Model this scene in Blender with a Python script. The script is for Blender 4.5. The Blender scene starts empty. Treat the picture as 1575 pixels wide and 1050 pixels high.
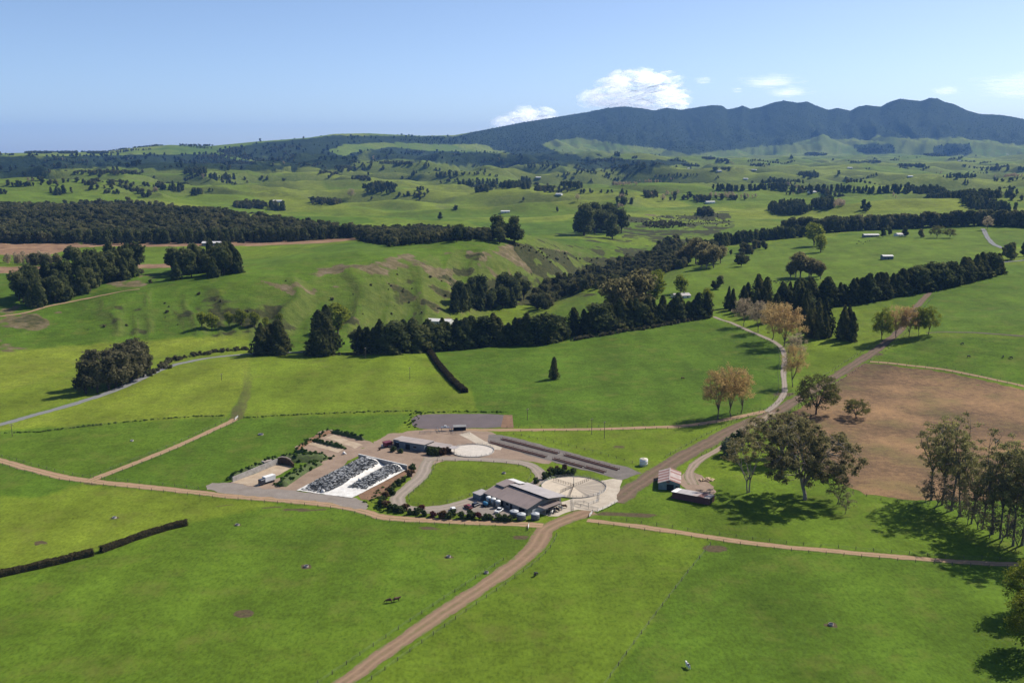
import bpy, bmesh, math, random
import numpy as np
from mathutils import Vector, Matrix

R = math.radians
scene = bpy.context.scene
col = scene.collection

# ------------------------------------------------------------------ camera
IMW, IMH = 1575.0, 1050.0
LENS = 35.0
F = IMW * LENS / 36.0
CAM_Z = 145.0
HORIZON_ROW = 235.0
PITCH = math.atan((IMH / 2 - HORIZON_ROW) / F)
cam_data = bpy.data.cameras.new('camera')
cam_data.lens = LENS
cam_data.sensor_width = 36.0
cam_data.clip_start = 1.0
cam_data.clip_end = 90000.0
cam = bpy.data.objects.new('camera', cam_data)
cam.location = (0, 0, CAM_Z)
cam.rotation_euler = (math.pi / 2 - PITCH, 0, 0)
col.objects.link(cam)
scene.camera = cam

# ------------------------------------------------------------------ sky and sun
SUN_EL = R(44)
SUN_DIR = Vector((0.83, 0.56, 0)).normalized() * math.cos(SUN_EL)      # towards the sun
SUN_DIR.z = math.sin(SUN_EL)
world = bpy.data.worlds.new('World')
scene.world = world
world.use_nodes = True
wt = world.node_tree
for n in list(wt.nodes):
    wt.nodes.remove(n)
wout = wt.nodes.new('ShaderNodeOutputWorld')
wbg = wt.nodes.new('ShaderNodeBackground')
wbg.inputs['Strength'].default_value = 0.122
sky = wt.nodes.new('ShaderNodeTexSky')
sky.sky_type = 'NISHITA'
sky.sun_disc = False
sky.sun_elevation = SUN_EL
sky.sun_rotation = math.atan2(SUN_DIR.x, SUN_DIR.y)
sky.altitude = 1500
sky.air_density = 0.65
sky.dust_density = 2.2
sky.ozone_density = 1.7
wt.links.new(sky.outputs[0], wbg.inputs['Color'])
wt.links.new(wbg.outputs[0], wout.inputs['Surface'])

sun_data = bpy.data.lights.new('sun', 'SUN')
sun_data.energy = 5.0
sun_data.angle = R(0.53)
sun_data.color = (1.0, 0.95, 0.86)
sun = bpy.data.objects.new('sun', sun_data)
sun.rotation_euler = SUN_DIR.to_track_quat('Z', 'Y').to_euler()
sun.location = (600, 400, 800)
col.objects.link(sun)

scene.view_settings.view_transform = 'Standard'
scene.view_settings.look = 'None'
scene.view_settings.gamma = 1.0
scene.view_settings.use_curve_mapping = False
scene.view_settings.exposure = 0.40
scene.cycles.volume_bounces = 32
scene.cycles.max_bounces = 32
scene.cycles.diffuse_bounces = 4
scene.cycles.transparent_max_bounces = 96
scene.cycles.use_denoising = True

# ------------------------------------------------------------------ helpers
def tag(o, label=None, cat=None, group=None, kind=None):
    if label: o['label'] = label
    if cat: o['category'] = cat
    if group: o['group'] = group
    if kind: o['kind'] = kind
    return o

def empty(name, loc=(0, 0, 0), rz=0.0, label=None, cat=None, group=None):
    o = bpy.data.objects.new(name, None)
    o.empty_display_size = 0.5
    o.location = loc
    o.rotation_euler = (0, 0, rz)
    col.objects.link(o)
    return tag(o, label, cat, group)

def link_mesh(name, me, mat=None, parent=None, loc=None, rot=None):
    o = bpy.data.objects.new(name, me)
    if mat is not None and len(me.materials) == 0:
        me.materials.append(mat)
    col.objects.link(o)
    if parent is not None:
        o.parent = parent
    if loc is not None: o.location = loc
    if rot is not None: o.rotation_euler = rot
    return o

def pydata(name, v, f, smooth=False):
    me = bpy.data.meshes.new(name)
    me.from_pydata([tuple(p) for p in v], [], [tuple(q) for q in f])
    if smooth:
        me.polygons.foreach_set('use_smooth', [True] * len(me.polygons))
    me.update()
    return me

def np_mesh(name, verts, quads=None, tris=None, smooth=False, uvcol=None):
    """fast mesh from numpy arrays"""
    me = bpy.data.meshes.new(name)
    verts = np.asarray(verts, np.float32)
    nq = 0 if quads is None else len(quads)
    nt = 0 if tris is None else len(tris)
    me.vertices.add(len(verts))
    me.vertices.foreach_set('co', verts.ravel())
    nl = nq * 4 + nt * 3
    idx = []
    if nq: idx.append(np.asarray(quads, np.int32).ravel())
    if nt: idx.append(np.asarray(tris, np.int32).ravel())
    idx = np.concatenate(idx)
    me.loops.add(nl)
    me.loops.foreach_set('vertex_index', idx)
    me.polygons.add(nq + nt)
    st = np.concatenate([np.arange(nq) * 4, nq * 4 + np.arange(nt) * 3]).astype(np.int32)
    tot = np.concatenate([np.full(nq, 4), np.full(nt, 3)]).astype(np.int32)
    me.polygons.foreach_set('loop_start', st)
    me.polygons.foreach_set('loop_total', tot)
    if smooth:
        me.polygons.foreach_set('use_smooth', np.ones(nq + nt, bool))
    me.update(calc_edges=True)
    return me

def copy_tree(o, parent=None):
    c = o.copy()
    col.objects.link(c)
    c.parent = parent
    for ch in [x for x in o.children]:
        k = copy_tree(ch, c)
        k.matrix_parent_inverse = ch.matrix_parent_inverse.copy()
    return c

# ------------------------------------------------------------------ materials
def new_mat(name):
    m = bpy.data.materials.new(name)
    m.use_nodes = True
    return m, m.node_tree, m.node_tree.nodes['Principled BSDF']

def nd(t, typ, **kw):
    n = t.nodes.new(typ)
    for k, v in kw.items():
        setattr(n, k, v)
    return n

def noise(t, scale, detail=4.0, rough=0.55, vec=None, dist=0.0):
    n = t.nodes.new('ShaderNodeTexNoise')
    n.inputs['Scale'].default_value = scale
    n.inputs['Detail'].default_value = detail
    n.inputs['Roughness'].default_value = rough
    n.inputs['Distortion'].default_value = dist
    if vec is not None: t.links.new(vec, n.inputs['Vector'])
    return n.outputs['Fac']

def ramp(t, fac, stops, interp='LINEAR'):
    r = t.nodes.new('ShaderNodeValToRGB')
    r.color_ramp.interpolation = interp
    e = r.color_ramp.elements
    while len(e) < len(stops): e.new(0.5)
    for i, (p, c) in enumerate(stops):
        e[i].position = p
        e[i].color = (c[0], c[1], c[2], 1) if not isinstance(c, (int, float)) else (c, c, c, 1)
    t.links.new(fac, r.inputs[0])
    return r.outputs[0]

def mixc(t, fac, a, b, mode='MIX'):
    n = t.nodes.new('ShaderNodeMix')
    n.data_type = 'RGBA'
    n.blend_type = mode
    for sock, v in ((n.inputs[0], fac), (n.inputs[6], a), (n.inputs[7], b)):
        if isinstance(v, (int, float)): sock.default_value = v
        elif isinstance(v, tuple): sock.default_value = (v[0], v[1], v[2], 1)
        else: t.links.new(v, sock)
    return n.outputs[2]

def mth(t, op, a, b=0.0, clamp=False):
    n = t.nodes.new('ShaderNodeMath')
    n.operation = op
    n.use_clamp = clamp
    for sock, v in ((n.inputs[0], a), (n.inputs[1], b)):
        if isinstance(v, (int, float)): sock.default_value = v
        else: t.links.new(v, sock)
    return n.outputs[0]

def pos(t):
    return nd(t, 'ShaderNodeNewGeometry').outputs['Position']

def bump(t, bsdf, h, strength=0.4, dist=0.1):
    b = t.nodes.new('ShaderNodeBump')
    b.inputs['Strength'].default_value = strength
    b.inputs['Distance'].default_value = dist
    t.links.new(h, b.inputs['Height'])
    t.links.new(b.outputs[0], bsdf.inputs['Normal'])

MATS = {}
def simple_mat(name, c1, c2=None, scale=1.0, rough=0.8, metallic=0.0, detail=5.0, bumpd=0.0, lo=0.35, hi=0.65, obj=False):
    """two-tone mottled material in world (or object) metres"""
    if name in MATS: return MATS[name]
    m, t, b = new_mat(name)
    if c2 is None: c2 = tuple(x * 0.72 for x in c1)
    vec = nd(t, 'ShaderNodeTexCoord').outputs['Object'] if obj else pos(t)
    f = noise(t, scale, detail, 0.6, vec)
    f2 = noise(t, scale * 7.3, 3, 0.6, vec)
    f = mth(t, 'ADD', mth(t, 'MULTIPLY', f, 0.7), mth(t, 'MULTIPLY', f2, 0.3))
    t.links.new(ramp(t, f, [(lo, c2), (hi, c1)]), b.inputs['Base Color'])
    b.inputs['Roughness'].default_value = rough
    b.inputs['Metallic'].default_value = metallic
    b.inputs['Specular IOR Level'].default_value = 0.3
    if bumpd: bump(t, b, f2, 0.6, bumpd)
    MATS[name] = m
    return m

# ------------------------------------------------------------------ numpy noise
_rs = np.random.RandomState(7)
_PERM = _rs.rand(512, 512).astype(np.float64)
def vnoise(x, y):
    x = np.asarray(x, float); y = np.asarray(y, float)
    xi = np.floor(x).astype(int); yi = np.floor(y).astype(int)
    fx = x - xi; fy = y - yi
    fx = fx * fx * fx * (fx * (fx * 6 - 15) + 10); fy = fy * fy * fy * (fy * (fy * 6 - 15) + 10)
    a = _PERM[xi % 512, yi % 512]; b = _PERM[(xi + 1) % 512, yi % 512]
    c = _PERM[xi % 512, (yi + 1) % 512]; d = _PERM[(xi + 1) % 512, (yi + 1) % 512]
    return ((a * (1 - fx) + b * fx) * (1 - fy) + (c * (1 - fx) + d * fx) * fy) * 2 - 1
def fbm(x, y, o=4, g=0.5):
    s = 0.0; a = 1.0; n = 0.0
    for i in range(o):
        s = s + a * vnoise(x * 2 ** i + 17.3 * i, y * 2 ** i + 9.1 * i); n += a; a *= g
    return s / n
def ridged(x, y, o=4, g=0.5):
    s = 0.0; a = 1.0; n = 0.0
    for i in range(o):
        s = s + a * (1 - 2 * np.abs(vnoise(x * 2 ** i + 31.7 * i, y * 2 ** i + 3.3 * i))); n += a; a *= g
    return s / n
def sstep(a, b, x):
    t = np.clip((np.asarray(x, float) - a) / (b - a), 0, 1)
    return t * t * (3 - 2 * t)
# ------------------------------------------------------------------ terrain: one height field
def ray_dir(px, py):
    u = (np.asarray(px, float) - IMW / 2) / F
    v = (np.asarray(py, float) - IMH / 2) / F
    cp, sp = math.cos(PITCH), math.sin(PITCH)
    return u, cp - v * sp, -sp - v * cp

def project(x, y, z):
    """world -> photo pixel"""
    cp, sp = math.cos(PITCH), math.sin(PITCH)
    dz = z - CAM_Z
    dep = y * cp - dz * sp
    up = y * sp + dz * cp
    dep = np.where(dep < 1, 1, dep)
    return IMW / 2 + F * x / dep, IMH / 2 - F * up / dep

# survey of the land: for some bearings (photo column) the distance at which the ground reaches a row
SURVEY = {
 -500: [(520,790),(490,860),(450,1000),(430,1120),(412,1300),(390,1500),(375,1700),(345,2000),(322,2500),(300,3100),(285,3900),(268,4800),(255,5600),(246,7000)],
 0: [(520,790),(495,850),(462,960),(440,1060),(417,1250),(395,1480),(378,1680),(348,2000),(322,2500),(300,3100),(285,3900),(268,4800),(255,5600),(246,7000)],
 200: [(515,795),(490,850),(462,930),(443,1010),(425,1150),(405,1350),(390,1480),(378,1650),(347,2000),(317,2500),(298,3000),(282,3900),(264,4900),(252,5600),(243,7000)],
 400: [(520,775),(508,805),(470,872),(435,945),(408,1050),(396,1230),(386,1400),(375,1650),(352,2000),(332,2400),(302,3100),(282,4000),(264,5000),(250,5800),(242,7200)],
 600: [(530,755),(508,815),(482,880),(450,930),(420,985),(396,1070),(380,1230),(370,1450),(354,1900),(337,2200),(312,2900),(287,4000),(264,5200),(250,6500)],
 750: [(525,765),(492,870),(468,965),(432,1060),(402,1130),(378,1240),(366,1400),(347,1900),(327,2450),(302,3200),(282,4200),(264,5500),(252,7000)],
 900: [(515,795),(490,880),(462,1000),(446,1060),(438,1260),(416,1380),(398,1480),(378,1600),(362,1800),(342,2150),(320,2700),(302,3300),(282,4300),(264,5500),(252,7500)],
 1050: [(505,825),(480,908),(450,1040),(430,1150),(413,1300),(398,1450),(383,1600),(367,1750),(347,2050),(322,2600),(302,3300),(282,4400),(264,5800),(252,8000)],
 1250: [(520,779),(480,910),(450,1040),(420,1210),(400,1350),(380,1540),(360,1770),(347,1960),(332,2300),(316,2700),(299,3300),(286,4000),(271,5200),(259,6800),(247,9000)],
 1450: [(520,779),(480,905),(450,1030),(420,1190),(400,1330),(380,1510),(360,1750),(350,1900),(336,2200),(321,2500),(306,3000),(293,3700),(281,4600),(269,5800),(256,7500),(246,9000)],
 1650: [(520,779),(480,900),(450,1020),(420,1170),(400,1320),(380,1500),(360,1750),(350,1900),(335,2200),(320,2500),(305,3000),(292,3700),(280,4600),(268,5800),(255,7500),(246,9000)],
 2000: [(520,779),(480,900),(450,1020),(420,1170),(400,1320),(380,1500),(360,1750),(350,1900),(335,2200),(320,2500),(305,3000),(292,3700),(280,4600),(268,5800),(255,7500),(246,9000)],
}
# the dissected plateau on the left, by distance and height
SURVEY_Z = {
 -500: [(780,-2),(880,4),(960,12),(1050,18),(1200,20),(1400,18),(1600,20),(2000,28)],
 0: [(780,-2),(840,0),(900,6),(960,12),(1050,18),(1200,20),(1400,18),(1600,20),(2000,28)],
 200: [(780,-4),(840,-2),(890,6),(940,16),(990,22),(1100,22),(1300,20),(1500,19),(1700,22),(2000,28)],
 400: [(760,-2),(800,-8),(840,-4),(885,10),(930,23),(970,29),(1020,30),(1150,27),(1300,23),(1450,20),(1650,20),(2000,26)],
 600: [(760,-3),(810,-14),(870,-12),(925,4),(980,22),(1030,34),(1090,37),(1200,34),(1350,28),(1500,22),(1800,16),(2050,17)],
 750: [(770,-4),(840,-15),(960,-16),(1040,-6),(1095,14),(1145,31),(1200,38),(1280,38),(1400,31),(1550,14),(1800,8),(2050,12)],
 830: [(780,-2),(860,-10),(980,-10),(1080,-18),(1170,2),(1230,22),(1300,30),(1400,28),(1550,12),(1800,6),(2050,10)],
 900: [(795,0),(880,0),(1000,0),(1060,1),(1150,-14),(1260,-24),(1360,-8),(1450,6),(1600,10),(1800,6),(2050,10)],
}
for c_, l_ in SURVEY_Z.items():
    SURVEY[c_] = [q for q in SURVEY.get(c_, SURVEY[750]) if q[1] > 2150]
KT = 2.2
_cx, _cy, _cq = [], [], []
for px, lst in SURVEY.items():
    for py, D in lst:
        dx, dy, dz = ray_dir(px, py)
        hd = math.hypot(dx, dy)
        z = CAM_Z + D * dz / hd
        _cx.append(math.atan2(dx, dy) * KT); _cy.append(math.log(D)); _cq.append(z / D)
    th = math.atan2((px - IMW / 2) / F, 1.0)
    for D, z in SURVEY_Z.get(px, []):
        _cx.append(th * KT); _cy.append(math.log(D)); _cq.append(z / D)
    for D in (60, 140, 220, 300, 380, 460, 540, 620, 690):
        _cx.append(th * KT); _cy.append(math.log(D)); _cq.append(0.0)
    for D in (11000, 15000, 24000):
        _cx.append(th * KT); _cy.append(math.log(D)); _cq.append(90.0 / D)
_cx = np.array(_cx); _cy = np.array(_cy); _cq = np.array(_cq)
def _ker(r2): return 0.5 * r2 * np.log(r2 + 1e-12)
_n = len(_cx)
_K = _ker((_cx[:, None] - _cx[None]) ** 2 + (_cy[:, None] - _cy[None]) ** 2) + np.eye(_n) * 2e-5
_P = np.stack([np.ones(_n), _cx, _cy], 1)
_A = np.block([[_K, _P], [_P.T, np.zeros((3, 3))]])
_w = np.linalg.solve(_A, np.concatenate([_cq, np.zeros(3)]))
def survey_q(th, ld):
    out = np.empty(len(th))
    for s in range(0, len(th), 20000):
        a = th[s:s + 20000] * KT; b = ld[s:s + 20000]
        k = _ker((a[:, None] - _cx[None]) ** 2 + (b[:, None] - _cy[None]) ** 2)
        out[s:s + 20000] = k @ _w[:_n] + _w[_n] + _w[_n + 1] * a + _w[_n + 2] * b
    return out

SKYLINE = [(-700,240),(-200,238),(0,236),(60,235),(170,234),(215,228),(270,223),(330,225),(400,218),(440,215),(480,212),(520,206),(570,205),(610,207),(650,209),
           (700,208),(740,201),(800,189),(860,179),(900,172),(930,167),(955,165),(985,167),(1000,169),(1020,166),(1040,168),(1058,166),(1085,163),(1102,163),(1110,167),(1125,165),
           (1133,163),(1145,166),(1160,164),(1180,159),(1195,157),(1215,159),(1230,158),(1242,162),(1262,167),(1275,165),(1295,168),(1305,164),(1318,162),(1340,163),(1352,158),(1368,154),(1385,155),(1400,156),(1413,153),
           (1425,154),(1436,158),(1448,160),(1470,168),(1490,173),(1520,176),(1545,180),(1575,186),(1640,195),(1750,212),(1900,228),(2300,236)]
RIDGE_D = [(-700,7200),(0,7200),(480,7600),(650,8600),(760,10500),(900,13000),(1100,14200),(1575,14500),(2300,14500)]
FOOT_D = [(-700,5300),(0,5300),(300,5400),(480,5600),(650,6800),(800,7600),(950,8600),(1150,10300),(1400,10800),(1600,10200),(2300,10000)]

# polar tessellation, fine where the land is seen
TH_IN = np.linspace(-R(34), R(34), 640)
TH_OUT_L = np.linspace(-math.pi, -R(34), 40)[:-1]
TH_OUT_R = np.linspace(R(34), math.pi, 40)[1:]
TH = np.concatenate([TH_OUT_L, TH_IN, TH_OUT_R])
LD = np.concatenate([np.linspace(math.log(3), math.log(190), 14)[:-1],
                     np.linspace(math.log(190), math.log(2600), 430)[:-1],
                     np.linspace(math.log(2600), math.log(16500), 240)[:-1],
                     np.linspace(math.log(16500), math.log(26000), 10)])
NTH, NLD = len(TH), len(LD)
# survey evaluated on a coarser lattice, then resampled
_tc = np.linspace(-R(34), R(34), 130); _lc = np.linspace(math.log(3), math.log(26000), 420)
_q = survey_q(np.repeat(_tc, len(_lc)), np.tile(_lc, len(_tc))).reshape(len(_tc), len(_lc))
_q[:, np.exp(_lc) < 560] = 0
def bilin(tab, xs, ys, x, y):
    x = np.clip(x, xs[0], xs[-1]); y = np.clip(y, ys[0], ys[-1])
    i = np.clip(np.searchsorted(xs, x, side='right') - 1, 0, len(xs) - 2)
    j = np.clip(np.searchsorted(ys, y, side='right') - 1, 0, len(ys) - 2)
    a = (x - xs[i]) / (xs[i + 1] - xs[i]); b = (y - ys[j]) / (ys[j + 1] - ys[j])
    return (tab[i, j] * (1 - a) * (1 - b) + tab[i + 1, j] * a * (1 - b) + tab[i, j + 1] * (1 - a) * b + tab[i + 1, j + 1] * a * b)
GT = np.repeat(TH, NLD).reshape(NTH, NLD); GL = np.tile(LD, (NTH, 1)); GD = np.exp(GL)
GX = GD * np.sin(GT); GY = GD * np.cos(GT)
GTc = np.clip(GT, -R(34), R(34))
fade_near = sstep(540, 720, GD)
GZ = bilin(_q, _tc, _lc, GTc, GL) * GD * fade_near
colpx = IMW / 2 + F * np.tan(np.clip(GTc, -R(34), R(34)))          # photo column of a bearing at the horizon
# rolling ground
amp1 = np.interp(GD, [0, 480, 620, 800, 1000, 1500, 2500, 4000, 7000, 9000, 30000], [0, 0, 2.6, 3.4, 3.5, 5, 24, 46, 60, 50, 30])
GZ += amp1 * fbm(GX / 330 + 5.2, GY / 330 + 1.7, 3, 0.42) * (1 - sstep(2300, 3200, GD))
fold = (0.55 - 2.3 * np.abs(fbm(GX / 700 + 15.2 + 0.4 * fbm(GX / 500, GY / 500, 2), GY / 520 + 4.7, 3, 0.5))) 
flatten = 1 - 0.4 * sstep(950, 1250, colpx)
GZ += amp1 * 1.9 * fold * sstep(1900, 3000, GD) * flatten
GZ += amp1 * 1.0 * fbm(GX / 420 + 3.2, GY / 420 + 14.7, 3, 0.45) * sstep(1900, 3000, GD) * flatten
# dissected faces of the bare hill and the far escarpments
row_ = np.asarray(project(GX, GY, GZ)[1])
slope_ = np.abs(np.gradient(GZ, axis=1) / np.maximum(1e-6, np.gradient(GD, axis=1)))
face = sstep(0.07, 0.22, slope_) * sstep(770, 830, GD) * (1 - sstep(1200, 1500, GD)) * (1 - sstep(900, 1000, colpx))
gul = ridged(GT * 1000 / 62 + 0.25 * fbm(GX / 90, GY / 90, 2), GL * 2.2 + 3.0, 3, 0.55)
GZ += face * 7.5 * (gul - 0.15)
GZ += 0.35 * fbm(GX / 28, GY / 28, 3) * sstep(560, 800, GD) * (1 - sstep(3000, 5000, GD)) * 2
# mountains and end ridges
_sx = np.array([a for a, b in SKYLINE], float); _sy = np.array([b for a, b in SKYLINE], float)
_sm = np.array([np.average(_sy, weights=np.exp(-((_sx - a) / 60) ** 2)) for a in _sx])
_sy = _sy + np.where(_sx > 880, 0.55 * (_sy - _sm), 0)
rd = np.interp(colpx, [a for a, b in RIDGE_D], [b for a, b in RIDGE_D])
fd = np.interp(colpx, [a for a, b in FOOT_D], [b for a, b in FOOT_D])
fd = fd + 500 * fbm(GT * 16, GT * 3 + 2.0, 3)
sdx, sdy, sdz = ray_dir(colpx, np.interp(colpx, _sx, _sy))
zr = CAM_Z + rd * sdz / np.hypot(sdx, sdy)
tt = np.clip((GD - fd) / (rd - fd), 0, 1)
zb = 75 + 20 * fbm(GX / 900, GY / 900, 2)
prof = 0.55 * tt ** 1.15 + 0.45 * tt ** 2.4
big = sstep(650, 1000, colpx)
spur = 0.6 * ridged(GT * 30 + 0.8 * fbm(GX / 1700, GY / 1700, 3), GD / 3400.0 + 0.6 * fbm(GX / 2500, GY / 2500, 2), 5, 0.62) + 0.5 * ridged(GX / 1500 + 3, GY / 1900, 5, 0.62)
zm = zb + (zr - zb) * prof + spur * (40 + 200 * big) * 3.0 * np.clip(tt, 0, 1) ** 0.9 * (1 - np.clip(tt, 0, 1)) ** 1.2 + (45 * fbm(GX / 420, GY / 560, 4, 0.5) + 22 * fold) * (1 - sstep(0.25, 0.6, tt))
behind = sstep(0, 1, (GD - rd) / (0.35 * rd))
zm = np.where(GD > rd, zr - (zr - 40) * behind, zm)
wm = sstep(0.0, 0.12, tt)
GZ = GZ * (1 - wm) + np.maximum(GZ * 0.6, zm) * wm
GZ = np.where(GD >= rd, zm, GZ)
GZ = np.where(np.abs(GT) > R(34), GZ * (1 - sstep(R(34), R(80), np.abs(GT))) , GZ)

def hgt(x, y):
    x = np.asarray(x, float); y = np.asarray(y, float)
    return bilin(GZ, TH, LD, np.arctan2(x, y), np.log(np.hypot(x, y) + 1e-9))
def h1(x, y):
    return float(hgt(np.array([x]), np.array([y]))[0])

_marchD = np.exp(np.linspace(math.log(120), math.log(15500), 2600))
def ground_at(px, py, lift=0.0):
    """where the line of sight through a photo pixel meets the land"""
    dx, dy, dz = ray_dir(px, py)
    hd = math.hypot(dx, dy)
    X = _marchD * dx / hd; Y = _marchD * dy / hd; Z = CAM_Z + _marchD * dz / hd
    T = hgt(X, Y) + lift
    hit = np.nonzero(T >= Z)[0]
    if len(hit) == 0:
        k = len(_marchD) - 1
        return Vector((X[k], Y[k], float(T[k]) - lift))
    k = hit[0]
    if k == 0: return Vector((X[0], Y[0], float(T[0]) - lift))
    d0 = Z[k - 1] - T[k - 1]; d1 = T[k] - Z[k]
    a = d0 / (d0 + d1 + 1e-12)
    D = _marchD[k - 1] * (1 - a) + _marchD[k] * a
    x, y = D * dx / hd, D * dy / hd
    return Vector((x, y, h1(x, y)))
def GP(pts):
    return [ground_at(a, b) for a, b in pts]
def px_per_m(p):
    return F / math.sqrt(p.x ** 2 + p.y ** 2 + (CAM_Z - p.z) ** 2)

def in_poly(px, py, poly):
    x = np.asarray(px); y = np.asarray(py)
    r = np.zeros(x.shape, bool)
    n = len(poly)
    for i in range(n):
        x0, y0 = poly[i]; x1, y1 = poly[(i + 1) % n]
        if y0 == y1: continue
        c = ((y0 > y) != (y1 > y)) & (x < (x1 - x0) * (y - y0) / (y1 - y0) + x0)
        r ^= c
    return r

PXX, PYY = project(GX, GY, GZ)
front = (GY > 50)
jx = PXX + 6 * fbm(GX / 60, GY / 60, 3); jy = PYY + 3 * fbm(GX / 60 + 40, GY / 60, 3)
def paint(arr, poly, val, rough=0.0, dmin=0, dmax=1e9):
    m = in_poly(PXX + rough * (jx - PXX), PYY + rough * (jy - PYY), poly) & front & (GD > dmin) & (GD < dmax)
    arr[m] = val
# ------------------------------------------------------------------ land cover carried by the ground sheet
# paddocks of the far country: irregular cells, each with its own sward
cell = 230.0
def vor_tint(x, y, cs, seed):
    best = np.full(x.shape, 1e18); val = np.zeros(x.shape)
    ix = np.floor(x / cs).astype(int); iy = np.floor(y / cs).astype(int)
    rs = np.random.RandomState(seed).rand(3, 256, 256)
    for a in (-1, 0, 1):
        for b in (-1, 0, 1):
            i = (ix + a) % 256; j = (iy + b) % 256
            cxx = (ix + a + rs[0, i, j]) * cs; cyy = (iy + b + rs[1, i, j]) * cs
            d = np.abs(x - cxx) + np.abs(y - cyy) * 0.8
            m = d < best
            best = np.where(m, d, best); val = np.where(m, rs[2, i, j], val)
    return val
rx = GX * 0.92 + GY * 0.38; ry = -GX * 0.38 + GY * 0.92
tint = 0.35 + 0.5 * np.where(GD < 2600, vor_tint(rx, ry, 230, 3), vor_tint(rx, ry, 420, 5))
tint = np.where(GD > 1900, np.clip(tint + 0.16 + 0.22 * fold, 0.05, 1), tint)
bare = np.zeros_like(GZ); scrub = np.zeros_like(GZ); forest = np.zeros_like(GZ); slip = np.zeros_like(GZ)

P = lambda *a: [(a[i], a[i + 1]) for i in range(0, len(a), 2)]
paint(tint, P(-300,1100,-300,880,0,880,150,845,285,808,330,760,830,812,800,865,515,1100), 0.52)
paint(tint, P(-300,870,-300,745,0,755,90,740,330,762,430,775,290,805,150,845,0,880), 0.86)
paint(tint, P(-300,745,-300,700,0,712,135,740,60,765), 0.38)
paint(tint, P(-300,660,0,662,330,636,352,645,150,737,0,703,-300,690), 0.50)
paint(tint, P(150,740,365,645,640,632,600,668,330,752), 0.40)
paint(tint, P(-300,700,0,652,130,615,265,562,390,545,375,600,350,640,180,650,0,662), 0.93)
paint(tint, P(385,548,650,535,725,600,735,632,500,640,370,642), 0.80)
paint(tint, P(650,536,870,520,1100,490,1200,530,1205,590,1130,640,790,655,735,632,725,600), 0.36)
paint(tint, P(790,665,1120,652,1000,715,960,718), 0.75)
paint(tint, P(880,750,1000,735,1280,740,1575,820,1575,870,1300,850,900,798), 0.58)
paint(tint, P(850,815,905,805,1090,832,1020,930,930,1060,500,1100), 0.66)
paint(tint, P(1090,832,1575,880,1800,900,1800,1100,925,1070,1020,930), 0.44)
paint(tint, P(-300,650,-300,575,0,560,150,545,385,508,385,545,265,562,130,612,0,650), 0.85)
paint(tint, P(-300,565,0,540,260,520,385,512,260,545,130,560,0,605), 0.98)
paint(tint, P(1345,548,1430,518,1700,520,1700,610,1575,592), 0.42)
paint(tint, P(1440,470,1545,410,1700,395,1700,515,1430,512), 0.46)
paint(tint, P(1000,440,1110,400,1200,370,1340,360,1520,350,1540,395,1300,430,1110,455), 0.62)
paint(tint, P(560,380,760,366,840,390,700,440,560,460,330,450,370,400), 0.50)
# tilled ground of the plateau
paint(bare, P(-300,374,120,374,128,380,70,392,-300,396), 0.85, 0.5)
paint(bare, P(125,374,540,363,552,368,500,374,380,378,125,380), 1.0, 0.5)
paint(bare, P(-300,412,90,410,120,415,60,420,-300,420), 0.9, 0.6)
paint(bare, P(205,407,265,405,262,412,205,414), 0.8, 0.5)
nz = fbm(GX / 45, GY / 45, 4, 0.6)
nz2 = fbm(GX / 16 + 7, GY / 16, 3, 0.6)
# eroded clay faces
def erode(poly, thr, amt=1.0):
    m = in_poly(jx, jy, poly) & front & (GD > 700) & (GD < 2600)
    slip[m] = np.maximum(slip[m], np.clip((nz[m] + 0.5 * nz2[m] - thr) * 4, 0, 1) * amt)
erode(P(390,430,480,412,560,400,640,390,740,385,760,420,740,470,690,500,560,500,480,465), 0.06, 0.8)
erode(P(740,385,790,375,900,392,930,420,860,440,770,430,730,410), -0.1, 1.0)
erode(P(-100,500,30,470,80,495,40,545,-100,560), -0.25, 0.7)
erode(P(980,330,1110,322,1120,345,1000,355), 0.1, 0.7)
erode(P(150,420,240,420,240,445,60,490,30,500,20,480), 0.05, 0.8)
# rough scrub in gullies
def rough(poly, thr, amt=1.0, dmax=3200):
    m = in_poly(jx, jy, poly) & front & (GD > 600) & (GD < dmax)
    scrub[m] = np.maximum(scrub[m], np.clip((nz[m] + 0.7 * nz2[m] - thr) * 3, 0, 1) * amt)
rough(P(100,520,180,470,260,440,320,440,400,470,480,470,520,500,400,515,200,520), 0.08, 0.62)
rough(P(-60,480,40,478,90,500,30,540,-60,550), 0.0, 0.5)
rough(P(480,470,640,430,740,420,760,470,640,495,520,500), 0.12, 0.8)
rough(P(780,370,900,395,1010,400,1000,440,880,460,720,480,690,440,820,420), -0.3)
rough(P(960,335,1120,325,1130,350,1010,390,960,390), -0.15)
rough(P(690,395,740,390,760,420,700,430), 0.0)
rough(P(800,360,900,360,1000,370,1000,395,900,400), 0.1, 0.8)
gm = face * np.clip(-(gul - 0.12) * 2.5, 0, 1) * np.clip(nz2 * 1.6 + 0.5, 0, 1)
scrub = np.maximum(scrub, gm * 0.85)
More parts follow.
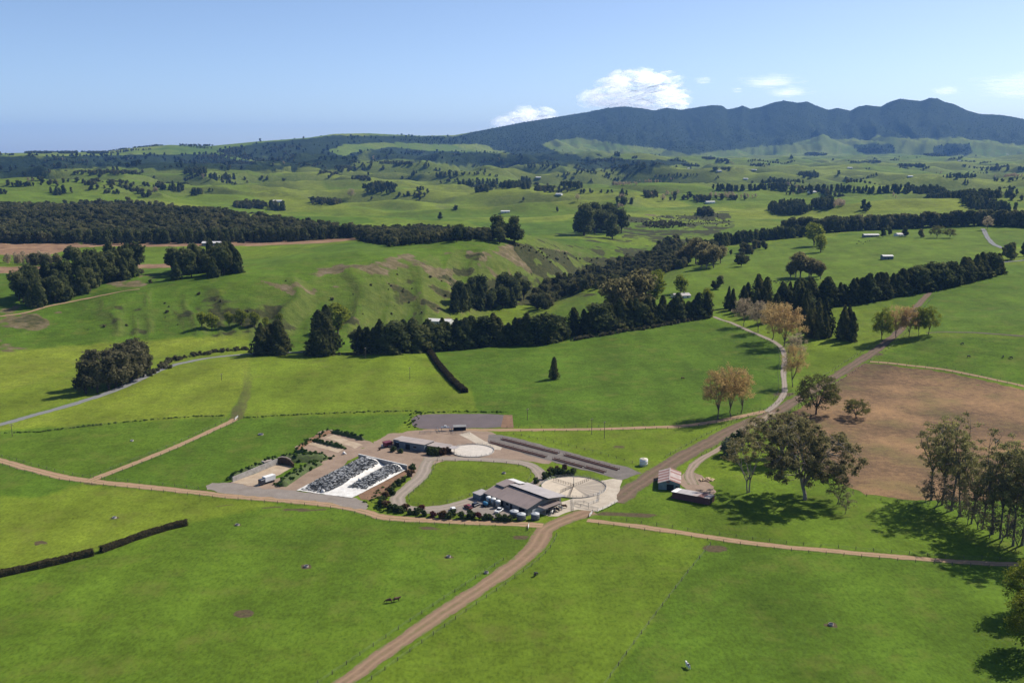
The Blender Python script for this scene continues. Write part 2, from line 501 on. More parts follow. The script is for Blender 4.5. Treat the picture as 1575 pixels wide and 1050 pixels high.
# bush on the scarps and the mountain
FOREST = [
 P(-600,242,0,241,120,240,330,237,345,243,400,250,460,262,300,262,180,258,60,262,0,265,-600,268),
 P(330,232,400,220,520,209,700,210,735,205,725,222,690,222,600,219,530,222,505,232,545,250,520,262,470,258,380,245),
 P(680,214,760,195,960,150,1600,140,2300,200,2300,240,1575,222,1480,210,1400,214,1340,207,1285,201,1255,210,1215,222,1160,226,1110,232,1060,238,1025,230,960,222,900,213,860,213,830,222,850,232,900,240,880,248,800,240,740,222),
 P(600,226,650,232,720,234,830,240,890,244,1030,246,1060,250,1000,262,900,258,830,252,700,254,640,245,520,248,540,236),
 P(1310,222,1370,222,1380,236,1330,238), P(1430,224,1490,221,1500,238,1440,240), P(0,265,60,262,75,275,0,278),
]
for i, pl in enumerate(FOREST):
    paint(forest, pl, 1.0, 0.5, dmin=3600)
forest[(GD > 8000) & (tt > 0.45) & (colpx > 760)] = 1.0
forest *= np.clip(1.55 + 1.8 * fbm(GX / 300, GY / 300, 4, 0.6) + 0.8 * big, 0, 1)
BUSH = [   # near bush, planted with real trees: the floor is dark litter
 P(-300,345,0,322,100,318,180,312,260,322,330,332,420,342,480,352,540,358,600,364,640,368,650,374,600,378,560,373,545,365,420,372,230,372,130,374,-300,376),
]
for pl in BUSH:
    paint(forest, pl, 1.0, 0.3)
for a in (tint,):
    a += 0.05 * nz
mud = np.zeros_like(GZ)
def mud_spot(px, py, rx_, ry_, v=1.0, ring=False):
    p_ = ground_at(px, py)
    d_ = np.hypot((GX - p_.x) / rx_, (GY - p_.y) / ry_) + 0.25 * nz2
    m_ = (1 - sstep(0.55, 1.1, d_)) * v
    if ring: m_ = m_ * (0.45 + 0.55 * sstep(0.2, 0.6, d_))
    np.maximum(mud, m_, out=mud)
for a_ in [(62,835,3.2,2.6,0.9,True),(376,943,4.2,3.4,1.0,True),(471,871,2.6,2.2,0.9),(690,856,2.4,2.0,0.8),(1278,961,2.6,2.0,0.9),(176,796,2.6,2.2,0.8),(365,807,2.0,1.8,0.7),(1100,843,6,4,0.9),(952,687,4.5,3.5,0.55),
           (150,743,9,3.0,0.7),(345,777,7,2.0,0.5),(420,780,9,1.8,0.6),(470,784,13,2.0,0.65),(660,812,7,2.0,0.6),(800,826,5,3,0.7),(985,792,9,3,0.8),(940,790,12,2.6,0.7),(1385,570,4,4,0.9),(1395,638,4,3,0.9),(1560,640,14,8,0.5),(1230,860,14,6,0.25)]:
    mud_spot(*a_)
for i_ in range(34):
    f_ = i_ / 33
    mud_spot(362 + 16 * math.sin(f_ * 2.2) + 4 * f_, 643 - 82 * f_, 6.0 - 2.0 * f_, 9, 0.5 - 0.16 * f_)
for x_, y_ in [(1207,606),(1200,630),(1185,640),(1245,607),(1300,572),(1345,545)]:
    mud_spot(x_, y_, 9, 7, 0.6)
def blur(a):
    b = a.copy()
    b[1:-1, 1:-1] = (a[1:-1, 1:-1] * 2 + a[:-2, 1:-1] + a[2:, 1:-1] + a[1:-1, :-2] + a[1:-1, 2:]) / 6
    return b
tint, bare, forest = blur(tint), blur(bare), blur(forest)

verts = np.stack([GX, GY, GZ], -1).reshape(-1, 3)
ii = np.arange(NTH - 1)[:, None] * NLD + np.arange(NLD - 1)[None]
quads = np.stack([ii, ii + NLD, ii + NLD + 1, ii + 1], -1).reshape(-1, 4)[:, ::-1]
# close the ring behind the viewpoint and the hole under it
verts = np.vstack([verts, [[0, 0, 0.0]]])
i0 = np.arange(NLD - 1)
ring = np.stack([i0, i0 + 1, (NTH - 1) * NLD + i0 + 1, (NTH - 1) * NLD + i0], -1)[:, ::-1]
cap = np.stack([np.arange(NTH - 1) * NLD, np.arange(1, NTH) * NLD, np.full(NTH - 1, NTH * NLD)], -1)[:, ::-1]
ground_me = np_mesh('ground', verts, quads, cap, smooth=True)
def attr(me, name, chans):
    a = me.attributes.new(name, 'FLOAT_COLOR', 'POINT')
    d = np.zeros((len(me.vertices), 4), np.float32)
    for k, c in enumerate(chans):
        d[:c.size, k] = c.ravel()
    a.data.foreach_set('color', d.ravel())
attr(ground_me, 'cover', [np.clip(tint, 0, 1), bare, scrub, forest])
attr(ground_me, 'cover2', [slip, mud, np.zeros_like(GZ), np.ones_like(GZ)])

def grass_colour(t, p, tint_sock):
    """pasture: sward colour by paddock, mottled at several scales"""
    n1 = noise(t, 0.02, 4, 0.6, p)
    n2 = noise(t, 0.16, 5, 0.65, p)
    mp = nd(t, 'ShaderNodeMapping'); mp.inputs['Scale'].default_value = (1.0, 0.55, 1.0)
    t.links.new(p, mp.inputs['Vector'])
    n3 = noise(t, 0.85, 4, 0.7, mp.outputs[0])
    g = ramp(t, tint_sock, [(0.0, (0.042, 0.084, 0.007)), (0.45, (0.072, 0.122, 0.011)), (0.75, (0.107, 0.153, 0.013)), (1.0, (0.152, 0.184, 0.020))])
    v1 = ramp(t, n1, [(0.30, 0.78), (0.70, 1.2)])
    v2 = ramp(t, n2, [(0.30, 0.84), (0.52, 1.0), (0.72, 1.12)])
    v3 = ramp(t, n3, [(0.28, 0.60), (0.5, 1.0), (0.75, 1.30)])  # fine contrast, with small tuft shadows painted into the grass colour
    g = mixc(t, 1.0, g, v1, 'MULTIPLY'); g = mixc(t, 1.0, g, v2, 'MULTIPLY'); g = mixc(t, 1.0, g, v3, 'MULTIPLY')
    ms = nd(t, 'ShaderNodeMapping'); ms.inputs['Rotation'].default_value = (0, 0, 0.6); ms.inputs['Scale'].default_value = (0.045, 0.005, 1.0)
    t.links.new(p, ms.inputs['Vector'])
    g = mixc(t, 1.0, g, ramp(t, noise(t, 1.0, 3, 0.5, ms.outputs[0]), [(0.35, 0.86), (0.65, 1.12)]), 'MULTIPLY')
    dung = ramp(t, noise(t, 0.42, 2, 0.5, p), [(0.62, 0.0), (0.70, 0.4)])
    g = mixc(t, dung, g, (0.034, 0.072, 0.008))
    dry = ramp(t, noise(t, 0.055, 5, 0.7, p), [(0.52, 0.0), (0.72, 0.5)])
    g = mixc(t, dry, g, (0.135, 0.135, 0.030))
    return g, n3

def build_ground_mat():
    m, t, b = new_mat('pasture_land')
    p = pos(t)
    at = nd(t, 'ShaderNodeAttribute', attribute_name='cover')
    sp = nd(t, 'ShaderNodeSeparateColor'); t.links.new(at.outputs['Color'], sp.inputs[0])
    at2 = nd(t, 'ShaderNodeAttribute', attribute_name='cover2')
    sp2 = nd(t, 'ShaderNodeSeparateColor'); t.links.new(at2.outputs['Color'], sp2.inputs[0])
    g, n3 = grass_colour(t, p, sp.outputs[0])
    nb = noise(t, 0.05, 5, 0.65, p)
    soil = ramp(t, nb, [(0.3, (0.13, 0.075, 0.045)), (0.7, (0.30, 0.19, 0.11))])
    clay = ramp(t, noise(t, 0.11, 5, 0.7, p), [(0.3, (0.075, 0.058, 0.036)), (0.5, (0.12, 0.10, 0.045)), (0.7, (0.20, 0.145, 0.105))])
    scr = ramp(t, noise(t, 0.22, 5, 0.75, p), [(0.3, (0.020, 0.028, 0.010)), (0.55, (0.048, 0.050, 0.018)), (0.75, (0.095, 0.080, 0.035))])
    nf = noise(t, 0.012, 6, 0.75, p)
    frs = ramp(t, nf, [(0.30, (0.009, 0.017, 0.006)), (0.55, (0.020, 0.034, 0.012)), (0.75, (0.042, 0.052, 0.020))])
    def edge(mask, sc, gain=1.0):
        n = mth(t, 'ADD', mth(t, 'MULTIPLY', noise(t, sc, 4, 0.6, p), 0.5), mth(t, 'MULTIPLY', noise(t, sc * 5.5, 4, 0.7, p), 0.5))
        s = mth(t, 'ADD', mth(t, 'MULTIPLY', mask, 1.5), mth(t, 'SUBTRACT', n, 0.75 + 0.25))
        return ramp(t, mth(t, 'ADD', s, 0.25), [(0.22, 0.0), (0.62, 1.0)])
    nrm = nd(t, 'ShaderNodeNewGeometry').outputs['True Normal']
    sz = nd(t, 'ShaderNodeSeparateXYZ'); t.links.new(nrm, sz.inputs[0])
    steep = ramp(t, mth(t, 'ADD', mth(t, 'SUBTRACT', 1.0, sz.outputs[2]), mth(t, 'MULTIPLY', mth(t, 'SUBTRACT', noise(t, 0.05, 5, 0.7, p), 0.5), 0.08)), [(0.010, 0.0), (0.075, 0.7)])
    rank = ramp(t, noise(t, 0.09, 5, 0.72, p), [(0.3, (0.050, 0.066, 0.016)), (0.55, (0.098, 0.116, 0.026)), (0.75, (0.160, 0.140, 0.052))])
    g = mixc(t, steep, g, rank)
    c = mixc(t, edge(sp2.outputs[0], 0.12), g, clay)
    c = mixc(t, edge(sp.outputs[2], 0.15), c, scr)
    mudc = ramp(t, noise(t, 0.6, 5, 0.7, p), [(0.3, (0.055, 0.043, 0.024)), (0.7, (0.115, 0.086, 0.048))])
    c = mixc(t, edge(sp2.outputs[1], 0.5), c, mudc)
    c = mixc(t, edge(sp.outputs[1], 0.06), c, soil)
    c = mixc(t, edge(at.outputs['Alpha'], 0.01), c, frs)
    t.links.new(c, b.inputs['Base Color'])
    b.inputs['Roughness'].default_value = 0.95
    b.inputs['Specular IOR Level'].default_value = 0.05
    # relief: tussocks near, tree crowns on the bush
    hb = noise(t, 0.035, 5, 0.7, p)
    hh = mth(t, 'ADD', mth(t, 'MULTIPLY', n3, 0.10), mth(t, 'MULTIPLY', mth(t, 'MULTIPLY', hb, at.outputs['Alpha']), 16.0))
    hm = mth(t, 'MULTIPLY', mth(t, 'MULTIPLY', noise(t, 0.11, 6, 0.7, p), steep), 3.2)
    hh = mth(t, 'ADD', hh, hm)
    bump(t, b, hh, 0.8, 1.0)
    return m
ground = link_mesh('ground', ground_me, build_ground_mat())
tag(ground, kind='structure')
# ------------------------------------------------------------------ tracks, yards and other draped sheets
def smooth_line(pts, step=2.5):
    pts = [Vector((p.x, p.y)) for p in pts]
    out = []
    n = len(pts)
    for i in range(n - 1):
        p0 = pts[max(i - 1, 0)]; p1 = pts[i]; p2 = pts[i + 1]; p3 = pts[min(i + 2, n - 1)]
        k = max(2, int((p2 - p1).length / step))
        for j in range(k):
            s = j / k
            out.append(0.5 * ((2 * p1) + (p2 - p0) * s + (2 * p0 - 5 * p1 + 4 * p2 - p3) * s * s + (3 * p1 - p0 - 3 * p2 + p3) * s ** 3))
    out.append(pts[-1])
    return out

def ribbon(name, pxs, width, mat, lift=0.05, label=None, step=2.5, cuts=6, wob=0.3, world_pts=None):
    line = smooth_line(world_pts if world_pts else GP(pxs), step)
    V = []; U = []
    n = len(line)
    for i, p in enumerate(line):
        d = (line[min(i + 1, n - 1)] - line[max(i - 1, 0)]).normalized()
        nrm = Vector((-d.y, d.x))
        w = width[0] + (width[1] - width[0]) * i / (n - 1) if isinstance(width, tuple) else width
        wl = w * (0.5 + wob * 0.35 * float(fbm(i * 0.23 + 3, len(pxs or []) * 1.3, 3, 0.7)) * 1.6); wr = w * (0.5 + wob * 0.35 * float(fbm(i * 0.23 + 50, len(pxs or []) * 2.1, 3, 0.7)) * 1.6)
        for k in range(cuts + 1):
            s = k / cuts
            q = p + nrm * (wl - (wl + wr) * s)
            edge_drop = 0.0
            V.append((q.x, q.y, edge_drop)); U.append(s)
    V = np.array(V)
    V[:, 2] = hgt(V[:, 0], V[:, 1]) + lift
    idx = np.arange(n - 1)[:, None] * (cuts + 1) + np.arange(cuts)[None]
    Q = np.stack([idx, idx + 1, idx + cuts + 2, idx + cuts + 1], -1).reshape(-1, 4)[:, ::-1]
    me = np_mesh(name, V, Q, smooth=True)
    a = me.attributes.new('across', 'FLOAT', 'POINT')
    a.data.foreach_set('value', np.array(U, np.float32))
    o = link_mesh(name, me, mat)
    # make sure it faces up
    if me.polygons[0].normal.z < 0: me.flip_normals()
    tag(o, label, kind='structure')
    return o, line

def ragged_outline(pts, amt, step=1.8):
    out = []
    n = len(pts)
    for i in range(n):
        a, b = pts[i], pts[(i + 1) % n]
        k = max(1, int((b - a).xy.length / step))
        for j in range(k):
            p = a.lerp(b, j / k)
            p = Vector((p.x + amt * float(fbm(p.x / 4.5, p.y / 4.5, 2)), p.y + amt * float(fbm(p.x / 4.5 + 31, p.y / 4.5 + 7, 2)), 0))
            out.append(p)
    return out
def draped(name, pxs, mat, lift=0.06, cell=4.0, label=None, world_pts=None, kind='structure', ragged=0.0):
    pts = world_pts if world_pts else GP(pxs)
    if ragged: pts = ragged_outline(pts, ragged)
    bm = bmesh.new()
    vs = [bm.verts.new((p.x, p.y, 0)) for p in pts]
    bm.faces.new(vs)
    xs = [p.x for p in pts]; ys = [p.y for p in pts]
    x = min(xs) + cell
    while x < max(xs):
        bmesh.ops.bisect_plane(bm, geom=bm.verts[:] + bm.edges[:] + bm.faces[:], plane_co=(x, 0, 0), plane_no=(1, 0, 0)); x += cell
    y = min(ys) + cell
    while y < max(ys):
        bmesh.ops.bisect_plane(bm, geom=bm.verts[:] + bm.edges[:] + bm.faces[:], plane_co=(0, y, 0), plane_no=(0, 1, 0)); y += cell
    for v in bm.verts:
        v.co.z = h1(v.co.x, v.co.y) + lift
    bmesh.ops.triangulate(bm, faces=bm.faces[:])
    bmesh.ops.recalc_face_normals(bm, faces=bm.faces[:])
    if bm.faces and sum(f.normal.z for f in bm.faces) < 0:
        bmesh.ops.reverse_faces(bm, faces=bm.faces[:])
    me = bpy.data.meshes.new(name)
    bm.to_mesh(me); bm.free()
    o = link_mesh(name, me, mat)
    tag(o, label, kind=kind)
    return o

def px_curve(pts, k=4):
    """rounded closed outline through photo points"""
    n = len(pts); out = []
    for i in range(n):
        p0, p1, p2, p3 = [Vector(pts[(i + d) % n]) for d in (-1, 0, 1, 2)]
        for j in range(k):
            s = j / k
            q = 0.5 * ((2 * p1) + (p2 - p0) * s + (2 * p0 - 5 * p1 + 4 * p2 - p3) * s * s + (3 * p1 - p0 - 3 * p2 + p3) * s ** 3)
            out.append((q.x, q.y))
    return out

def track_mat(name, dust, rut, verge_amt=0.35):
    """gravel or earth track: two wheel lines, grassy middle and ragged verge"""
    m, t, b = new_mat(name)
    p = pos(t)
    ac = nd(t, 'ShaderNodeAttribute', attribute_name='across').outputs['Fac']
    n1 = noise(t, 0.35, 5, 0.65, p); n2 = noise(t, 2.2, 4, 0.65, p)
    base = ramp(t, mth(t, 'ADD', mth(t, 'MULTIPLY', n1, 0.6), mth(t, 'MULTIPLY', n2, 0.4)), [(0.33, rut), (0.66, dust)])
    # wheel lines
    k = mth(t, 'ABSOLUTE', mth(t, 'SUBTRACT', mth(t, 'ABSOLUTE', mth(t, 'SUBTRACT', ac, 0.5)), 0.2))
    wl = ramp(t, mth(t, 'ADD', k, mth(t, 'MULTIPLY', mth(t, 'SUBTRACT', n1, 0.5), 0.12)), [(0.03, 1.0), (0.11, 0.0)])
    base = mixc(t, mth(t, 'MULTIPLY', wl, 0.35), base, tuple(min(1, x * 1.3) for x in dust))
    e = mth(t, 'ABSOLUTE', mth(t, 'SUBTRACT', ac, 0.5))
    mid = mth(t, 'MULTIPLY', ramp(t, e, [(0.03, 1.0), (0.10, 0.0)]), ramp(t, noise(t, 0.12, 4, 0.6, p), [(0.42, 0.0), (0.62, 0.7)]))
    base = mixc(t, mth(t, 'MULTIPLY', mid, verge_amt * 2.0), base, (0.10, 0.12, 0.035))
    ev = mth(t, 'ADD', e, mth(t, 'MULTIPLY', mth(t, 'SUBTRACT', n1, 0.5), 0.8))
    gr = ramp(t, ev, [(0.38, 0.0), (0.49, 1.0)])
    g = ramp(t, n2, [(0.3, (0.055, 0.10, 0.016)), (0.7, (0.11, 0.155, 0.03))])
    base = mixc(t, mth(t, 'MULTIPLY', gr, verge_amt * 2.2), base, g)
    t.links.new(base, b.inputs['Base Color'])
    b.inputs['Roughness'].default_value = 0.95
    b.inputs['Specular IOR Level'].default_value = 0.08
    bump(t, b, n2, 0.5, 0.05)
    return m

M_clay = track_mat('clay_track', (0.34, 0.225, 0.135), (0.22, 0.14, 0.085))
M_race = track_mat('muddy_race', (0.165, 0.114, 0.078), (0.092, 0.063, 0.045), 0.25)
M_brownrace = track_mat('brown_race', (0.255, 0.17, 0.108), (0.155, 0.10, 0.064), 0.3)
M_grav = track_mat('grey_gravel_drive', (0.285, 0.235, 0.19), (0.20, 0.162, 0.132), 0.15)
M_lane = track_mat('dusty_lane', (0.285, 0.215, 0.165), (0.195, 0.145, 0.11), 0.3)
M_seal = track_mat('sealed_road', (0.20, 0.195, 0.19), (0.14, 0.14, 0.14), 0.25)
M_mud = simple_mat('trodden_mud', (0.115, 0.082, 0.055), (0.065, 0.062, 0.030), 0.4, 0.95)
M_yardgrav = simple_mat('yard_gravel', (0.285, 0.205, 0.145), (0.18, 0.122, 0.085), 0.12, 0.95, lo=0.33, hi=0.68)
M_asph = simple_mat('grey_chip_pad', (0.245, 0.21, 0.18), (0.165, 0.135, 0.11), 0.15, 0.95, lo=0.33, hi=0.68)
M_conc = simple_mat('washed_concrete', (0.52, 0.47, 0.39), (0.36, 0.31, 0.25), 0.18, 0.9, lo=0.3, hi=0.7)
M_feed = simple_mat('feed_pad_concrete', (0.165, 0.142, 0.122), (0.10, 0.084, 0.072), 0.25, 0.9, lo=0.33, hi=0.68)

SEG = {}
_, SEG['race_south'] = ribbon('cattle_race', [(250,1230),(420,1125),(520,1055),(620,985),(700,930),(760,890),(800,862),(825,838),(838,815),(862,803),(893,790),(912,786)], (4.7, 8.5), M_brownrace, 0.05)
_, SEG['track_west'] = ribbon('farm_track', [(835,808),(800,806),(700,802),(620,798),(585,794),(560,786),(500,775),(420,768),(330,760),(240,750),(160,742),(100,734),(50,722),(0,708),(-80,690),(-220,664)], 5.6, M_clay, 0.07)
_, SEG['track_nw'] = ribbon('farm_track', [(138,739),(200,715),(270,687),(340,655),(362,644)], 4.4, M_clay, 0.09)
_, SEG['road'] = ribbon('country_road', [(-90,672),(0,653),(60,636),(130,616),(200,590),(260,564),(300,554),(340,548),(385,544),(470,541)], 6.2, M_seal, 0.06)
_, SEG['track_east'] = ribbon('farm_track', [(903,800),(950,805),(1000,812),(1100,827),(1200,840),(1300,849),(1400,858),(1450,862),(1520,866),(1640,872),(1800,882)], 4.4, M_clay, 0.09)
_, SEG['track_mid'] = ribbon('farm_track', [(650,662),(700,661),(780,661),(900,660),(1000,657),(1050,655),(1100,648),(1150,638),(1188,630)], 5.2, M_clay, 0.05)
_, SEG['race_ne'] = ribbon('cattle_race', [(945,772),(962,757),(1000,733),(1050,703),(1100,675),(1150,650),(1190,635),(1240,606),(1290,576),(1330,550),(1362,527),(1385,506),(1405,478),(1425,455),(1440,440)], (10, 5.2), M_race, 0.08)
_, SEG['drive'] = ribbon('gravel_drive', [(1180,633),(1198,617),(1207,600),(1205,573),(1207,550),(1197,530),(1160,512),(1133,500),(1097,487)], 3.7, M_grav, 0.12)
_, SEG['paddock_track'] = ribbon('farm_track', [(1338,556),(1383,560),(1450,568),(1517,581),(1575,594),(1660,612)], 3.6, M_clay, 0.10)
_, SEG['loop'] = ribbon('gravel_drive', [(662,703),(655,716),(646,733),(625,752),(612,765),(617,776),(640,783),(690,779),(735,765),(770,748)], 6.4, M_grav, 0.10)
_, SEG['loop_top'] = ribbon('gravel_drive', [(655,706),(690,705),(730,706),(780,709),(812,714),(829,725),(829,738),(815,748),(790,752)], 6.0, M_grav, 0.12)
_, SEG['shed_lane'] = ribbon('gravel_lane', [(1190,634),(1170,648),(1140,662),(1122,680),(1098,695),(1080,705),(1066,717),(1060,730),(1066,745)], 4.4, M_lane, 0.12)
_, SEG['hill_track'] = ribbon('hill_track', [(0,487),(40,481),(80,470),(120,462),(170,452),(215,445)], 4.0, M_clay, 0.25)
_, SEG['far_road'] = ribbon('country_road', [(1512,352),(1518,364),(1526,374),(1542,382)], 7.0, M_seal, 0.4, step=6)
ribbon('farm_track', [(1425,512),(1470,511),(1520,513),(1600,518)], 3.0, M_mud, 0.1)
ribbon('country_road', [(1540,404),(1560,402),(1620,396)], 7.0, M_seal, 0.3, step=6)
# ------------------------------------------------------------------ foliage materials
def leaf_mat(name, dark, mid, light, trans=0.22, spread=0.35):
    m = bpy.data.materials.new(name)
    m.use_nodes = True
    t = m.node_tree
    for n in list(t.nodes): t.nodes.remove(n)
    out = nd(t, 'ShaderNodeOutputMaterial')
    v = nd(t, 'ShaderNodeAttribute', attribute_name='leafy').outputs['Fac']
    oi = nd(t, 'ShaderNodeObjectInfo').outputs['Random']
    f = mth(t, 'ADD', mth(t, 'MULTIPLY', v, 1.0 - spread), mth(t, 'MULTIPLY', oi, spread))
    c = ramp(t, f, [(0.08, dark), (0.5, mid), (0.92, light)])
    d = nd(t, 'ShaderNodeBsdfDiffuse'); d.inputs['Roughness'].default_value = 0.6
    tr = nd(t, 'ShaderNodeBsdfTranslucent')
    t.links.new(c, d.inputs['Color']); t.links.new(c, tr.inputs['Color'])
    mx = nd(t, 'ShaderNodeMixShader'); mx.inputs[0].default_value = trans
    t.links.new(d.outputs[0], mx.inputs[1]); t.links.new(tr.outputs[0], mx.inputs[2])
    t.links.new(mx.outputs[0], out.inputs['Surface'])
    return m
L_con = leaf_mat('cypress_needles', (0.04, 0.052, 0.022), (0.11, 0.118, 0.042), (0.235, 0.22, 0.076), 0.35, 0.40)
L_pine = leaf_mat('pine_needles', (0.042, 0.058, 0.026), (0.11, 0.128, 0.048), (0.22, 0.22, 0.08), 0.35, 0.45)
L_gum = leaf_mat('gum_leaves', (0.095, 0.09, 0.042), (0.22, 0.195, 0.085), (0.37, 0.31, 0.135), 0.50, 0.35)
L_gumg = leaf_mat('green_gum_leaves', (0.11, 0.105, 0.05), (0.25, 0.235, 0.1), (0.42, 0.38, 0.13), 0.50, 0.35)
L_bush = leaf_mat('native_bush_leaves', (0.044, 0.056, 0.026), (0.12, 0.126, 0.054), (0.24, 0.215, 0.095), 0.32, 0.60)
L_forest = leaf_mat('mountain_forest_leaves', (0.022, 0.032, 0.014), (0.050, 0.062, 0.026), (0.090, 0.095, 0.040), 0.2, 0.3)
L_gold = leaf_mat('bronze_spring_leaves', (0.3, 0.2, 0.08), (0.5, 0.35, 0.14), (0.64, 0.48, 0.21), 0.55, 0.35)
L_orange = leaf_mat('rusty_spring_leaves', (0.31, 0.2, 0.085), (0.48, 0.32, 0.135), (0.6, 0.45, 0.2), 0.55, 0.35)
L_pale = leaf_mat('pale_budding_twigs', (0.3, 0.24, 0.15), (0.44, 0.35, 0.22), (0.55, 0.45, 0.28), 0.50, 0.35)
L_lime = leaf_mat('lime_willow_leaves', (0.115, 0.14, 0.02), (0.235, 0.26, 0.036), (0.38, 0.38, 0.065), 0.45, 0.35)
L_olive = leaf_mat('olive_oak_leaves', (0.075, 0.08, 0.024), (0.16, 0.16, 0.048), (0.26, 0.235, 0.075), 0.40, 0.35)
L_shrub = leaf_mat('shrub_leaves', (0.030, 0.045, 0.017), (0.075, 0.099, 0.033), (0.158, 0.180, 0.063), 0.20)
L_red = leaf_mat('red_flax_leaves', (0.045, 0.017, 0.017), (0.112, 0.036, 0.034), (0.203, 0.081, 0.056), 0.20)
L_rust = leaf_mat('brown_shrub_leaves', (0.063, 0.036, 0.020), (0.147, 0.087, 0.046), (0.252, 0.161, 0.084), 0.20)
L_grey = leaf_mat('grey_shrub_leaves', (0.072, 0.086, 0.055), (0.154, 0.171, 0.105), (0.264, 0.275, 0.176), 0.20)
L_hedge = leaf_mat('hedge_leaves', (0.055, 0.054, 0.028), (0.145, 0.135, 0.068), (0.25, 0.22, 0.115), 0.30, 0.35)
L_weed = leaf_mat('bank_weeds', (0.026, 0.054, 0.013), (0.066, 0.120, 0.024), (0.132, 0.198, 0.041), 0.25)
B_dark = simple_mat('dark_bark', (0.085, 0.062, 0.046), (0.038, 0.028, 0.021), 0.9, 0.95, obj=True)
B_gum = simple_mat('pale_gum_bark', (0.36, 0.305, 0.25), (0.13, 0.10, 0.08), 0.35, 0.9, obj=True)
B_grey = simple_mat('grey_gum_bark', (0.21, 0.175, 0.145), (0.075, 0.058, 0.046), 0.35, 0.9, obj=True)
L_under = leaf_mat('dull_understorey_leaves', (0.12, 0.1, 0.065), (0.25, 0.205, 0.125), (0.36, 0.3, 0.18), 0.50, 0.35)
B_twig = simple_mat('grey_brown_bark', (0.17, 0.13, 0.095), (0.085, 0.065, 0.048), 0.6, 0.95, obj=True)

# ------------------------------------------------------------------ tree building
def unit(v):
    return v / (np.linalg.norm(v, axis=-1, keepdims=True) + 1e-9)

class MB:
    def __init__(s): s.v = []; s.q = []; s.t = []; s.a = []; s.n = 0
    def add(s, v, q=None, t=None, a=None):
        v = np.asarray(v, float)
        if q is not None: s.q.append(np.asarray(q, int) + s.n)
        if t is not None: s.t.append(np.asarray(t, int) + s.n)
        s.v.append(v); s.a.append(np.full(len(v), 0.5) if a is None else np.broadcast_to(a, (len(v),)))
        s.n += len(v)
    def mesh(s, name, smooth=False):
        me = np_mesh(name, np.vstack(s.v), np.vstack(s.q) if s.q else None, np.vstack(s.t) if s.t else None, smooth)
        at = me.attributes.new('leafy', 'FLOAT', 'POINT')
        at.data.foreach_set('value', np.concatenate(s.a).astype(np.float32))
        return me
    def leaves(s, p, nrm, size, rng, shade=None):
        n = len(p)
        nrm = unit(nrm)
        r = unit(rng.normal(size=(n, 3)))
        a = unit(np.cross(nrm, r)); b = np.cross(nrm, a)
        sz = (np.asarray(size) * (0.6 + 0.8 * rng.rand(n)))[:, None]
        asp = (0.55 + 0.45 * rng.rand(n))[:, None]
        bend = nrm * sz * 0.25
        v = np.stack([p - a * sz - bend, p - b * sz * asp, p + a * sz - bend, p + b * sz * asp], 1).reshape(-1, 3)
        q = np.arange(n * 4).reshape(n, 4)
        sh = rng.rand(n) if shade is None else np.clip(shade, 0, 1)
        s.add(v, q=q, a=np.repeat(sh, 4))
    def tube(s, path, rad, sides=5):
        path = np.asarray(path, float); rad = np.asarray(rad, float)
        n = len(path)
        d = unit(np.gradient(path, axis=0))
        ref = np.array([0.31, 0.17, 0.0]) + np.array([0, 0, 0.05])
        a = unit(np.cross(d, ref)); b = np.cross(d, a)
        ang = np.arange(sides) * 2 * math.pi / sides
        ring = path[:, None] + rad[:, None, None] * (np.cos(ang)[None, :, None] * a[:, None] + np.sin(ang)[None, :, None] * b[:, None])
        i = np.arange(n - 1)[:, None] * sides; j = np.arange(sides)[None]; j2 = (j + 1) % sides
        q = np.stack([i + j, i + j2, i + sides + j2, i + sides + j], -1).reshape(-1, 4)
        s.add(ring.reshape(-1, 3), q=q)
    def blob(s, c, r, rng, sub=1, lump=0.2, a=0.15):
        V, T = ico(sub)
        k = 1 + lump * (rng.rand(len(V)) - 0.5) * 2
        s.add(np.asarray(c) + V * np.asarray(r) * k[:, None], t=T, a=a)

_ICO = {}
def ico(sub):
    if sub not in _ICO:
        bm = bmesh.new(); bmesh.ops.create_icosphere(bm, subdivisions=sub, radius=1.0)
        bm.verts.ensure_lookup_table()
        _ICO[sub] = (np.array([v.co[:] for v in bm.verts]), np.array([[v.index for v in f.verts] for f in bm.faces]))
        bm.free()
    return _ICO[sub]

def crown_lobes(lobes, n, size, rng, core=0.72, up=0.25, flat=0.0):
    """leaf faces spread over a set of lobes (centre, radii) plus a dark inner mass"""
    mb = MB()
    lobes = [(np.array(c, float), np.array(r, float)) for c, r in lobes]
    area = np.array([r[0] * r[1] + r[0] * r[2] + r[1] * r[2] for c, r in lobes]); area /= area.sum()
    zmin = min(c[2] - r[2] for c, r in lobes); zmax = max(c[2] + r[2] for c, r in lobes)
    for (c, r), w in zip(lobes, area):
        k = max(6, int(n * w))
        d = unit(rng.normal(size=(k, 3)))
        rr = 0.72 + 0.40 * rng.rand(k) ** 0.7
        clump = 1 + 0.22 * np.sin(d[:, 0] * 5 + c[0] * 3) * np.sin(d[:, 1] * 6 + c[1]) * np.sin(d[:, 2] * 5 + 1.3)
        p = c + d * r * (rr * clump)[:, None]
        inside = np.zeros(k, bool)
        for c2, r2 in lobes:
            if c2 is c: continue
            inside |= (((p - c2) / r2) ** 2).sum(1) < 0.55
        p = p[~inside]; d2 = d[~inside]; rr2 = rr[~inside]
        nrm = d2 / r * r.mean() + 0.75 * rng.normal(size=d2.shape) + np.array([0, 0, up])
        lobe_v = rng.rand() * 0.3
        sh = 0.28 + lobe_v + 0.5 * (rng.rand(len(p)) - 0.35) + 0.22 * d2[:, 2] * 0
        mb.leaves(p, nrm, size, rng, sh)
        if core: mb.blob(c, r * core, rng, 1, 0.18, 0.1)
    return mb

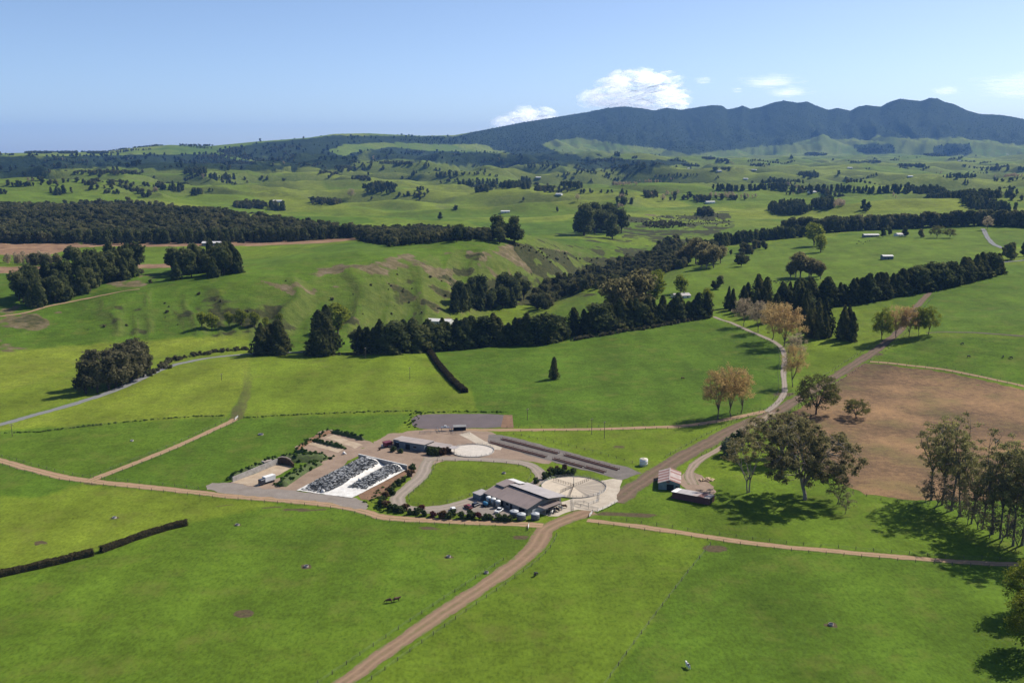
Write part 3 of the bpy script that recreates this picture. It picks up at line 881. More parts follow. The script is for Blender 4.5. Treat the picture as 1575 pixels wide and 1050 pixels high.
def conifer(seed, H, Rr, n=900, size=0.55):
    rng = np.random.RandomState(seed)
    mb = MB()
    t = rng.rand(n) ** 0.85
    th = rng.rand(n) * 2 * math.pi
    lean = rng.normal(size=2) * 0.03 * H
    ex = 0.42 + 0.3 * rng.rand()
    prof = (1 - t) ** ex * np.minimum(1, 0.7 + 2.0 * t)
    lob = 1 + 0.30 * np.sin(th * 2 + rng.rand() * 6 + t * 7) + 0.20 * np.sin(th * 5 + t * 15 + rng.rand() * 6) + 0.12 * np.sin(t * 31 + th)
    rr = Rr * prof * lob * (0.75 + 0.32 * rng.rand(n)) + 0.15
    z = H * (0.03 + 0.97 * t)
    p = np.stack([rr * np.cos(th) + lean[0] * t, rr * np.sin(th) + lean[1] * t, z - 0.18 * rr], 1)
    nrm = np.stack([np.cos(th), np.sin(th), np.full(n, 0.35)], 1) + 0.6 * rng.normal(size=(n, 3))
    mb.leaves(p, nrm, size * (0.65 + 0.7 * (1 - t)), rng, 0.4 + 0.25 * np.sin(th * 3 + t * 14) + 0.5 * (rng.rand(n) - 0.5))
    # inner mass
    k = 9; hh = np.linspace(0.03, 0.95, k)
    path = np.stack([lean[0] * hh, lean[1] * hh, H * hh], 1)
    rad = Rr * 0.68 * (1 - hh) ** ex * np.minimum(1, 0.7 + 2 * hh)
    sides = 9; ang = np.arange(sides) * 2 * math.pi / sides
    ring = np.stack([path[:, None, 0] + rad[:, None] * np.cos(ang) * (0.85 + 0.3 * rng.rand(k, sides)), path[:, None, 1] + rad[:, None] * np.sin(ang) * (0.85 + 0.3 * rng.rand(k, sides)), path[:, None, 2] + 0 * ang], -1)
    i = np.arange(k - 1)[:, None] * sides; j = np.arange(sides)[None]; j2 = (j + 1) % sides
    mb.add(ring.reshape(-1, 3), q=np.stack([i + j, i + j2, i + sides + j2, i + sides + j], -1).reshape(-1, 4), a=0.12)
    tr = MB(); tr.tube([(0, 0, -0.6), (0, 0, H * 0.2), (lean[0] * 0.6, lean[1] * 0.6, H * 0.6)], [0.035 * H * 0.5, 0.03 * H * 0.4, 0.06], 6)
    return mb.mesh('conifer_crown'), tr.mesh('conifer_trunk', True)

def lobed_tree(seed, H, W, n=1500, size=0.6, base=0.22, nl=9, up=0.25, core=0.72, flatten=0.8, trunks=1):
    rng = np.random.RandomState(seed)
    lobes = []
    cz = H * (base + (1 - base) * 0.5); hz = H * (1 - base) * 0.5
    for i in range(nl):
        a = 2 * math.pi * (i + 0.6 * rng.rand()) / nl * 1.9
        e = rng.rand()
        rad = W * 0.5 * (0.25 + 0.42 * rng.rand())
        z = cz + hz * (rng.rand() * 1.5 - 0.75)
        k = math.sqrt(max(0.15, 1 - ((z - cz) / hz) ** 2))
        lr = W * (0.19 + 0.09 * rng.rand())
        lobes.append(((math.cos(a) * rad * k, math.sin(a) * rad * k, z), (lr, lr * (0.85 + 0.3 * rng.rand()), lr * flatten)))
    lobes.append(((0, 0, cz), (W * 0.28, W * 0.28, hz * 0.7)))
    lobes.append(((rng.normal() * W * 0.06, rng.normal() * W * 0.06, H - hz * 0.45), (W * 0.22, W * 0.22, hz * 0.45)))
    mb = crown_lobes(lobes, n, size, rng, core, up)
    tr = MB()
    for k in range(trunks):
        off = rng.normal(size=2) * 0.05 * W * (k > 0)
        tr.tube([(off[0], off[1], -0.6), (off[0] * 1.1, off[1] * 1.1, H * base * 0.6), (off[0] * 2, off[1] * 2, cz)], [0.028 * H, 0.022 * H, 0.01 * H], 7)
    for c, r in lobes[:nl]:
        c = np.array(c)
        tr.tube([(0, 0, H * base * 0.7), (c[0] * 0.4, c[1] * 0.4, (H * base + c[2]) * 0.5), tuple(c)], [0.013 * H, 0.009 * H, 0.004 * H], 5)
    return mb.mesh('crown'), tr.mesh('trunk', True)

def domed(seed, H, W, base=0.25, ncl=60, leaf_n=110, cr=2.0, leaf=0.28, flat=0.6, rad=0.025, fork=0.2, limbs=5, low=-0.35, shell=0.5, thin=1.0, stems=1, core=0.0, peak=1.0):
    """crown of leaf clumps on a dome, each carried by a limb that leaves the fork"""
    rng = np.random.RandomState(seed)
    tr = MB(); mb = MB()
    cz = H * base + (H - H * base) * 0.42; hz_u = H - cz - cr * flat * 0.6; hz_d = cz - H * base
    d = unit(rng.normal(size=(ncl * 4, 3))); d = d[d[:, 2] > low][:ncl]
    rr = shell + (1 - shell) * rng.rand(len(d)) ** 0.6
    az = np.arctan2(d[:, 1], d[:, 0]); irr = 1 + 0.16 * np.sin(az * 2 + rng.rand() * 6) + 0.12 * np.sin(az * 3 + rng.rand() * 6)
    C = np.stack([d[:, 0] * rr * irr * (W / 2 - cr * 0.6), d[:, 1] * rr * irr * (W / 2 - cr * 0.6), cz + d[:, 2] * rr * np.where(d[:, 2] > 0, hz_u, hz_d)], 1)
    lim = []
    for s_ in range(stems):
        so = np.array([0.5 * math.cos(s_ * 2.4), 0.5 * math.sin(s_ * 2.4), 0]) * (stems > 1)
        top = np.array([rng.normal() * 0.02 * H, rng.normal() * 0.02 * H, H * fork]) + so * 2
        tr.tube([so + (0, 0, -0.8), so * 1.2 + (0, 0, H * 0.03), (so + top) * 0.5 + (0.01 * H * rng.normal(), 0, 0), top], np.array([1.45, 1.05, 0.9, 0.8]) * rad * H / stems ** 0.5, 9)
        for k in range(limbs):
            a = 2 * math.pi * (k + 0.5 * rng.rand()) / limbs + s_
            e = 0.25 + 0.35 * rng.rand()
            end = np.array([math.cos(a) * W * 0.5 * e, math.sin(a) * W * 0.5 * e, H * (0.55 + 0.3 * rng.rand()) * peak])
            m1 = top * 0.62 + end * 0.38 + rng.normal(size=3) * 0.02 * H - np.array([0, 0, 0.01 * H]); m2 = top * 0.25 + end * 0.75 + rng.normal(size=3) * 0.02 * H
            path = np.array([top - (0, 0, 0.02 * H), m1, m2, end])
            tr.tube(path, np.array([0.62, 0.45, 0.3, 0.14]) * rad * H / stems ** 0.5, 6)
            lim.append(path)
    nodes = np.array([q for p_ in lim for q in (p_[1], (p_[1] + p_[2]) / 2, p_[2], p_[3])])
    for c in C:
        dd = np.linalg.norm(nodes - c, axis=1) + 0.35 * np.maximum(0, nodes[:, 2] - c[2] + 0.1 * H)
        q = nodes[dd.argmin()]
        tr.tube([q, (q + c) / 2 + rng.normal(size=3) * 0.02 * H + (0, 0, 0.012 * H), c], np.array([0.16, 0.1, 0.04]) * rad * H + 0.02, 4)
    k = leaf_n
    sub = unit(rng.normal(size=(len(C), 5, 3))) * cr * 0.55 * np.array([1, 1, flat])
    pick = rng.randint(0, 5, size=(len(C), k))
    off = sub[np.arange(len(C))[:, None], pick] + unit(rng.normal(size=(len(C), k, 3))) * (rng.rand(len(C), k, 1) ** 0.45) * cr * 0.62 * np.array([1, 1, flat])
    pts = (C[:, None] + off).reshape(-1, 3)
    nrm = unit(off.reshape(-1, 3)) * 0.8 + 0.55 * rng.normal(size=pts.shape) + np.array([0, 0, 0.45])
    cs = 0.1 + 0.4 * rng.rand(len(C))
    mb.leaves(pts, nrm, leaf, rng, np.repeat(cs, k) + 0.5 * rng.rand(len(pts)))
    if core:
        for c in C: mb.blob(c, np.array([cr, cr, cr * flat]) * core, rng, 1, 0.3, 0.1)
    return mb.mesh('crown'), tr.mesh('trunk', True)

PROTO = {}
def proto(key, builder, seeds, leafm, bark):
    PROTO[key] = []
    for s in seeds:
        c, t = builder(s)
        c.materials.append(leafm); t.materials.append(bark)
        PROTO[key].append((c, t))
proto('cypress', lambda s: conifer(s, 20 + (s % 3), 4.0 + 0.4 * (s % 2), 1500, 0.60), (1, 2, 3, 4, 5), L_con, B_dark)
proto('pine', lambda s: lobed_tree(s, 20, 13, 1500, 0.75, 0.12, 9, 0.3, 0.74, 0.95), (11, 12, 13, 14), L_pine, B_dark)
proto('leanpine', lambda s: conifer(s, 20, 4.6, 1100, 0.75), (21, 22, 23), L_pine, B_dark)
proto('bushtree', lambda s: lobed_tree(s, 15, 11, 900, 0.7, 0.08, 7, 0.3, 0.78, 0.85), (31, 32, 33, 34), L_bush, B_dark)
proto('gumclump', lambda s: lobed_tree(s, 20, 13, 1500, 0.6, 0.18, 10, 0.25, 0.62, 0.9), (41, 42, 43), L_gum, B_gum)
proto('wattle', lambda s: lobed_tree(s, 16, 9, 1600, 0.5, 0.06, 9, 0.2, 0.72, 1.1), (46, 47, 48), L_hedge, B_dark)
proto('lime', lambda s: lobed_tree(s, 14, 10, 1300, 0.5, 0.12, 9, 0.2, 0.5, 0.95), (51, 52, 53), L_lime, B_twig)
proto('gold', lambda s: domed(s, 24, 17, 0.22, 120, 55, 1.9, 0.20, 0.9, 0.012, 0.16, 7, -0.6, 0.35), (61, 62, 63), L_gold, B_twig)
proto('orange', lambda s: domed(s, 22, 19, 0.16, 130, 65, 1.9, 0.22, 0.85, 0.012, 0.14, 7, -0.7, 0.35), (66, 67), L_orange, B_twig)
proto('pale', lambda s: domed(s, 20, 14, 0.16, 100, 42, 1.7, 0.20, 0.9, 0.011, 0.15, 6, -0.6, 0.3), (71, 72), L_pale, B_twig)
proto('limepoplar', lambda s: domed(s, 20, 14, 0.14, 110, 70, 1.7, 0.22, 0.9, 0.012, 0.15, 6, -0.7, 0.4), (76, 77), L_lime, B_twig)
proto('oak', lambda s: domed(s, 15, 17, 0.13, 120, 70, 1.5, 0.19, 0.75, 0.020, 0.16, 7, -0.6, 0.45), (81, 82), L_olive, B_dark)
proto('gum', lambda s: domed(s, 30, 38, 0.17, 200, 150, 2.4, 0.27, 0.65, 0.024, 0.15, 8, -0.75, 0.35, core=0.3), (91, 92), L_gum, B_gum)
proto('tallgum', lambda s: domed(s, 34, 19, 0.27, 84, 62, 1.75, 0.24, 0.5, 0.0125, 0.34, 7, -0.9, 0.2), (95, 96, 97, 98), L_gumg, B_grey)
proto('understorey', lambda s: domed(s, 12, 9, 0.15, 44, 30, 1.2, 0.18, 0.8, 0.012, 0.14, 6, -0.8, 0.3), (105, 106), L_under, B_grey)
proto('palegum', lambda s: domed(s, 22, 22, 0.30, 62, 90, 1.7, 0.24, 0.5, 0.017, 0.22, 5, -0.3, 0.5, stems=2), (101,), L_gum, B_gum)
proto('roundshrub', lambda s: lobed_tree(s, 2.4, 2.3, 420, 0.20, 0.02, 6, 0.25, 0.8, 0.85), (111, 112, 113), L_shrub, B_dark)
proto('redshrub', lambda s: lobed_tree(s, 2.2, 2.2, 420, 0.20, 0.02, 6, 0.25, 0.8, 0.85), (114, 115), L_red, B_dark)
proto('rustshrub', lambda s: lobed_tree(s, 2.3, 2.2, 420, 0.20, 0.02, 6, 0.25, 0.8, 0.85), (116, 117), L_rust, B_dark)
proto('greyshrub', lambda s: lobed_tree(s, 4.2, 5.0, 900, 0.26, 0.02, 8, 0.25, 0.82, 0.8), (118,), L_grey, B_dark)
PH = {k: max(v.co.z for v in PROTO[k][0][0].vertices) for k in PROTO}
_trng = random.Random(5)

def tree(name, key, px=None, H=None, Hpx=None, label=None, cat='tree', group=None, at=None, wide=1.0, var=None, sink=0.0):
    """one tree on the land below a photo pixel (base), scaled to a height in metres or photo pixels"""
    p = at if at is not None else ground_at(*px)
    if H is None: H = Hpx / px_per_m(p) / 0.98
    vs = PROTO[key]
    i = var if var is not None else _trng.randrange(len(vs))
    c, t = vs[i % len(vs)]
    s = H / max(5e-3, PHV[key][i % len(vs)])
    e = empty(name, (p.x, p.y, p.z - sink), _trng.uniform(0, 6.28), label, cat, group)
    e.scale = (s * wide, s * wide, s)
    link_mesh('trunk', t, None, e); link_mesh('crown', c, None, e)
    return e
PHV = {k: [max(v.co.z for v in c.vertices) for c, t in PROTO[k]] for k in PROTO}

def ordinal(k):
    w = ['first', 'second', 'third', 'fourth', 'fifth', 'sixth', 'seventh', 'eighth', 'ninth', 'tenth', 'eleventh', 'twelfth']
    if k < 12: return w[k]
    k += 1
    return '%d%s' % (k, 'th' if 10 <= k % 100 <= 20 else {1: 'st', 2: 'nd', 3: 'rd'}.get(k % 10, 'th'))
def number_labels(made, label):
    made.sort(key=lambda o: float(project(o.location.x, o.location.y, o.location.z)[0]))
    for k, o in enumerate(made):
        o['label'] = '%s from the left, %s' % (ordinal(k), label)

def row_of(name, key, pxs, n, Hpx, label, group, jit=0.3, hj=0.2, wide=(0.9, 1.15), cat='tree'):
    pts = GP(pxs)
    seg = [(pts[i + 1].xy - pts[i].xy).length for i in range(len(pts) - 1)]
    tot = sum(seg); hs = Hpx if isinstance(Hpx, (list, tuple)) else [Hpx] * len(pxs)
    made = []
    for k in range(n):
        d = tot * (k + 0.5 + _trng.uniform(-jit, jit)) / n
        i = 0
        while i < len(seg) - 1 and d > seg[i]: d -= seg[i]; i += 1
        a = d / seg[i]
        x = pts[i].x * (1 - a) + pts[i + 1].x * a; y = pts[i].y * (1 - a) + pts[i + 1].y * a
        q = Vector((x + _trng.uniform(-1, 1), y + _trng.uniform(-1, 1), 0)); q.z = h1(q.x, q.y)
        kk = key if isinstance(key, str) else _trng.choice(key)
        hp = hs[i] * (1 - a) + hs[i + 1] * a
        made.append(tree(name, kk, at=q, Hpx=hp * _trng.uniform(1 - hj, 1 + hj), label=label, group=group, wide=_trng.uniform(*wide), cat=cat))
    number_labels(made, label)

def clump_of(name, key, poly, n, Hpx, label, group, hj=0.25, wide=(0.9, 1.2), cat='tree', mind=4.0):
    """n trees spread over the patch of land outlined in the photo"""
    w = GP(poly); xs = [p.x for p in w]; ys = [p.y for p in w]
    pol = [(p.x, p.y) for p in w]
    done = []; tries = 0; made = []
    while len(done) < n and tries < n * 400:
        tries += 1
        x = _trng.uniform(min(xs), max(xs)); y = _trng.uniform(min(ys), max(ys))
        if not in_poly(np.array([x]), np.array([y]), pol)[0]: continue
        if any((x - a) ** 2 + (y - b) ** 2 < mind ** 2 for a, b in done): continue
        done.append((x, y))
        kk = key if isinstance(key, str) else _trng.choice(key)
        made.append(tree(name, kk, at=Vector((x, y, h1(x, y))), Hpx=Hpx * _trng.uniform(1 - hj, 1 + hj), label=label, group=group, wide=_trng.uniform(*wide), cat=cat))
    number_labels(made, label)

# --- tall shelter rows behind the home paddocks
g = 'cypress shelter row behind the home paddocks'
row_of('cypress_tree', ['cypress', 'cypress', 'leanpine', 'cypress', 'pine'], [(545,542),(600,543),(660,541),(700,538),(760,532),(830,530),(868,521)], 40, [44,45,46,45,44,42,40], 'dark pointed cypress in the shelter row behind the clipped hedge', g, hj=0.18, wide=(1.3, 1.9))
g = 'cypress row above the rolling paddock'
row_of('cypress_tree', ['cypress', 'cypress', 'leanpine', 'cypress', 'pine'], [(880,516),(930,509),(990,500),(1050,492),(1090,487)], 22, [38,38,36,38,36], 'dark cypress in the row with a brown hedge at its foot', g, hj=0.25, wide=(1.2, 1.7))
g = 'cypress row climbing to the upper right paddocks'
row_of('cypress_tree', ['cypress', 'cypress', 'leanpine', 'cypress', 'pine'], [(1195,484),(1250,475),(1320,466),(1400,452),(1470,438),(1540,420)], 52, [44,40,36,34,32,28], 'dark cypress in the long row climbing beside the upper right race', g, hj=0.2, wide=(1.35, 1.9))
g = 'cypresses behind the bronze drive trees'
clump_of('cypress_tree', 'cypress', P(1105,474,1160,470,1240,476,1245,500,1200,504,1150,486,1108,484), 22, 42, 'dark cypress in the thick stand behind the bronze drive trees', g, mind=5)
g = 'cypresses of the short block'
clump_of('cypress_tree', 'cypress', P(1236,512,1258,505,1312,520,1318,526,1282,526,1240,520), 11, 46, 'dark cypress in the short block right of the bronze drive trees', g, mind=4, hj=0.16)
g = 'conifers beside the country road'
clump_of('cypress_tree', 'cypress', P(394,547,420,538,446,542,444,549,410,552), 8, 44, 'dark conifer where the grey road ends', g, mind=3.5, hj=0.16, wide=(1.3, 1.6))
clump_of('cypress_tree', 'cypress', P(472,546,492,538,512,540,510,548,480,550), 6, 60, 'tall conifer in the clump left of the shelter row', 'conifers left of the shelter row', mind=3.0, hj=0.2, wide=(1.2, 1.5))
# --- rough trees in a block by the grey road
row_of('roadside_tree', 'wattle', [(128,606),(160,603),(195,590),(228,575)], 10, 52, 'dense brown-green tree in the front row beside the grey country road', 'roadside block of trees', hj=0.15, wide=(1.1, 1.4))
row_of('roadside_tree', 'wattle', [(140,597),(175,590),(215,576)], 5, 52, 'dense brown-green tree in the back row of the roadside block', 'roadside block of trees', hj=0.1, wide=(1.1, 1.4))
# --- standing alone in the paddocks
tree('lone_conifer', 'cypress', (852,583), Hpx=35, label='lone dark conical tree in the middle of the rolling green paddock', wide=1.0)
# --- pines on the plateau and hill
clump_of('pine_tree', ['leanpine', 'pine'], P(10,468,60,448,120,432,205,416,212,426,150,446,100,462,60,474,20,482), 52, 38, 'dark pine in the long stand on the left hillside', 'left hillside pine stand', mind=6)
clump_of('pine_tree', ['pine', 'leanpine'], P(244,428,270,414,330,408,378,412,376,420,320,432,280,432), 30, 34, 'dark pine in the compact stand on the bare hill shoulder', 'hill shoulder pines', mind=6)
clump_of('pine_tree', 'pine', P(757,372,775,366,806,374,806,381,780,382), 6, 32, 'rounded dark pine in the knot at the brow of the gully', 'brow of the gully pines', mind=6, wide=(1.1, 1.35))
clump_of('pine_tree', 'pine', P(694,368,722,366,724,371,698,373), 4, 20, 'rounded pine in the small knot left of the gully', 'small knot of pines', mind=6, wide=(1.1, 1.35))
clump_of('pine_tree', 'pine', P(886,358,915,352,970,356,974,366,940,368,900,364), 12, 40, 'big rounded pine in the stand beyond the gully', 'pines beyond the gully', mind=8, wide=(1.1, 1.35))
clump_of('pine_tree', ['leanpine', 'pine'], P(694,474,720,462,790,452,812,462,800,472,740,476,700,480), 26, 34, 'dark pine in the plantation down in the gully', 'gully plantation pines', mind=5.5)
clump_of('gum_tree', 'gumclump', P(938,498,955,488,985,488,990,498,965,502), 8, 62, 'tall grey-green gum in the clump behind the cypress row', 'gums behind the cypress row', mind=4, wide=(0.9, 1.15))
clump_of('gum_tree', 'gumclump', P(1042,412,1060,404,1110,404,1112,412,1070,416), 12, 32, 'dull green gum in the stand by the upper gully', 'gums of the upper gully', mind=6, wide=(1.1, 1.3))
clump_of('gum_tree', 'gumclump', P(1212,428,1240,422,1268,424,1262,431,1225,432), 7, 32, 'grey-green gum in the oval clump on the upper right paddock', 'oval gum clump', mind=6, wide=(1.1, 1.4))
clump_of('pine_tree', 'pine', P(1548,398,1575,392,1610,392,1600,402,1550,402), 5, 22, 'dark round tree by the upper right country road', 'roadside trees upper right', mind=6)
# --- willows and poplars
tree('willow_tree', 'lime', (520,514), Hpx=48, label='yellow-green willow behind the tall conifers left of the shelter row', wide=1.15, var=0)
row_of('willow_tree', 'lime', [(300,506),(345,504),(395,503),(440,502)], 7, [22,24,24,20], 'small yellow-green willow along the foot of the bare hill', 'willows under the bare hill', hj=0.15, wide=(0.9, 1.2))
clump_of('willow_tree', 'lime', P(992,462,1010,455,1016,462,1000,470), 4, 40, 'yellow-green willow behind the cypress row by the farmhouse', 'willows by the farmhouse', mind=4)
tree('willow_tree', 'lime', (1047,452), Hpx=30, label='yellow-green willow just left of the hidden white farmhouse roof', var=1)
tree('willow_tree', 'lime', (1252,378), Hpx=34, label='large yellow-green willow on the crest of the upper right paddock', wide=1.3, var=2)
tree('willow_tree', 'lime', (1262,388), Hpx=26, label='smaller yellow-green willow below the crest willow', wide=1.2, var=0)
tree('willow_tree', 'lime', (1088,468), Hpx=26, label='yellow-green willow between the two cypress stands near the farmhouse', var=1)
# --- bronze trees by the drive
tree('bronze_tree', 'gold', (1104,645), Hpx=82, label='leftmost of three tall bronze trees beside the mid track', wide=1.05, var=0)
tree('bronze_tree', 'gold', (1124,641), Hpx=80, label='middle of three tall bronze trees beside the mid track', wide=0.85, var=1)
tree('bronze_tree', 'gold', (1140,636), Hpx=68, label='rightmost of three tall bronze trees beside the mid track', wide=0.9, var=2)
tree('bronze_tree', 'orange', (1206,533), Hpx=66, label='largest rusty bronze tree on the bend of the drive', wide=1.0, var=0)
tree('bronze_tree', 'gold', (1188,523), Hpx=58, label='bronze tree just left of the largest one on the drive', wide=0.95, var=1)
tree('bare_tree', 'pale', (1166,511), Hpx=48, label='pale half-bare tree third up the drive avenue', wide=1.0, var=0)
tree('bare_tree', 'pale', (1144,502), Hpx=44, label='pale grey budding tree at the top of the drive avenue', wide=1.0, var=1)
tree('bronze_tree', 'gold', (1219,595), Hpx=64, label='slim bronze tree at the lower straight of the drive', wide=0.8, var=2)
tree('bare_tree', 'pale', (1222,560), Hpx=48, label='pale bronze tree midway along the drive straight', wide=0.9, var=1)
tree('green_poplar', 'limepoplar', (1357,525), Hpx=50, label='green poplar at the left end of the row by the race', wide=1.0, var=0)
tree('bronze_poplar', 'orange', (1378,520), Hpx=48, label='rusty poplar second from the left in the row by the race', wide=0.9, var=1)
tree('bronze_poplar', 'orange', (1398,518), Hpx=46, label='rusty poplar in the middle of the row by the race', wide=0.9, var=0)
tree('green_poplar', 'limepoplar', (1413,516), Hpx=42, label='green poplar second from the right in the row by the race', wide=0.9, var=1)
tree('green_poplar', 'limepoplar', (1428,514), Hpx=42, label='green poplar at the right end of the row by the race', wide=1.0, var=0)
# --- oaks on the brown paddock's edge
tree('oak_tree', 'oak', (1255,637), Hpx=60, label='round olive tree with dark trunk at the brown paddock corner', wide=1.1, var=0)
tree('oak_tree', 'oak', (1317,643), Hpx=30, label='low olive tree standing on the brown paddock', wide=1.35, var=1)
# --- gums
tree('gum_tree', 'gum', (1238,768), Hpx=120, label='huge spreading gum with thick forked trunk right of the red shed', wide=0.94, var=0)
tree('gum_tree', 'palegum', (1150,757), Hpx=86, label='pale-limbed thin gum close to the red shed', wide=1.0, var=0)
tree('gum_tree', 'gum', (1200,706), Hpx=74, label='brownish gum behind and left of the huge spreading gum', wide=1.0, var=1)
for k, (x, y, h) in enumerate([(1424,772,34),(1440,780,46),(1456,788,40),(1472,798,50),(1488,806,40),(1504,814,52),(1522,826,44),(1540,834,52),(1562,846,50)]):
    tree('understorey_tree', 'understorey', (x, y), Hpx=h, label='%s from the left, brown understorey tree among the gum grove trunks' % ordinal(k), group='understorey of the gum grove', wide=_trng.uniform(0.9, 1.3))
tree('understorey_tree', 'understorey', (1288,775), Hpx=46, label='dull small tree at the right skirt of the huge spreading gum', wide=1.1)
tree('understorey_tree', 'understorey', (1300,790), Hpx=34, label='drooping dull sapling lowest right of the huge spreading gum', wide=1.0)
for i, (x, y, h, w) in enumerate([(1432,769,118,0.95),(1449,776,120,0.9),(1463,785,142,0.95),(1477,794,120,0.85),(1494,805,100,0.85),(1511,814,96,0.85),(1526,821,146,0.95),(1538,828,128,0.8),(1548,824,134,0.8),(1558,839,140,0.85),(1572,838,150,0.95),(1588,850,150,0.9),(1606,846,150,0.9)]):
    tree('tall_gum', 'tallgum', (x, y), Hpx=h, label='%s from the left, tall slender gum in the grove at the right edge' % ordinal(i), group='gum grove on the right edge', wide=w, var=i)
tree('green_tree', 'limepoplar', (1586,946), Hpx=84, label='yellow-green tree at the right edge below the gum grove', wide=1.35, var=0)
tree('green_tree', 'limepoplar', (1588,1004), Hpx=88, label='lowest yellow-green tree at the right edge of the picture', wide=1.35, var=1)
# --- shrubs near the sheds
tree('grey_shrub', 'greyshrub', (1121,700), Hpx=26, label='round silver-grey shrub beside the gravel lane', cat='shrub', wide=1.1)
tree('dark_shrub', 'roundshrub', (1136,684), Hpx=26, label='dark shrub behind the silver-grey shrub', cat='shrub', wide=1.0)
tree('bare_tree', 'pale', (1150,688), Hpx=44, label='thin leafless-looking tree behind the silver-grey shrub', wide=0.9, var=0)
# ------------------------------------------------------------------ woods that read as one mass
def stuff_protos(key, n, builder, mat):
    c = bpy.data.collections.new(key)
    for k in range(n):
        me = builder(k)
        me.materials.append(mat)
        c.objects.link(bpy.data.objects.new('%s_crown' % key, me))
    return c
C_bush = stuff_protos('bush', 5, lambda k: lobed_tree(200 + k, 14, 11, 620, 0.85, 0.02, 6, 0.3, 0.8, 0.85)[0], L_bush)
C_forest = stuff_protos('forest', 4, lambda k: lobed_tree(280 + k, 14, 12, 300, 1.1, 0.02, 6, 0.3, 0.85, 0.85)[0], L_forest)
C_pine = stuff_protos('dark_pine', 4, lambda k: (conifer(220 + k, 18, 5.0, 420, 1.0) if k % 2 else lobed_tree(225 + k, 18, 10, 480, 1.0, 0.03, 6, 0.3, 0.8, 1.1))[0], L_pine)
C_scrub = stuff_protos('scrub', 4, lambda k: lobed_tree(240 + k, 4.0, 5.0, 260, 0.5, 0.0, 5, 0.3, 0.8, 0.8)[0], L_hedge)
C_weed = stuff_protos('weed', 4, lambda k: lobed_tree(250 + k, 1.3, 2.2, 160, 0.22, 0.0, 5, 0.3, 0.8, 0.7)[0], L_weed)
C_pale = stuff_protos('pale_bare', 3, lambda k: lobed_tree(260 + k, 12, 7, 420, 0.55, 0.05, 6, 0.3, 0.0, 1.2)[0], L_pale)
C_lime = stuff_protos('lime', 3, lambda k: lobed_tree(270 + k, 12, 7, 420, 0.6, 0.03, 6, 0.3, 0.7, 1.2)[0], L_lime)

def scatter(name, label, pts, scl, coll, cat=None):
    """one object: many plants standing on the land"""
    me = bpy.data.meshes.new(name)
    pts = np.asarray(pts, np.float32)
    me.vertices.add(len(pts)); me.vertices.foreach_set('co', pts.ravel())
    rng = np.random.RandomState(len(pts))
    a = me.attributes.new('scl', 'FLOAT_VECTOR', 'POINT')
    s = np.asarray(scl, np.float32)
    if s.ndim == 1: s = np.stack([s * rng.uniform(0.85, 1.25, len(s)), s * rng.uniform(0.85, 1.25, len(s)), s], 1)
    a.data.foreach_set('vector', s.astype(np.float32).ravel())
    a = me.attributes.new('turn', 'FLOAT_VECTOR', 'POINT')
    r = np.zeros((len(pts), 3), np.float32); r[:, 2] = rng.rand(len(pts)) * 6.28; r[:, :2] = rng.normal(size=(len(pts), 2)) * 0.05
    a.data.foreach_set('vector', r.ravel())
    o = link_mesh(name, me)
    ng = bpy.data.node_groups.new(name, 'GeometryNodeTree')
    ng.interface.new_socket('Geometry', in_out='INPUT', socket_type='NodeSocketGeometry')
    ng.interface.new_socket('Geometry', in_out='OUTPUT', socket_type='NodeSocketGeometry')
    gi = ng.nodes.new('NodeGroupInput'); go = ng.nodes.new('NodeGroupOutput')
    ci = ng.nodes.new('GeometryNodeCollectionInfo')
    ci.inputs['Collection'].default_value = coll
    ci.inputs['Separate Children'].default_value = True
    ci.inputs['Reset Children'].default_value = True
    ip = ng.nodes.new('GeometryNodeInstanceOnPoints')
    ip.inputs['Pick Instance'].default_value = True
    for nm, sock in (('turn', 'Rotation'), ('scl', 'Scale')):
        na = ng.nodes.new('GeometryNodeInputNamedAttribute'); na.data_type = 'FLOAT_VECTOR'
        na.inputs['Name'].default_value = nm
        ng.links.new(na.outputs['Attribute'], ip.inputs[sock])
    ng.links.new(gi.outputs[0], ip.inputs['Points']); ng.links.new(ci.outputs[0], ip.inputs['Instance'])
    ng.links.new(ip.outputs[0], go.inputs[0])
    md = o.modifiers.new('plants', 'NODES'); md.node_group = ng
    tag(o, label, cat, kind='stuff')
    return o

def fill(poly, spacing, seed, dmin=0, keep=1.0):
    """points evenly over the land that the photo outlines"""
    rng = np.random.RandomState(seed)
    m = in_poly(PXX, PYY, poly) & front & (GD > dmin)
    # only land in view: keep the nearest sheet of each column
    if not m.any(): return np.zeros((0, 3))
    x0, x1, y0, y1 = GX[m].min(), GX[m].max(), GY[m].min(), GY[m].max()
    n = int((x1 - x0) * (y1 - y0) / spacing ** 2 * keep)
    x = rng.uniform(x0, x1, n); y = rng.uniform(y0, y1, n)
    z = hgt(x, y)
    px, py = project(x, y, z)
    k = in_poly(px, py, poly) & (np.hypot(x, y) > dmin)
    return np.stack([x, y, z - 0.3], 1)[k]

def along(pxs, spacing, seed, jit=2.0):
    rng = np.random.RandomState(seed)
    w = GP(pxs); out = []
    for a, b in zip(w[:-1], w[1:]):
        L = (b.xy - a.xy).length; n = max(1, int(L / spacing))
        for i in range(n):
            f = (i + rng.rand()) / n
            out.append((a.x * (1 - f) + b.x * f + rng.normal() * jit, a.y * (1 - f) + b.y * f + rng.normal() * jit))
    out = np.array(out)
    return np.column_stack([out, hgt(out[:, 0], out[:, 1]) - 0.3])

def sizes(n, lo, hi, seed=0):
    return np.random.RandomState(seed + n).uniform(lo, hi, n)

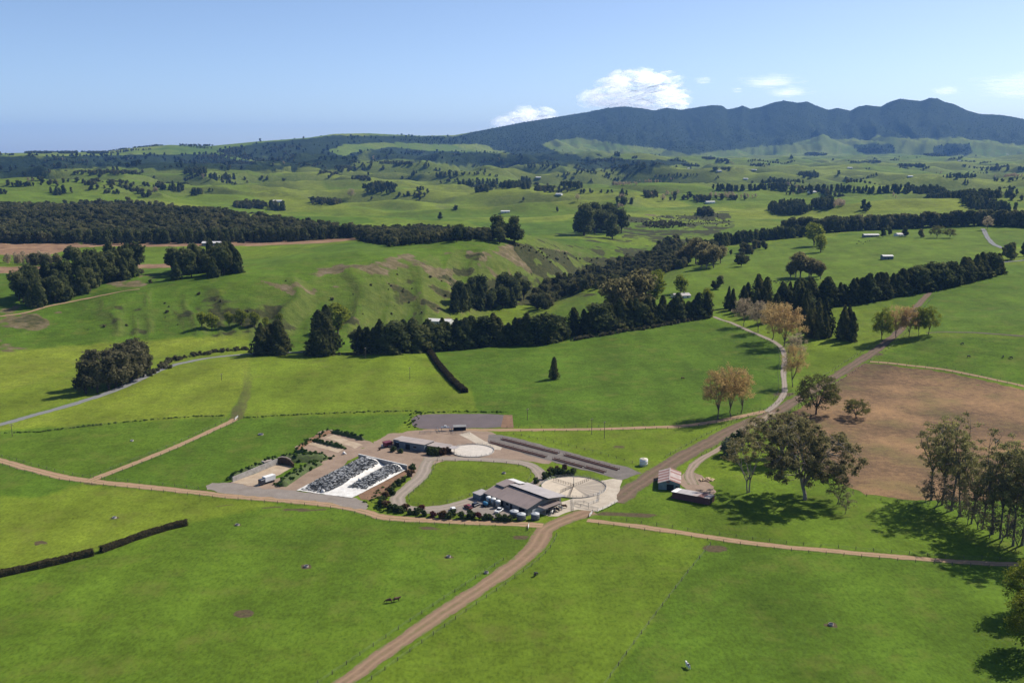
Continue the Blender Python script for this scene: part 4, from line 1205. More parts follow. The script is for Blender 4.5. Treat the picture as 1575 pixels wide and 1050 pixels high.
p = fill(BUSH[0], 9.0, 1, 1300)
scatter('native_forest', 'broad dark native bush filling the slope behind the brown fields', p, sizes(len(p), 0.45, 1.3), C_bush)
p = np.vstack([along([(60,372),(150,374),(300,374),(430,372),(540,366)], 5.0, 2, 4), along([(190,372),(300,372),(430,368)], 6.0, 22, 8)])
scatter('pine_edge', 'dark pine edge along the front of the native bush', p, sizes(len(p), 0.8, 1.15), C_pine)
p = fill(P(575,372,600,356,640,352,750,360,760,372,700,371,650,378,600,380), 8.0, 3, 1200)
scatter('gully_head_bush', 'low dark bush hugging the gully head behind the bare hill', p, sizes(len(p), 0.5, 0.9), C_bush)
p = np.vstack([fill(P(815,470,820,452,850,438,900,420,960,402,1000,396,1050,395,1060,410,1010,425,960,436,940,446,900,446,860,462,835,480), 8.5, 4, 950),
               fill(P(1000,392,1020,372,1060,372,1110,384,1090,398,1030,404), 12.0, 5, 1100, 0.6)])
scatter('gully_bush', 'brown-green bush winding up the gully floor', p, sizes(len(p), 0.55, 1.05), C_bush)
p = np.vstack([fill(P(780,375,850,385,905,398,1005,400,990,420,900,410,830,405), 9, 6, 900, 0.6), fill(P(560,440,640,425,740,420,760,450,690,480,580,490,480,470), 8, 7, 800, 0.15),
               fill(P(100,515,170,470,260,440,330,445,420,470,490,475,400,510,220,518), 9, 8, 780, 0.10), fill(P(960,338,1110,326,1130,348,1000,352), 14, 9, 1500, 0.8), fill(P(400,420,560,405,720,400,740,430,600,440,480,460), 14, 19, 800, 0.15)])
scatter('hillside_scrub', 'scattered dark scrub on the eroded hill faces', p, sizes(len(p), 0.15, 0.75) , C_scrub)
p = np.vstack([along([(1098,378),(1150,372),(1240,362)], 4.5, 10, 3), along([(1098,380),(1170,370),(1240,364)], 4.5, 30, 5)])
scatter('gully_side_pines', 'dark pine belt dropping into the upper gully', p, sizes(len(p), 0.85, 1.15), C_pine)
p = np.vstack([along([(1205,358),(1290,356),(1380,349),(1480,346),(1575,348),(1700,352)], 7, 11, 2), along([(1225,360),(1290,357),(1380,350),(1480,347),(1575,349),(1700,353)], 7, 31, 3)])
scatter('gum_shelterbelt', 'long brown-green gum shelterbelt across the upper right', p, sizes(len(p), 1.4, 1.9), C_bush)
p = np.vstack([along([(1098,292),(1180,292),(1280,294),(1395,294)], 6, 12, 3), along([(1395,292),(1440,298),(1500,312),(1545,326)], 4, 13, 14), along([(1395,294),(1440,302),(1500,316),(1520,322)], 4, 33, 14)])
scatter('far_pine_belt', 'long dark pine belt across the far flats, thickening into a gully wood', p, sizes(len(p), 0.9, 1.3), C_pine)
# far clumps: (x, y, half width, half height, kind)
CL = [(272,293,26,5,'p'),(303,300,8,4,'p'),(300,266,18,5,'p'),(345,276,22,3,'p'),(412,278,8,3,'p'),(95,298,26,3,'p'),(180,284,16,3,'b'),(140,284,6,3,'b'),(245,288,10,4,'b'),(225,302,8,4,'b'),(210,299,6,3,'b'),(395,318,36,5,'b'),(428,322,12,4,'p'),(500,312,25,5,'b'),
      (585,293,26,8,'p'),(632,302,22,4,'b'),(575,307,10,3,'b'),(760,287,58,5,'p'),(808,284,8,10,'p'),(740,295,12,3,'p'),(850,294,28,4,'b'),(880,290,18,3,'p'),(610,253,26,3,'b'),(660,262,18,2,'b'),(690,272,22,3,'p'),(556,278,14,5,'b'),
      (530,262,20,4,'b'),(750,250,40,4,'b'),(835,258,30,4,'p'),(958,262,14,5,'p'),(985,258,10,4,'p'),(900,262,16,2,'b'),(1010,255,14,3,'b'),(1000,302,12,4,'b'),(1060,304,6,3,'b'),(1110,250,12,3,'p'),(1080,270,10,2,'p'),
      (1215,325,34,8,'p'),(1265,318,16,8,'p'),(1332,322,6,5,'p'),(1280,316,20,6,'l'),(1243,272,16,4,'p'),(1222,277,16,1,'p'),(1205,284,38,1,'p'),(1290,270,4,4,'p'),(1255,238,18,3,'b'),(1340,232,24,5,'b'),(1400,242,18,3,'b'),(1440,238,20,4,'b'),(1470,232,16,5,'b'),
      (1330,250,26,2,'b'),(1400,256,22,2,'b'),(1415,258,6,2,'p'),(1475,274,26,1,'p'),(1545,262,40,1,'p'),(1550,272,30,2,'l'),(1520,305,18,5,'p'),(1550,300,14,5,'p'),(1170,255,16,2,'b'),(1090,245,10,2,'b'),(1060,256,18,3,'b'),(1115,262,8,2,'b'),
      (1130,303,40,3,'l'),(1080,308,14,5,'b'),(1020,346,34,7,'s'),(1085,330,14,6,'b'),(960,285,20,2,'l'),(1000,280,18,2,'l'),(40,252,40,3,'b'),(110,246,30,2,'b'),(190,243,26,2,'b'),
      (30,243,30,2,'b'),(60,236,22,1,'b'),(105,236,16,1,'b'),(150,236,18,1,'b'),(1100,445,8,3,'b'),(1140,405,12,3,'b'),(1150,390,14,3,'b'),(1168,383,10,2,'b'),(1545,392,6,3,'b'),(470,352,14,4,'b'),(620,372,20,3,'b'),(200,420,22,3,'w'),(215,435,26,3,'w'),(40,404,42,5,'l'),(70,409,20,3,'b'),(110,398,8,4,'b'),
      (160,268,60,2,'b'),(700,240,20,2,'b'),(640,235,16,2,'b'),(780,240,18,2,'b'),(860,240,20,3,'b'),(930,248,40,3,'b'),(1010,240,16,3,'b')]
acc = {k: [] for k in 'pblsw'}
for i, (cx, cy, hw, hh, k) in enumerate(CL):
    el = [(cx + hw * math.cos(a), cy + max(hh, 1.0) * math.sin(a) * 0.8) for a in np.linspace(0, 6.28, 14)[:-1]]
    sp = 9 if cy > 300 else 13
    q = fill(el, sp, 100 + i, 0, 1.0 if k != 'w' else 0.6)
    if len(q) > 500: q = q[np.random.RandomState(i).permutation(len(q))[:500]]
    if len(q): acc[k].append(q)
# hedgerows and single trees over the far country
rngf = np.random.RandomState(77)
for i in range(110):
    cx = rngf.uniform(-40, 1620); cy = 240 + 85 * rngf.rand() ** 1.5
    if cx < 620 and cy > 300: continue
    g0 = ground_at(cx, cy)
    k = rngf.choice(list('bbbpl'))
    n = int(rngf.choice([1, 1, 2, 3, 5]))
    L = rngf.uniform(10, 60) if n > 2 else 12
    a = rngf.uniform(0, 3.14)
    q = np.array([(g0.x + math.cos(a) * L * (f - 0.5) * 2 + rngf.normal() * 4, g0.y + math.sin(a) * L * (f - 0.5) * 2 + rngf.normal() * 4) for f in rngf.rand(n * 2)])
    acc[k].append(np.column_stack([q, hgt(q[:, 0], q[:, 1]) - 0.3]))
for i in range(60):    # field hedges
    cx = rngf.uniform(-20, 1600); cy = 248 + 60 * rngf.rand() ** 1.4
    if cx < 620 and cy > 300: continue
    acc['b'].append(along([(cx, cy), (cx + rngf.uniform(20, 90) * rngf.choice([-1, 1]), cy + rngf.uniform(-5, 5))], 14, 500 + i, 2))
# woods in the folds between the far hills
vx = rngf.uniform(-3600, 4300, 60000); vy = rngf.uniform(2300, 7200, 60000)
vD = np.hypot(vx, vy); vc = IMW / 2 + F * vx / vy
vf = bilin(fold, TH, LD, np.arctan2(vx, vy), np.log(vD))
kv = (vf < -0.30 + 0.15 * fbm(vx / 260, vy / 260, 3)) & (fbm(vx / 420 + 9, vy / 420, 3) > 0.1) & (vc > -60) & (vc < 1640) & ~((vD < 2700) & (vc < 640))
vv = np.stack([vx, vy, hgt(vx, vy) - 0.3], 1)[kv][:4200]
acc['b'].append(vv)
q = np.vstack(acc['p']); scatter('far_pine_stands', 'dark pine stands dotted over the far green country', q, sizes(len(q), 0.75, 1.3), C_pine)
q = np.vstack(acc['b']); scatter('far_bush_clumps', 'brown-green tree clumps and hedgerows over the far country', q, sizes(len(q), 0.55, 1.1), C_bush)
q = np.vstack(acc['l']); scatter('far_pale_trees', 'pale budding trees among the far farms', q, sizes(len(q), 0.6, 1.1), C_pale)
q = np.vstack(acc['s'] + acc['w']); scatter('young_scrub', 'young brown scrub planting on the far gully side and hill track', q, sizes(len(q), 0.7, 1.2), C_scrub)
# bush of the scarps: crowns over the wooded faces
pts = []
for i in (0, 1, 3, 4, 5, 6):
    q = fill(FOREST[i], 24.0, 300 + i, 3600)
    q = q[bilin(forest, TH, LD, np.arctan2(q[:, 0], q[:, 1]), np.log(np.hypot(q[:, 0], q[:, 1]))) > 0.4]
    pts.append(q)
q = np.vstack(pts)
if len(q) > 26000: q = q[np.random.RandomState(3).permutation(len(q))[:26000]]
scatter('scarp_forest', 'bush clad faces of the far scarps', q, sizes(len(q), 0.9, 1.6), C_forest)
# mountain crowns along the skyline and spurs
rngm = np.random.RandomState(9)
mk = (forest > 0.6) & (GD > 8200) & (GD < rd * 1.01) & (colpx > 640) & (colpx < 1700)
ij = np.argwhere(mk); ij = ij[rngm.permutation(len(ij))[:16000]]
x = GX[ij[:, 0], ij[:, 1]] + rngm.normal(size=len(ij)) * 18; y = GY[ij[:, 0], ij[:, 1]] + rngm.normal(size=len(ij)) * 25
q = np.stack([x, y, hgt(x, y) - 2], 1)
scatter('mountain_forest', 'dense dark forest covering the blue mountain', q, sizes(len(q), 0.35, 0.8), C_forest)
# low growth along fences and banks near the farm
p = np.vstack([along([(0,666),(60,664),(180,650),(300,640),(345,640)], 0.8, 40, 0.6), along([(375,642),(450,638),(540,634),(620,632),(650,633)], 0.8, 41, 0.6), along([(630,636),(700,633),(778,634)], 0.7, 42, 0.8)])
scatter('fence_line_growth', 'low dark growth along the fence line across the left paddocks', p, sizes(len(p), 0.25, 0.75), C_weed)
p = np.vstack([along([(880,524),(940,514),(1000,505),(1060,494),(1092,489)], 1.2, 43, 1.0), along([(230,578),(262,556),(300,547),(340,541),(385,538)], 1.3, 44, 1.5), along([(520,545),(600,546)], 3.0, 45, 1.0)])
scatter('brown_scrub_edge', 'low brown scrub along the road verge and below the cypress row', p, sizes(len(p), 0.3, 0.85), C_scrub)
# ------------------------------------------------------------------ farm yard surfaces
def plane_at(px, py, h=0.0):
    dx, dy, dz = [float(a) for a in ray_dir(px, py)]
    t = (h - CAM_Z) / dz
    return Vector((dx * t, dy * t, h))

M_conc2 = simple_mat('pale_concrete', (0.50, 0.43, 0.335), (0.30, 0.245, 0.185), 0.22, 0.85, lo=0.3, hi=0.7)
M_wallconc = simple_mat('bunker_concrete', (0.40, 0.37, 0.33), (0.22, 0.20, 0.18), 0.5, 0.9)
M_dirt = simple_mat('red_brown_earth', (0.22, 0.12, 0.065), (0.12, 0.07, 0.04), 0.35, 0.95, bumpd=0.1)
M_silage = simple_mat('cut_silage_face', (0.10, 0.062, 0.038), (0.055, 0.035, 0.022), 0.8, 0.95, bumpd=0.15)
M_bunkfloor = simple_mat('bunker_floor', (0.42, 0.33, 0.235), (0.28, 0.205, 0.135), 0.22, 0.95)
def roof_mat(name, c, rib=0.8):
    """long-run roofing: sheet laps every rib metres, streaks of dirt down the fall"""
    m, t, b = new_mat(name)
    co = nd(t, 'ShaderNodeTexCoord').outputs['Object']
    sx = nd(t, 'ShaderNodeSeparateXYZ'); t.links.new(co, sx.inputs[0])
    fr = mth(t, 'FRACT', mth(t, 'DIVIDE', sx.outputs[0], rib))
    lap = ramp(t, fr, [(0.0, 0.0), (0.08, 1.0), (0.92, 1.0), (1.0, 0.0)])
    mp = nd(t, 'ShaderNodeMapping'); mp.inputs['Scale'].default_value = (1.1, 0.12, 1.0); t.links.new(co, mp.inputs['Vector'])
    st = noise(t, 1.0, 5, 0.7, mp.outputs[0]); n0 = noise(t, 0.16, 4, 0.6, co)
    cc = ramp(t, mth(t, 'ADD', mth(t, 'MULTIPLY', st, 0.6), mth(t, 'MULTIPLY', n0, 0.4)), [(0.3, tuple(x * 0.72 for x in c)), (0.5, c), (0.7, tuple(min(1, x * 1.2) for x in c))])
    cc = mixc(t, 1.0, cc, ramp(t, lap, [(0.0, 0.74), (1.0, 1.0)]), 'MULTIPLY')
    t.links.new(cc, b.inputs['Base Color']); b.inputs['Roughness'].default_value = 0.55
    bump(t, b, lap, 0.5, 0.04)
    return m
M_roofbrown = roof_mat('brown_roof_sheet', (0.225, 0.172, 0.150))
M_roofgrey = roof_mat('weathered_grey_roof', (0.345, 0.305, 0.285))
M_roofpale = simple_mat('pale_roof_sheet', (0.62, 0.60, 0.57), (0.48, 0.45, 0.42), 0.5, 0.5)
M_rooftan = roof_mat('dusty_tan_roof', (0.31, 0.255, 0.22))
M_wallgrey = simple_mat('grey_steel_wall', (0.235, 0.225, 0.215), (0.18, 0.17, 0.165), 0.4, 0.6)
M_wallblue = simple_mat('blue_grey_wall', (0.145, 0.175, 0.195), (0.10, 0.125, 0.145), 0.4, 0.6)
M_white = simple_mat('white_paint', (0.76, 0.75, 0.72), (0.60, 0.58, 0.54), 0.8, 0.6)
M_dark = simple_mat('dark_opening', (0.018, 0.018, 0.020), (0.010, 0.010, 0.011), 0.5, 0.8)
M_post = simple_mat('weathered_post', (0.15, 0.12, 0.095), (0.07, 0.055, 0.045), 1.5, 0.95)
M_steel = simple_mat('galvanised_pipe', (0.30, 0.31, 0.32), (0.18, 0.19, 0.20), 1.0, 0.4, 0.6)
M_wire = simple_mat('fence_wire', (0.20, 0.20, 0.19), (0.14, 0.14, 0.13), 1.0, 0.6, 0.4)
M_rust = simple_mat('rusty_iron', (0.26, 0.13, 0.105), (0.18, 0.085, 0.068), 0.7, 0.8)
M_rustpale = simple_mat('faded_iron', (0.38, 0.315, 0.29), (0.27, 0.20, 0.18), 0.7, 0.7)
M_redwall = simple_mat('dull_red_boards', (0.155, 0.062, 0.055), (0.095, 0.038, 0.036), 0.7, 0.85)
M_tealwall = simple_mat('faded_teal_wall', (0.22, 0.265, 0.255), (0.15, 0.18, 0.18), 0.7, 0.8)
M_tank = simple_mat('grey_plastic_tank', (0.115, 0.125, 0.13), (0.085, 0.092, 0.098), 0.6, 0.5)
M_tanktop = simple_mat('pale_tank_top', (0.43, 0.44, 0.44), (0.33, 0.34, 0.34), 0.9, 0.5)  # lids paler than the barrels
M_cream = simple_mat('cream_tank', (0.58, 0.53, 0.42), (0.46, 0.41, 0.31), 0.6, 0.7)
M_black = simple_mat('black_rubber', (0.020, 0.020, 0.021), (0.012, 0.012, 0.012), 2.0, 0.8)
M_plastic = simple_mat('white_silage_plastic', (0.70, 0.67, 0.62), (0.42, 0.38, 0.33), 0.35, 0.45, lo=0.22, hi=0.6, bumpd=0.2)
M_blackpl = simple_mat('black_silage_plastic', (0.055, 0.058, 0.060), (0.030, 0.031, 0.032), 0.8, 0.4, bumpd=0.1)
M_glass = simple_mat('vehicle_glass', (0.025, 0.030, 0.035), (0.018, 0.020, 0.024), 1.0, 0.12)
M_carwhite = simple_mat('white_car_paint', (0.72, 0.72, 0.70), (0.66, 0.66, 0.64), 0.5, 0.25)
M_carred = simple_mat('red_car_paint', (0.22, 0.035, 0.035), (0.17, 0.03, 0.03), 0.5, 0.3)
M_cardark = simple_mat('dark_car_paint', (0.05, 0.055, 0.065), (0.04, 0.042, 0.05), 0.5, 0.3)
M_blue = simple_mat('blue_plastic', (0.06, 0.22, 0.36), (0.045, 0.16, 0.27), 0.5, 0.4)
M_green = simple_mat('green_machine_paint', (0.035, 0.18, 0.07), (0.03, 0.13, 0.05), 0.6, 0.4)
M_maroon = simple_mat('maroon_machine_paint', (0.17, 0.03, 0.045), (0.11, 0.025, 0.033), 0.6, 0.5)
M_yellow = simple_mat('yellow_wheel_paint', (0.55, 0.36, 0.03), (0.45, 0.29, 0.03), 0.6, 0.4)
M_chip = simple_mat('pale_wood_chip', (0.55, 0.41, 0.25), (0.36, 0.24, 0.14), 0.7, 0.95, bumpd=0.1)
M_stone = simple_mat('rubble', (0.30, 0.26, 0.215), (0.16, 0.135, 0.11), 0.9, 0.95)
M_pond = simple_mat('crusted_pond', (0.118, 0.090, 0.085), (0.088, 0.066, 0.062), 0.12, 0.7)
M_till = simple_mat('dummy_till', (0.2, 0.1, 0.1))

def till_mat():
    """dry brown paddock with some green regrowth and straw streaks"""
    m, t, b = new_mat('sprayed_brown_paddock')
    p = pos(t)
    n1 = noise(t, 0.013, 5, 0.6, p); n2 = noise(t, 0.25, 5, 0.7, p); n3 = noise(t, 1.6, 4, 0.7, p)
    f = mth(t, 'ADD', mth(t, 'MULTIPLY', n1, 0.65), mth(t, 'MULTIPLY', n2, 0.35))
    c = ramp(t, f, [(0.40, (0.080, 0.053, 0.032)), (0.50, (0.150, 0.094, 0.052)), (0.61, (0.265, 0.160, 0.080))])
    c = mixc(t, 1.0, c, ramp(t, n3, [(0.3, 0.62), (0.5, 1.0), (0.7, 1.35)]), 'MULTIPLY')
    g = ramp(t, mth(t, 'ADD', mth(t, 'MULTIPLY', noise(t, 0.03, 4, 0.6, p), 0.7), mth(t, 'MULTIPLY', n2, 0.3)), [(0.49, 0.0), (0.66, 0.5)])
    c = mixc(t, g, c, (0.105, 0.108, 0.034))
    t.links.new(c, b.inputs['Base Color'])
    b.inputs['Roughness'].default_value = 0.95; b.inputs['Specular IOR Level'].default_value = 0.05
    bump(t, b, n3, 0.6, 0.15)
    return m
draped('brown_paddock', px_curve(P(1330,559,1383,564,1450,572,1517,586,1575,600,1680,628,1700,700,1690,790,1575,772,1480,770,1400,768,1350,763,1312,752,1270,725,1215,690,1200,660,1225,632,1262,606,1295,582), 3), till_mat(), 0.045, 5.0, ragged=2.2)

draped('farm_yard', px_curve(P(560,690,580,677,605,666,640,662,700,660,752,664,768,671,752,681,790,690,846,703,842,713,800,708,740,707,700,708,668,712,656,722,640,737,628,730,600,718,552,701,530,716,492,736,470,750,440,758,400,757,350,752,335,745,362,742,396,748,430,735,470,718,500,706,522,697,545,691), 2), M_yardgrav, 0.055, 4.0, ragged=2.0)
draped('bunker_ground', px_curve(P(452,692,480,672,508,661,562,676,572,684,545,694,520,704,492,708), 3), M_yardgrav, 0.048, 4.0, ragged=1.8)
draped('gravel_pad', px_curve(P(318,747,345,742,400,750,455,754,500,761,545,767,562,776,556,784,500,772,420,765,330,757), 2), M_asph, 0.075, 4.0, ragged=2.0)
draped('parking_area', px_curve(P(625,781,650,781,700,776,742,762,762,772,800,792,770,797,700,791,650,789), 2), M_asph, 0.085, 4.0, ragged=1.5)
draped('concrete_apron', P(924,739,943,735.5,956,738,951,757,948,767,952,771,919,786,891,783,880,786,858,794,845,794,826,789,838,778,868,770,890,764), M_conc2, 0.095, 4.0, ragged=0.8)
draped('feed_pad', P(752,668,772,669,800,675,880,697,966,719,986,727,956,738,929,730,834,706,790,693,748,682), M_feed, 0.07, 4.0, ragged=0.9)
draped('lane_end_yard', px_curve(P(1046,735,1060,722,1078,730,1096,748,1100,760,1075,758,1050,750), 3), M_yardgrav, 0.06, 4.0, ragged=1.8)
draped('concrete_lane', P(706,668,722,664,745,678,772,688,770,692,745,690,722,676), M_conc2, 0.08, 3.0)
pond = draped('effluent_pond', px_curve(P(632,648,645,638,700,636.5,775,638.5,772,656,735,658,694,659,646,659), 3), M_pond, 0.06, 5.0, ragged=1.2)
draped('clay_batter', P(770,658,775,638,788,638,790,658), M_dirt, 0.07, 4.0)
draped('bank_cutting', P(545,762,565,745,600,724,622,722,628,728,600,752,570,770), M_dirt, 0.06, 3.0, ragged=2.0)
draped('bunker_floor', P(356,742,427,714,451,717.5,396,748.5), M_bunkfloor, 0.10, 4.0, ragged=1.2)
draped('earth_bunker_floor', P(500,673,512,668,560,684,548,690), M_bunkfloor, 0.10, 4.0, ragged=1.2)
draped('earth_bunker_floor', P(470,682,482,676,530,691,520,697), M_bunkfloor, 0.11, 4.0, ragged=1.2)

# ------------------------------------------------------------------ small mesh builders (local metres)
def box_bm(bm, x0, x1, y0, y1, z0, z1):
    r = [bm.verts.new(c) for c in ((x0, y0, z0), (x1, y0, z0), (x1, y1, z0), (x0, y1, z0), (x0, y0, z1), (x1, y0, z1), (x1, y1, z1), (x0, y1, z1))]
    for f in ((0, 3, 2, 1), (4, 5, 6, 7), (0, 1, 5, 4), (1, 2, 6, 5), (2, 3, 7, 6), (3, 0, 4, 7)):
        bm.faces.new([r[i] for i in f])
    return r
def finish(bm, name, mat, parent, bevel=0.0, smooth=False, loc=None, rot=None):
    if bevel: bmesh.ops.bevel(bm, geom=bm.edges[:], offset=bevel, segments=1, affect='EDGES')
    me = bpy.data.meshes.new(name); bm.to_mesh(me); bm.free()
    if smooth: me.polygons.foreach_set('use_smooth', [True] * len(me.polygons))
    return link_mesh(name, me, mat, parent, loc, rot)
def box(name, x0, x1, y0, y1, z0, z1, mat, parent=None, bevel=0.0, loc=None, rot=None):
    bm = bmesh.new(); box_bm(bm, x0, x1, y0, y1, z0, z1)
    return finish(bm, name, mat, parent, bevel, False, loc, rot)
def prism(name, outline, thick, mat, parent=None):
    """closed 3-d outline pushed down its own normal"""
    bm = bmesh.new()
    f = bm.faces.new([bm.verts.new(p) for p in outline])
    bm.normal_update()
    n = f.normal.copy()
    if n.z < 0: n = -n
    r = bmesh.ops.extrude_face_region(bm, geom=[f])
    for v in [g for g in r['geom'] if isinstance(g, bmesh.types.BMVert)]: v.co -= n * thick
    bmesh.ops.recalc_face_normals(bm, faces=bm.faces[:])
    return finish(bm, name, mat, parent)
def extrude_y(name, prof, y0, y1, mat, parent=None):
    """profile in x-z swept along y"""
    bm = bmesh.new()
    a = [bm.verts.new((x, y0, z)) for x, z in prof]; b = [bm.verts.new((x, y1, z)) for x, z in prof]
    n = len(prof)
    bm.faces.new(a); bm.faces.new(b[::-1])
    for i in range(n): bm.faces.new((a[i], b[i], b[(i + 1) % n], a[(i + 1) % n]))
    bmesh.ops.recalc_face_normals(bm, faces=bm.faces[:])
    return finish(bm, name, mat, parent)
def extrude_x(name, prof, x0, x1, mat, parent=None):
    bm = bmesh.new()
    a = [bm.verts.new((x0, y, z)) for y, z in prof]; b = [bm.verts.new((x1, y, z)) for y, z in prof]
    n = len(prof)
    bm.faces.new(a); bm.faces.new(b[::-1])
    for i in range(n): bm.faces.new((a[i], b[i], b[(i + 1) % n], a[(i + 1) % n]))
    bmesh.ops.recalc_face_normals(bm, faces=bm.faces[:])
    return finish(bm, name, mat, parent)
def lathe(name, prof, mat, parent=None, seg=24, smooth=True, loc=None, rot=None):
    V = []; Q = []
    for r, z in prof:
        for k in range(seg):
            a = 2 * math.pi * k / seg
            V.append((r * math.cos(a), r * math.sin(a), z))
    for i in range(len(prof) - 1):
        for k in range(seg):
            k2 = (k + 1) % seg
            Q.append((i * seg + k, i * seg + k2, (i + 1) * seg + k2, (i + 1) * seg + k))
    me = pydata(name, V, Q, smooth)
    return link_mesh(name, me, mat, parent, loc, rot)
def pipes(name, paths, rad, mat, parent=None, sides=5):
    mb = MB()
    for p in paths:
        if len(p) == 2: p = [p[0], [(p[0][i] + p[1][i]) * 0.5 for i in range(3)], p[1]]
        mb.tube(p, [rad] * len(p), sides)
    return link_mesh(name, mb.mesh(name, True), mat, parent)
def frame(o, d, name, label, cat, group=None):
    return empty(name, (o[0], o[1], h1(o[0], o[1])), math.atan2(d[1], d[0]), label, cat, group)

# ------------------------------------------------------------------ rotary milking shed
E1 = plane_at(744.6, 757.1, 3.2); E2 = plane_at(811.4, 782.3, 3.2)
dsh = (E2 - E1).xy.normalized(); L = (E2 - E1).xy.length
S = frame(E1, dsh, 'milking_shed', 'large brown-roofed milking shed beside the pale circular yard', 'shed')
extrude_x('wall', [(0.35, -0.3), (0.35, 3.05), (9.5, 5.25), (9.5, 5.65), (19.6, 4.3), (19.6, -0.3)], 0.35, L - 0.35, M_wallgrey, S)
rf = prism('roof', [(-0.1, -0.25, 3.16), (L + 0.1, -0.25, 3.16), (L + 0.1, 9.6, 5.5), (-0.1, 9.6, 5.5)], 0.09, M_roofbrown, S)
prism('back_roof', [(5.6, 9.3, 6.15), (L + 2.6, 9.3, 6.15), (L + 2.6, 20.1, 4.55), (5.6, 20.1, 4.55)], 0.09, M_roofgrey, S)
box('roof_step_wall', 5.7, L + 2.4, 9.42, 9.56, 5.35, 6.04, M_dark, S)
prism('end_wall_sheet', [(L + 0.3, 9.7, 5.2), (L + 2.4, 9.7, 5.6), (L + 2.4, 19.4, 4.4), (L + 0.3, 19.4, 4.4)], 0.06, M_roofgrey, S)
prism('raised_roof', [(-0.2, 6.6, 5.55), (5.4, 6.6, 5.55), (5.4, 13.2, 6.25), (-0.2, 13.2, 6.25)], 0.09, M_roofbrown, S)
box('raised_wall', 0.0, 5.2, 6.9, 13.0, 3.0, 5.5, M_wallgrey, S)
prism('pale_roof', [(-0.2, 13.4, 6.0), (8.0, 13.4, 6.0), (8.0, 17.0, 5.6), (-0.2, 17.0, 5.6)], 0.08, M_roofpale, S)
box('gutter', -0.1, L + 0.1, -0.42, -0.27, 2.98, 3.10, M_wallgrey, S)
box('white_wall_panel', L - 0.34, L - 0.30, 3.0, 12.0, 0.05, 2.1, M_white, S)
for x, w in ((9.5, 2.4), (16.0, 1.4), (21.5, 3.2)):
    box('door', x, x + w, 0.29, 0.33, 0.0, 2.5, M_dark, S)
for x in (3.4, 6.6, 13.6):
    w_ = box('window', x, x + 1.5, 0.29, 0.34, 1.2, 2.2, M_glass, S)
    box('frame', x - 0.08, x + 1.58, 0.26, 0.285, 1.1, 1.18, M_white, w_)
an = box('annex', -4.6, 0.2, -2.4, 2.6, -0.2, 2.5, M_wallblue, S)
prism('annex_roof', [(-4.8, -2.6, 2.62), (0.3, -2.6, 2.62), (0.3, 2.8, 2.95), (-4.8, 2.8, 2.95)], 0.08, M_roofgrey, S)
# roof sheets of the open canopy over the exit race
cn = prism('canopy_roof', [(L + 0.4, 5.2, 3.15), (L + 4.8, 5.2, 3.15), (L + 4.8, 15.2, 3.55), (L + 0.4, 15.2, 3.55)], 0.09, M_roofbrown, S)
for yy in (5.5, 10, 14.9):
    box('post', L + 4.5, L + 4.65, yy, yy + 0.15, -0.1, 3.2, M_steel, S)
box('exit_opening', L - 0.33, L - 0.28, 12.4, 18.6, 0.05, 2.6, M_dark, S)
for k in range(5):
    prism('skylight', [(6.5 + k * 4.2, 11.5, 5.86), (7.4 + k * 4.2, 11.5, 5.86), (7.4 + k * 4.2, 13.5, 5.57), (6.5 + k * 4.2, 13.5, 5.57)], 0.02, M_roofgrey, S)

def water_tank(px, r, h, label, group=None, body=None, top=None, name='water_tank'):
    g0 = plane_at(*px)
    e = empty(name, (g0.x, g0.y, h1(g0.x, g0.y)), 0.3, label, 'tank', group)
    body = body or M_tank; top = top or M_tanktop
    lathe('barrel', [(0.0, -0.1), (r, -0.1), (r, h * 0.33), (r + 0.03, h * 0.34), (r, h * 0.35), (r, h * 0.66), (r + 0.03, h * 0.67), (r, h * 0.68), (r, h), (r - 0.04, h + 0.02)], body, e)
    lathe('lid', [(r + 0.02, h), (r * 0.95, h + 0.12), (r * 0.55, h + 0.36), (r * 0.22, h + 0.48), (r * 0.2, h + 0.56), (0.0, h + 0.56)], top, e)
    return e
water_tank((790.8,794.5), 1.85, 2.5, 'leftmost grey water tank at the milking shed front corner')
water_tank((801.8,799), 1.85, 2.5, 'middle grey water tank at the milking shed front corner')
water_tank((823.2,798.5), 1.75, 2.5, 'grey water tank standing apart by the white gable panel')
water_tank((990,715.5), 1.95, 3.2, 'cream tank by the end of the feed pad', body=M_white, top=M_cream)
for k, px in enumerate([(751.5,774.5),(759,777),(766,780.5)]):
    g0 = plane_at(*px)
    e = empty('milk_vat', (g0.x, g0.y, 0), 0.2, '%s of the three pale milk vats along the shed front' % ('left', 'middle', 'right')[k], 'vat', 'milk vats')
    lathe('vat_body', [(0, 0.35), (1.1, 0.35), (1.15, 0.5), (1.15, 2.9), (1.08, 3.0)], M_steel, e, 18)
    lathe('vat_dome', [(1.12, 2.95), (0.8, 3.3), (0.3, 3.45), (0, 3.45)], M_white, e, 18)
    for a in range(3): box('leg', 0.8 * math.cos(a * 2.1) - 0.06, 0.8 * math.cos(a * 2.1) + 0.06, 0.8 * math.sin(a * 2.1) - 0.06, 0.8 * math.sin(a * 2.1) + 0.06, -0.05, 0.4, M_steel, e)

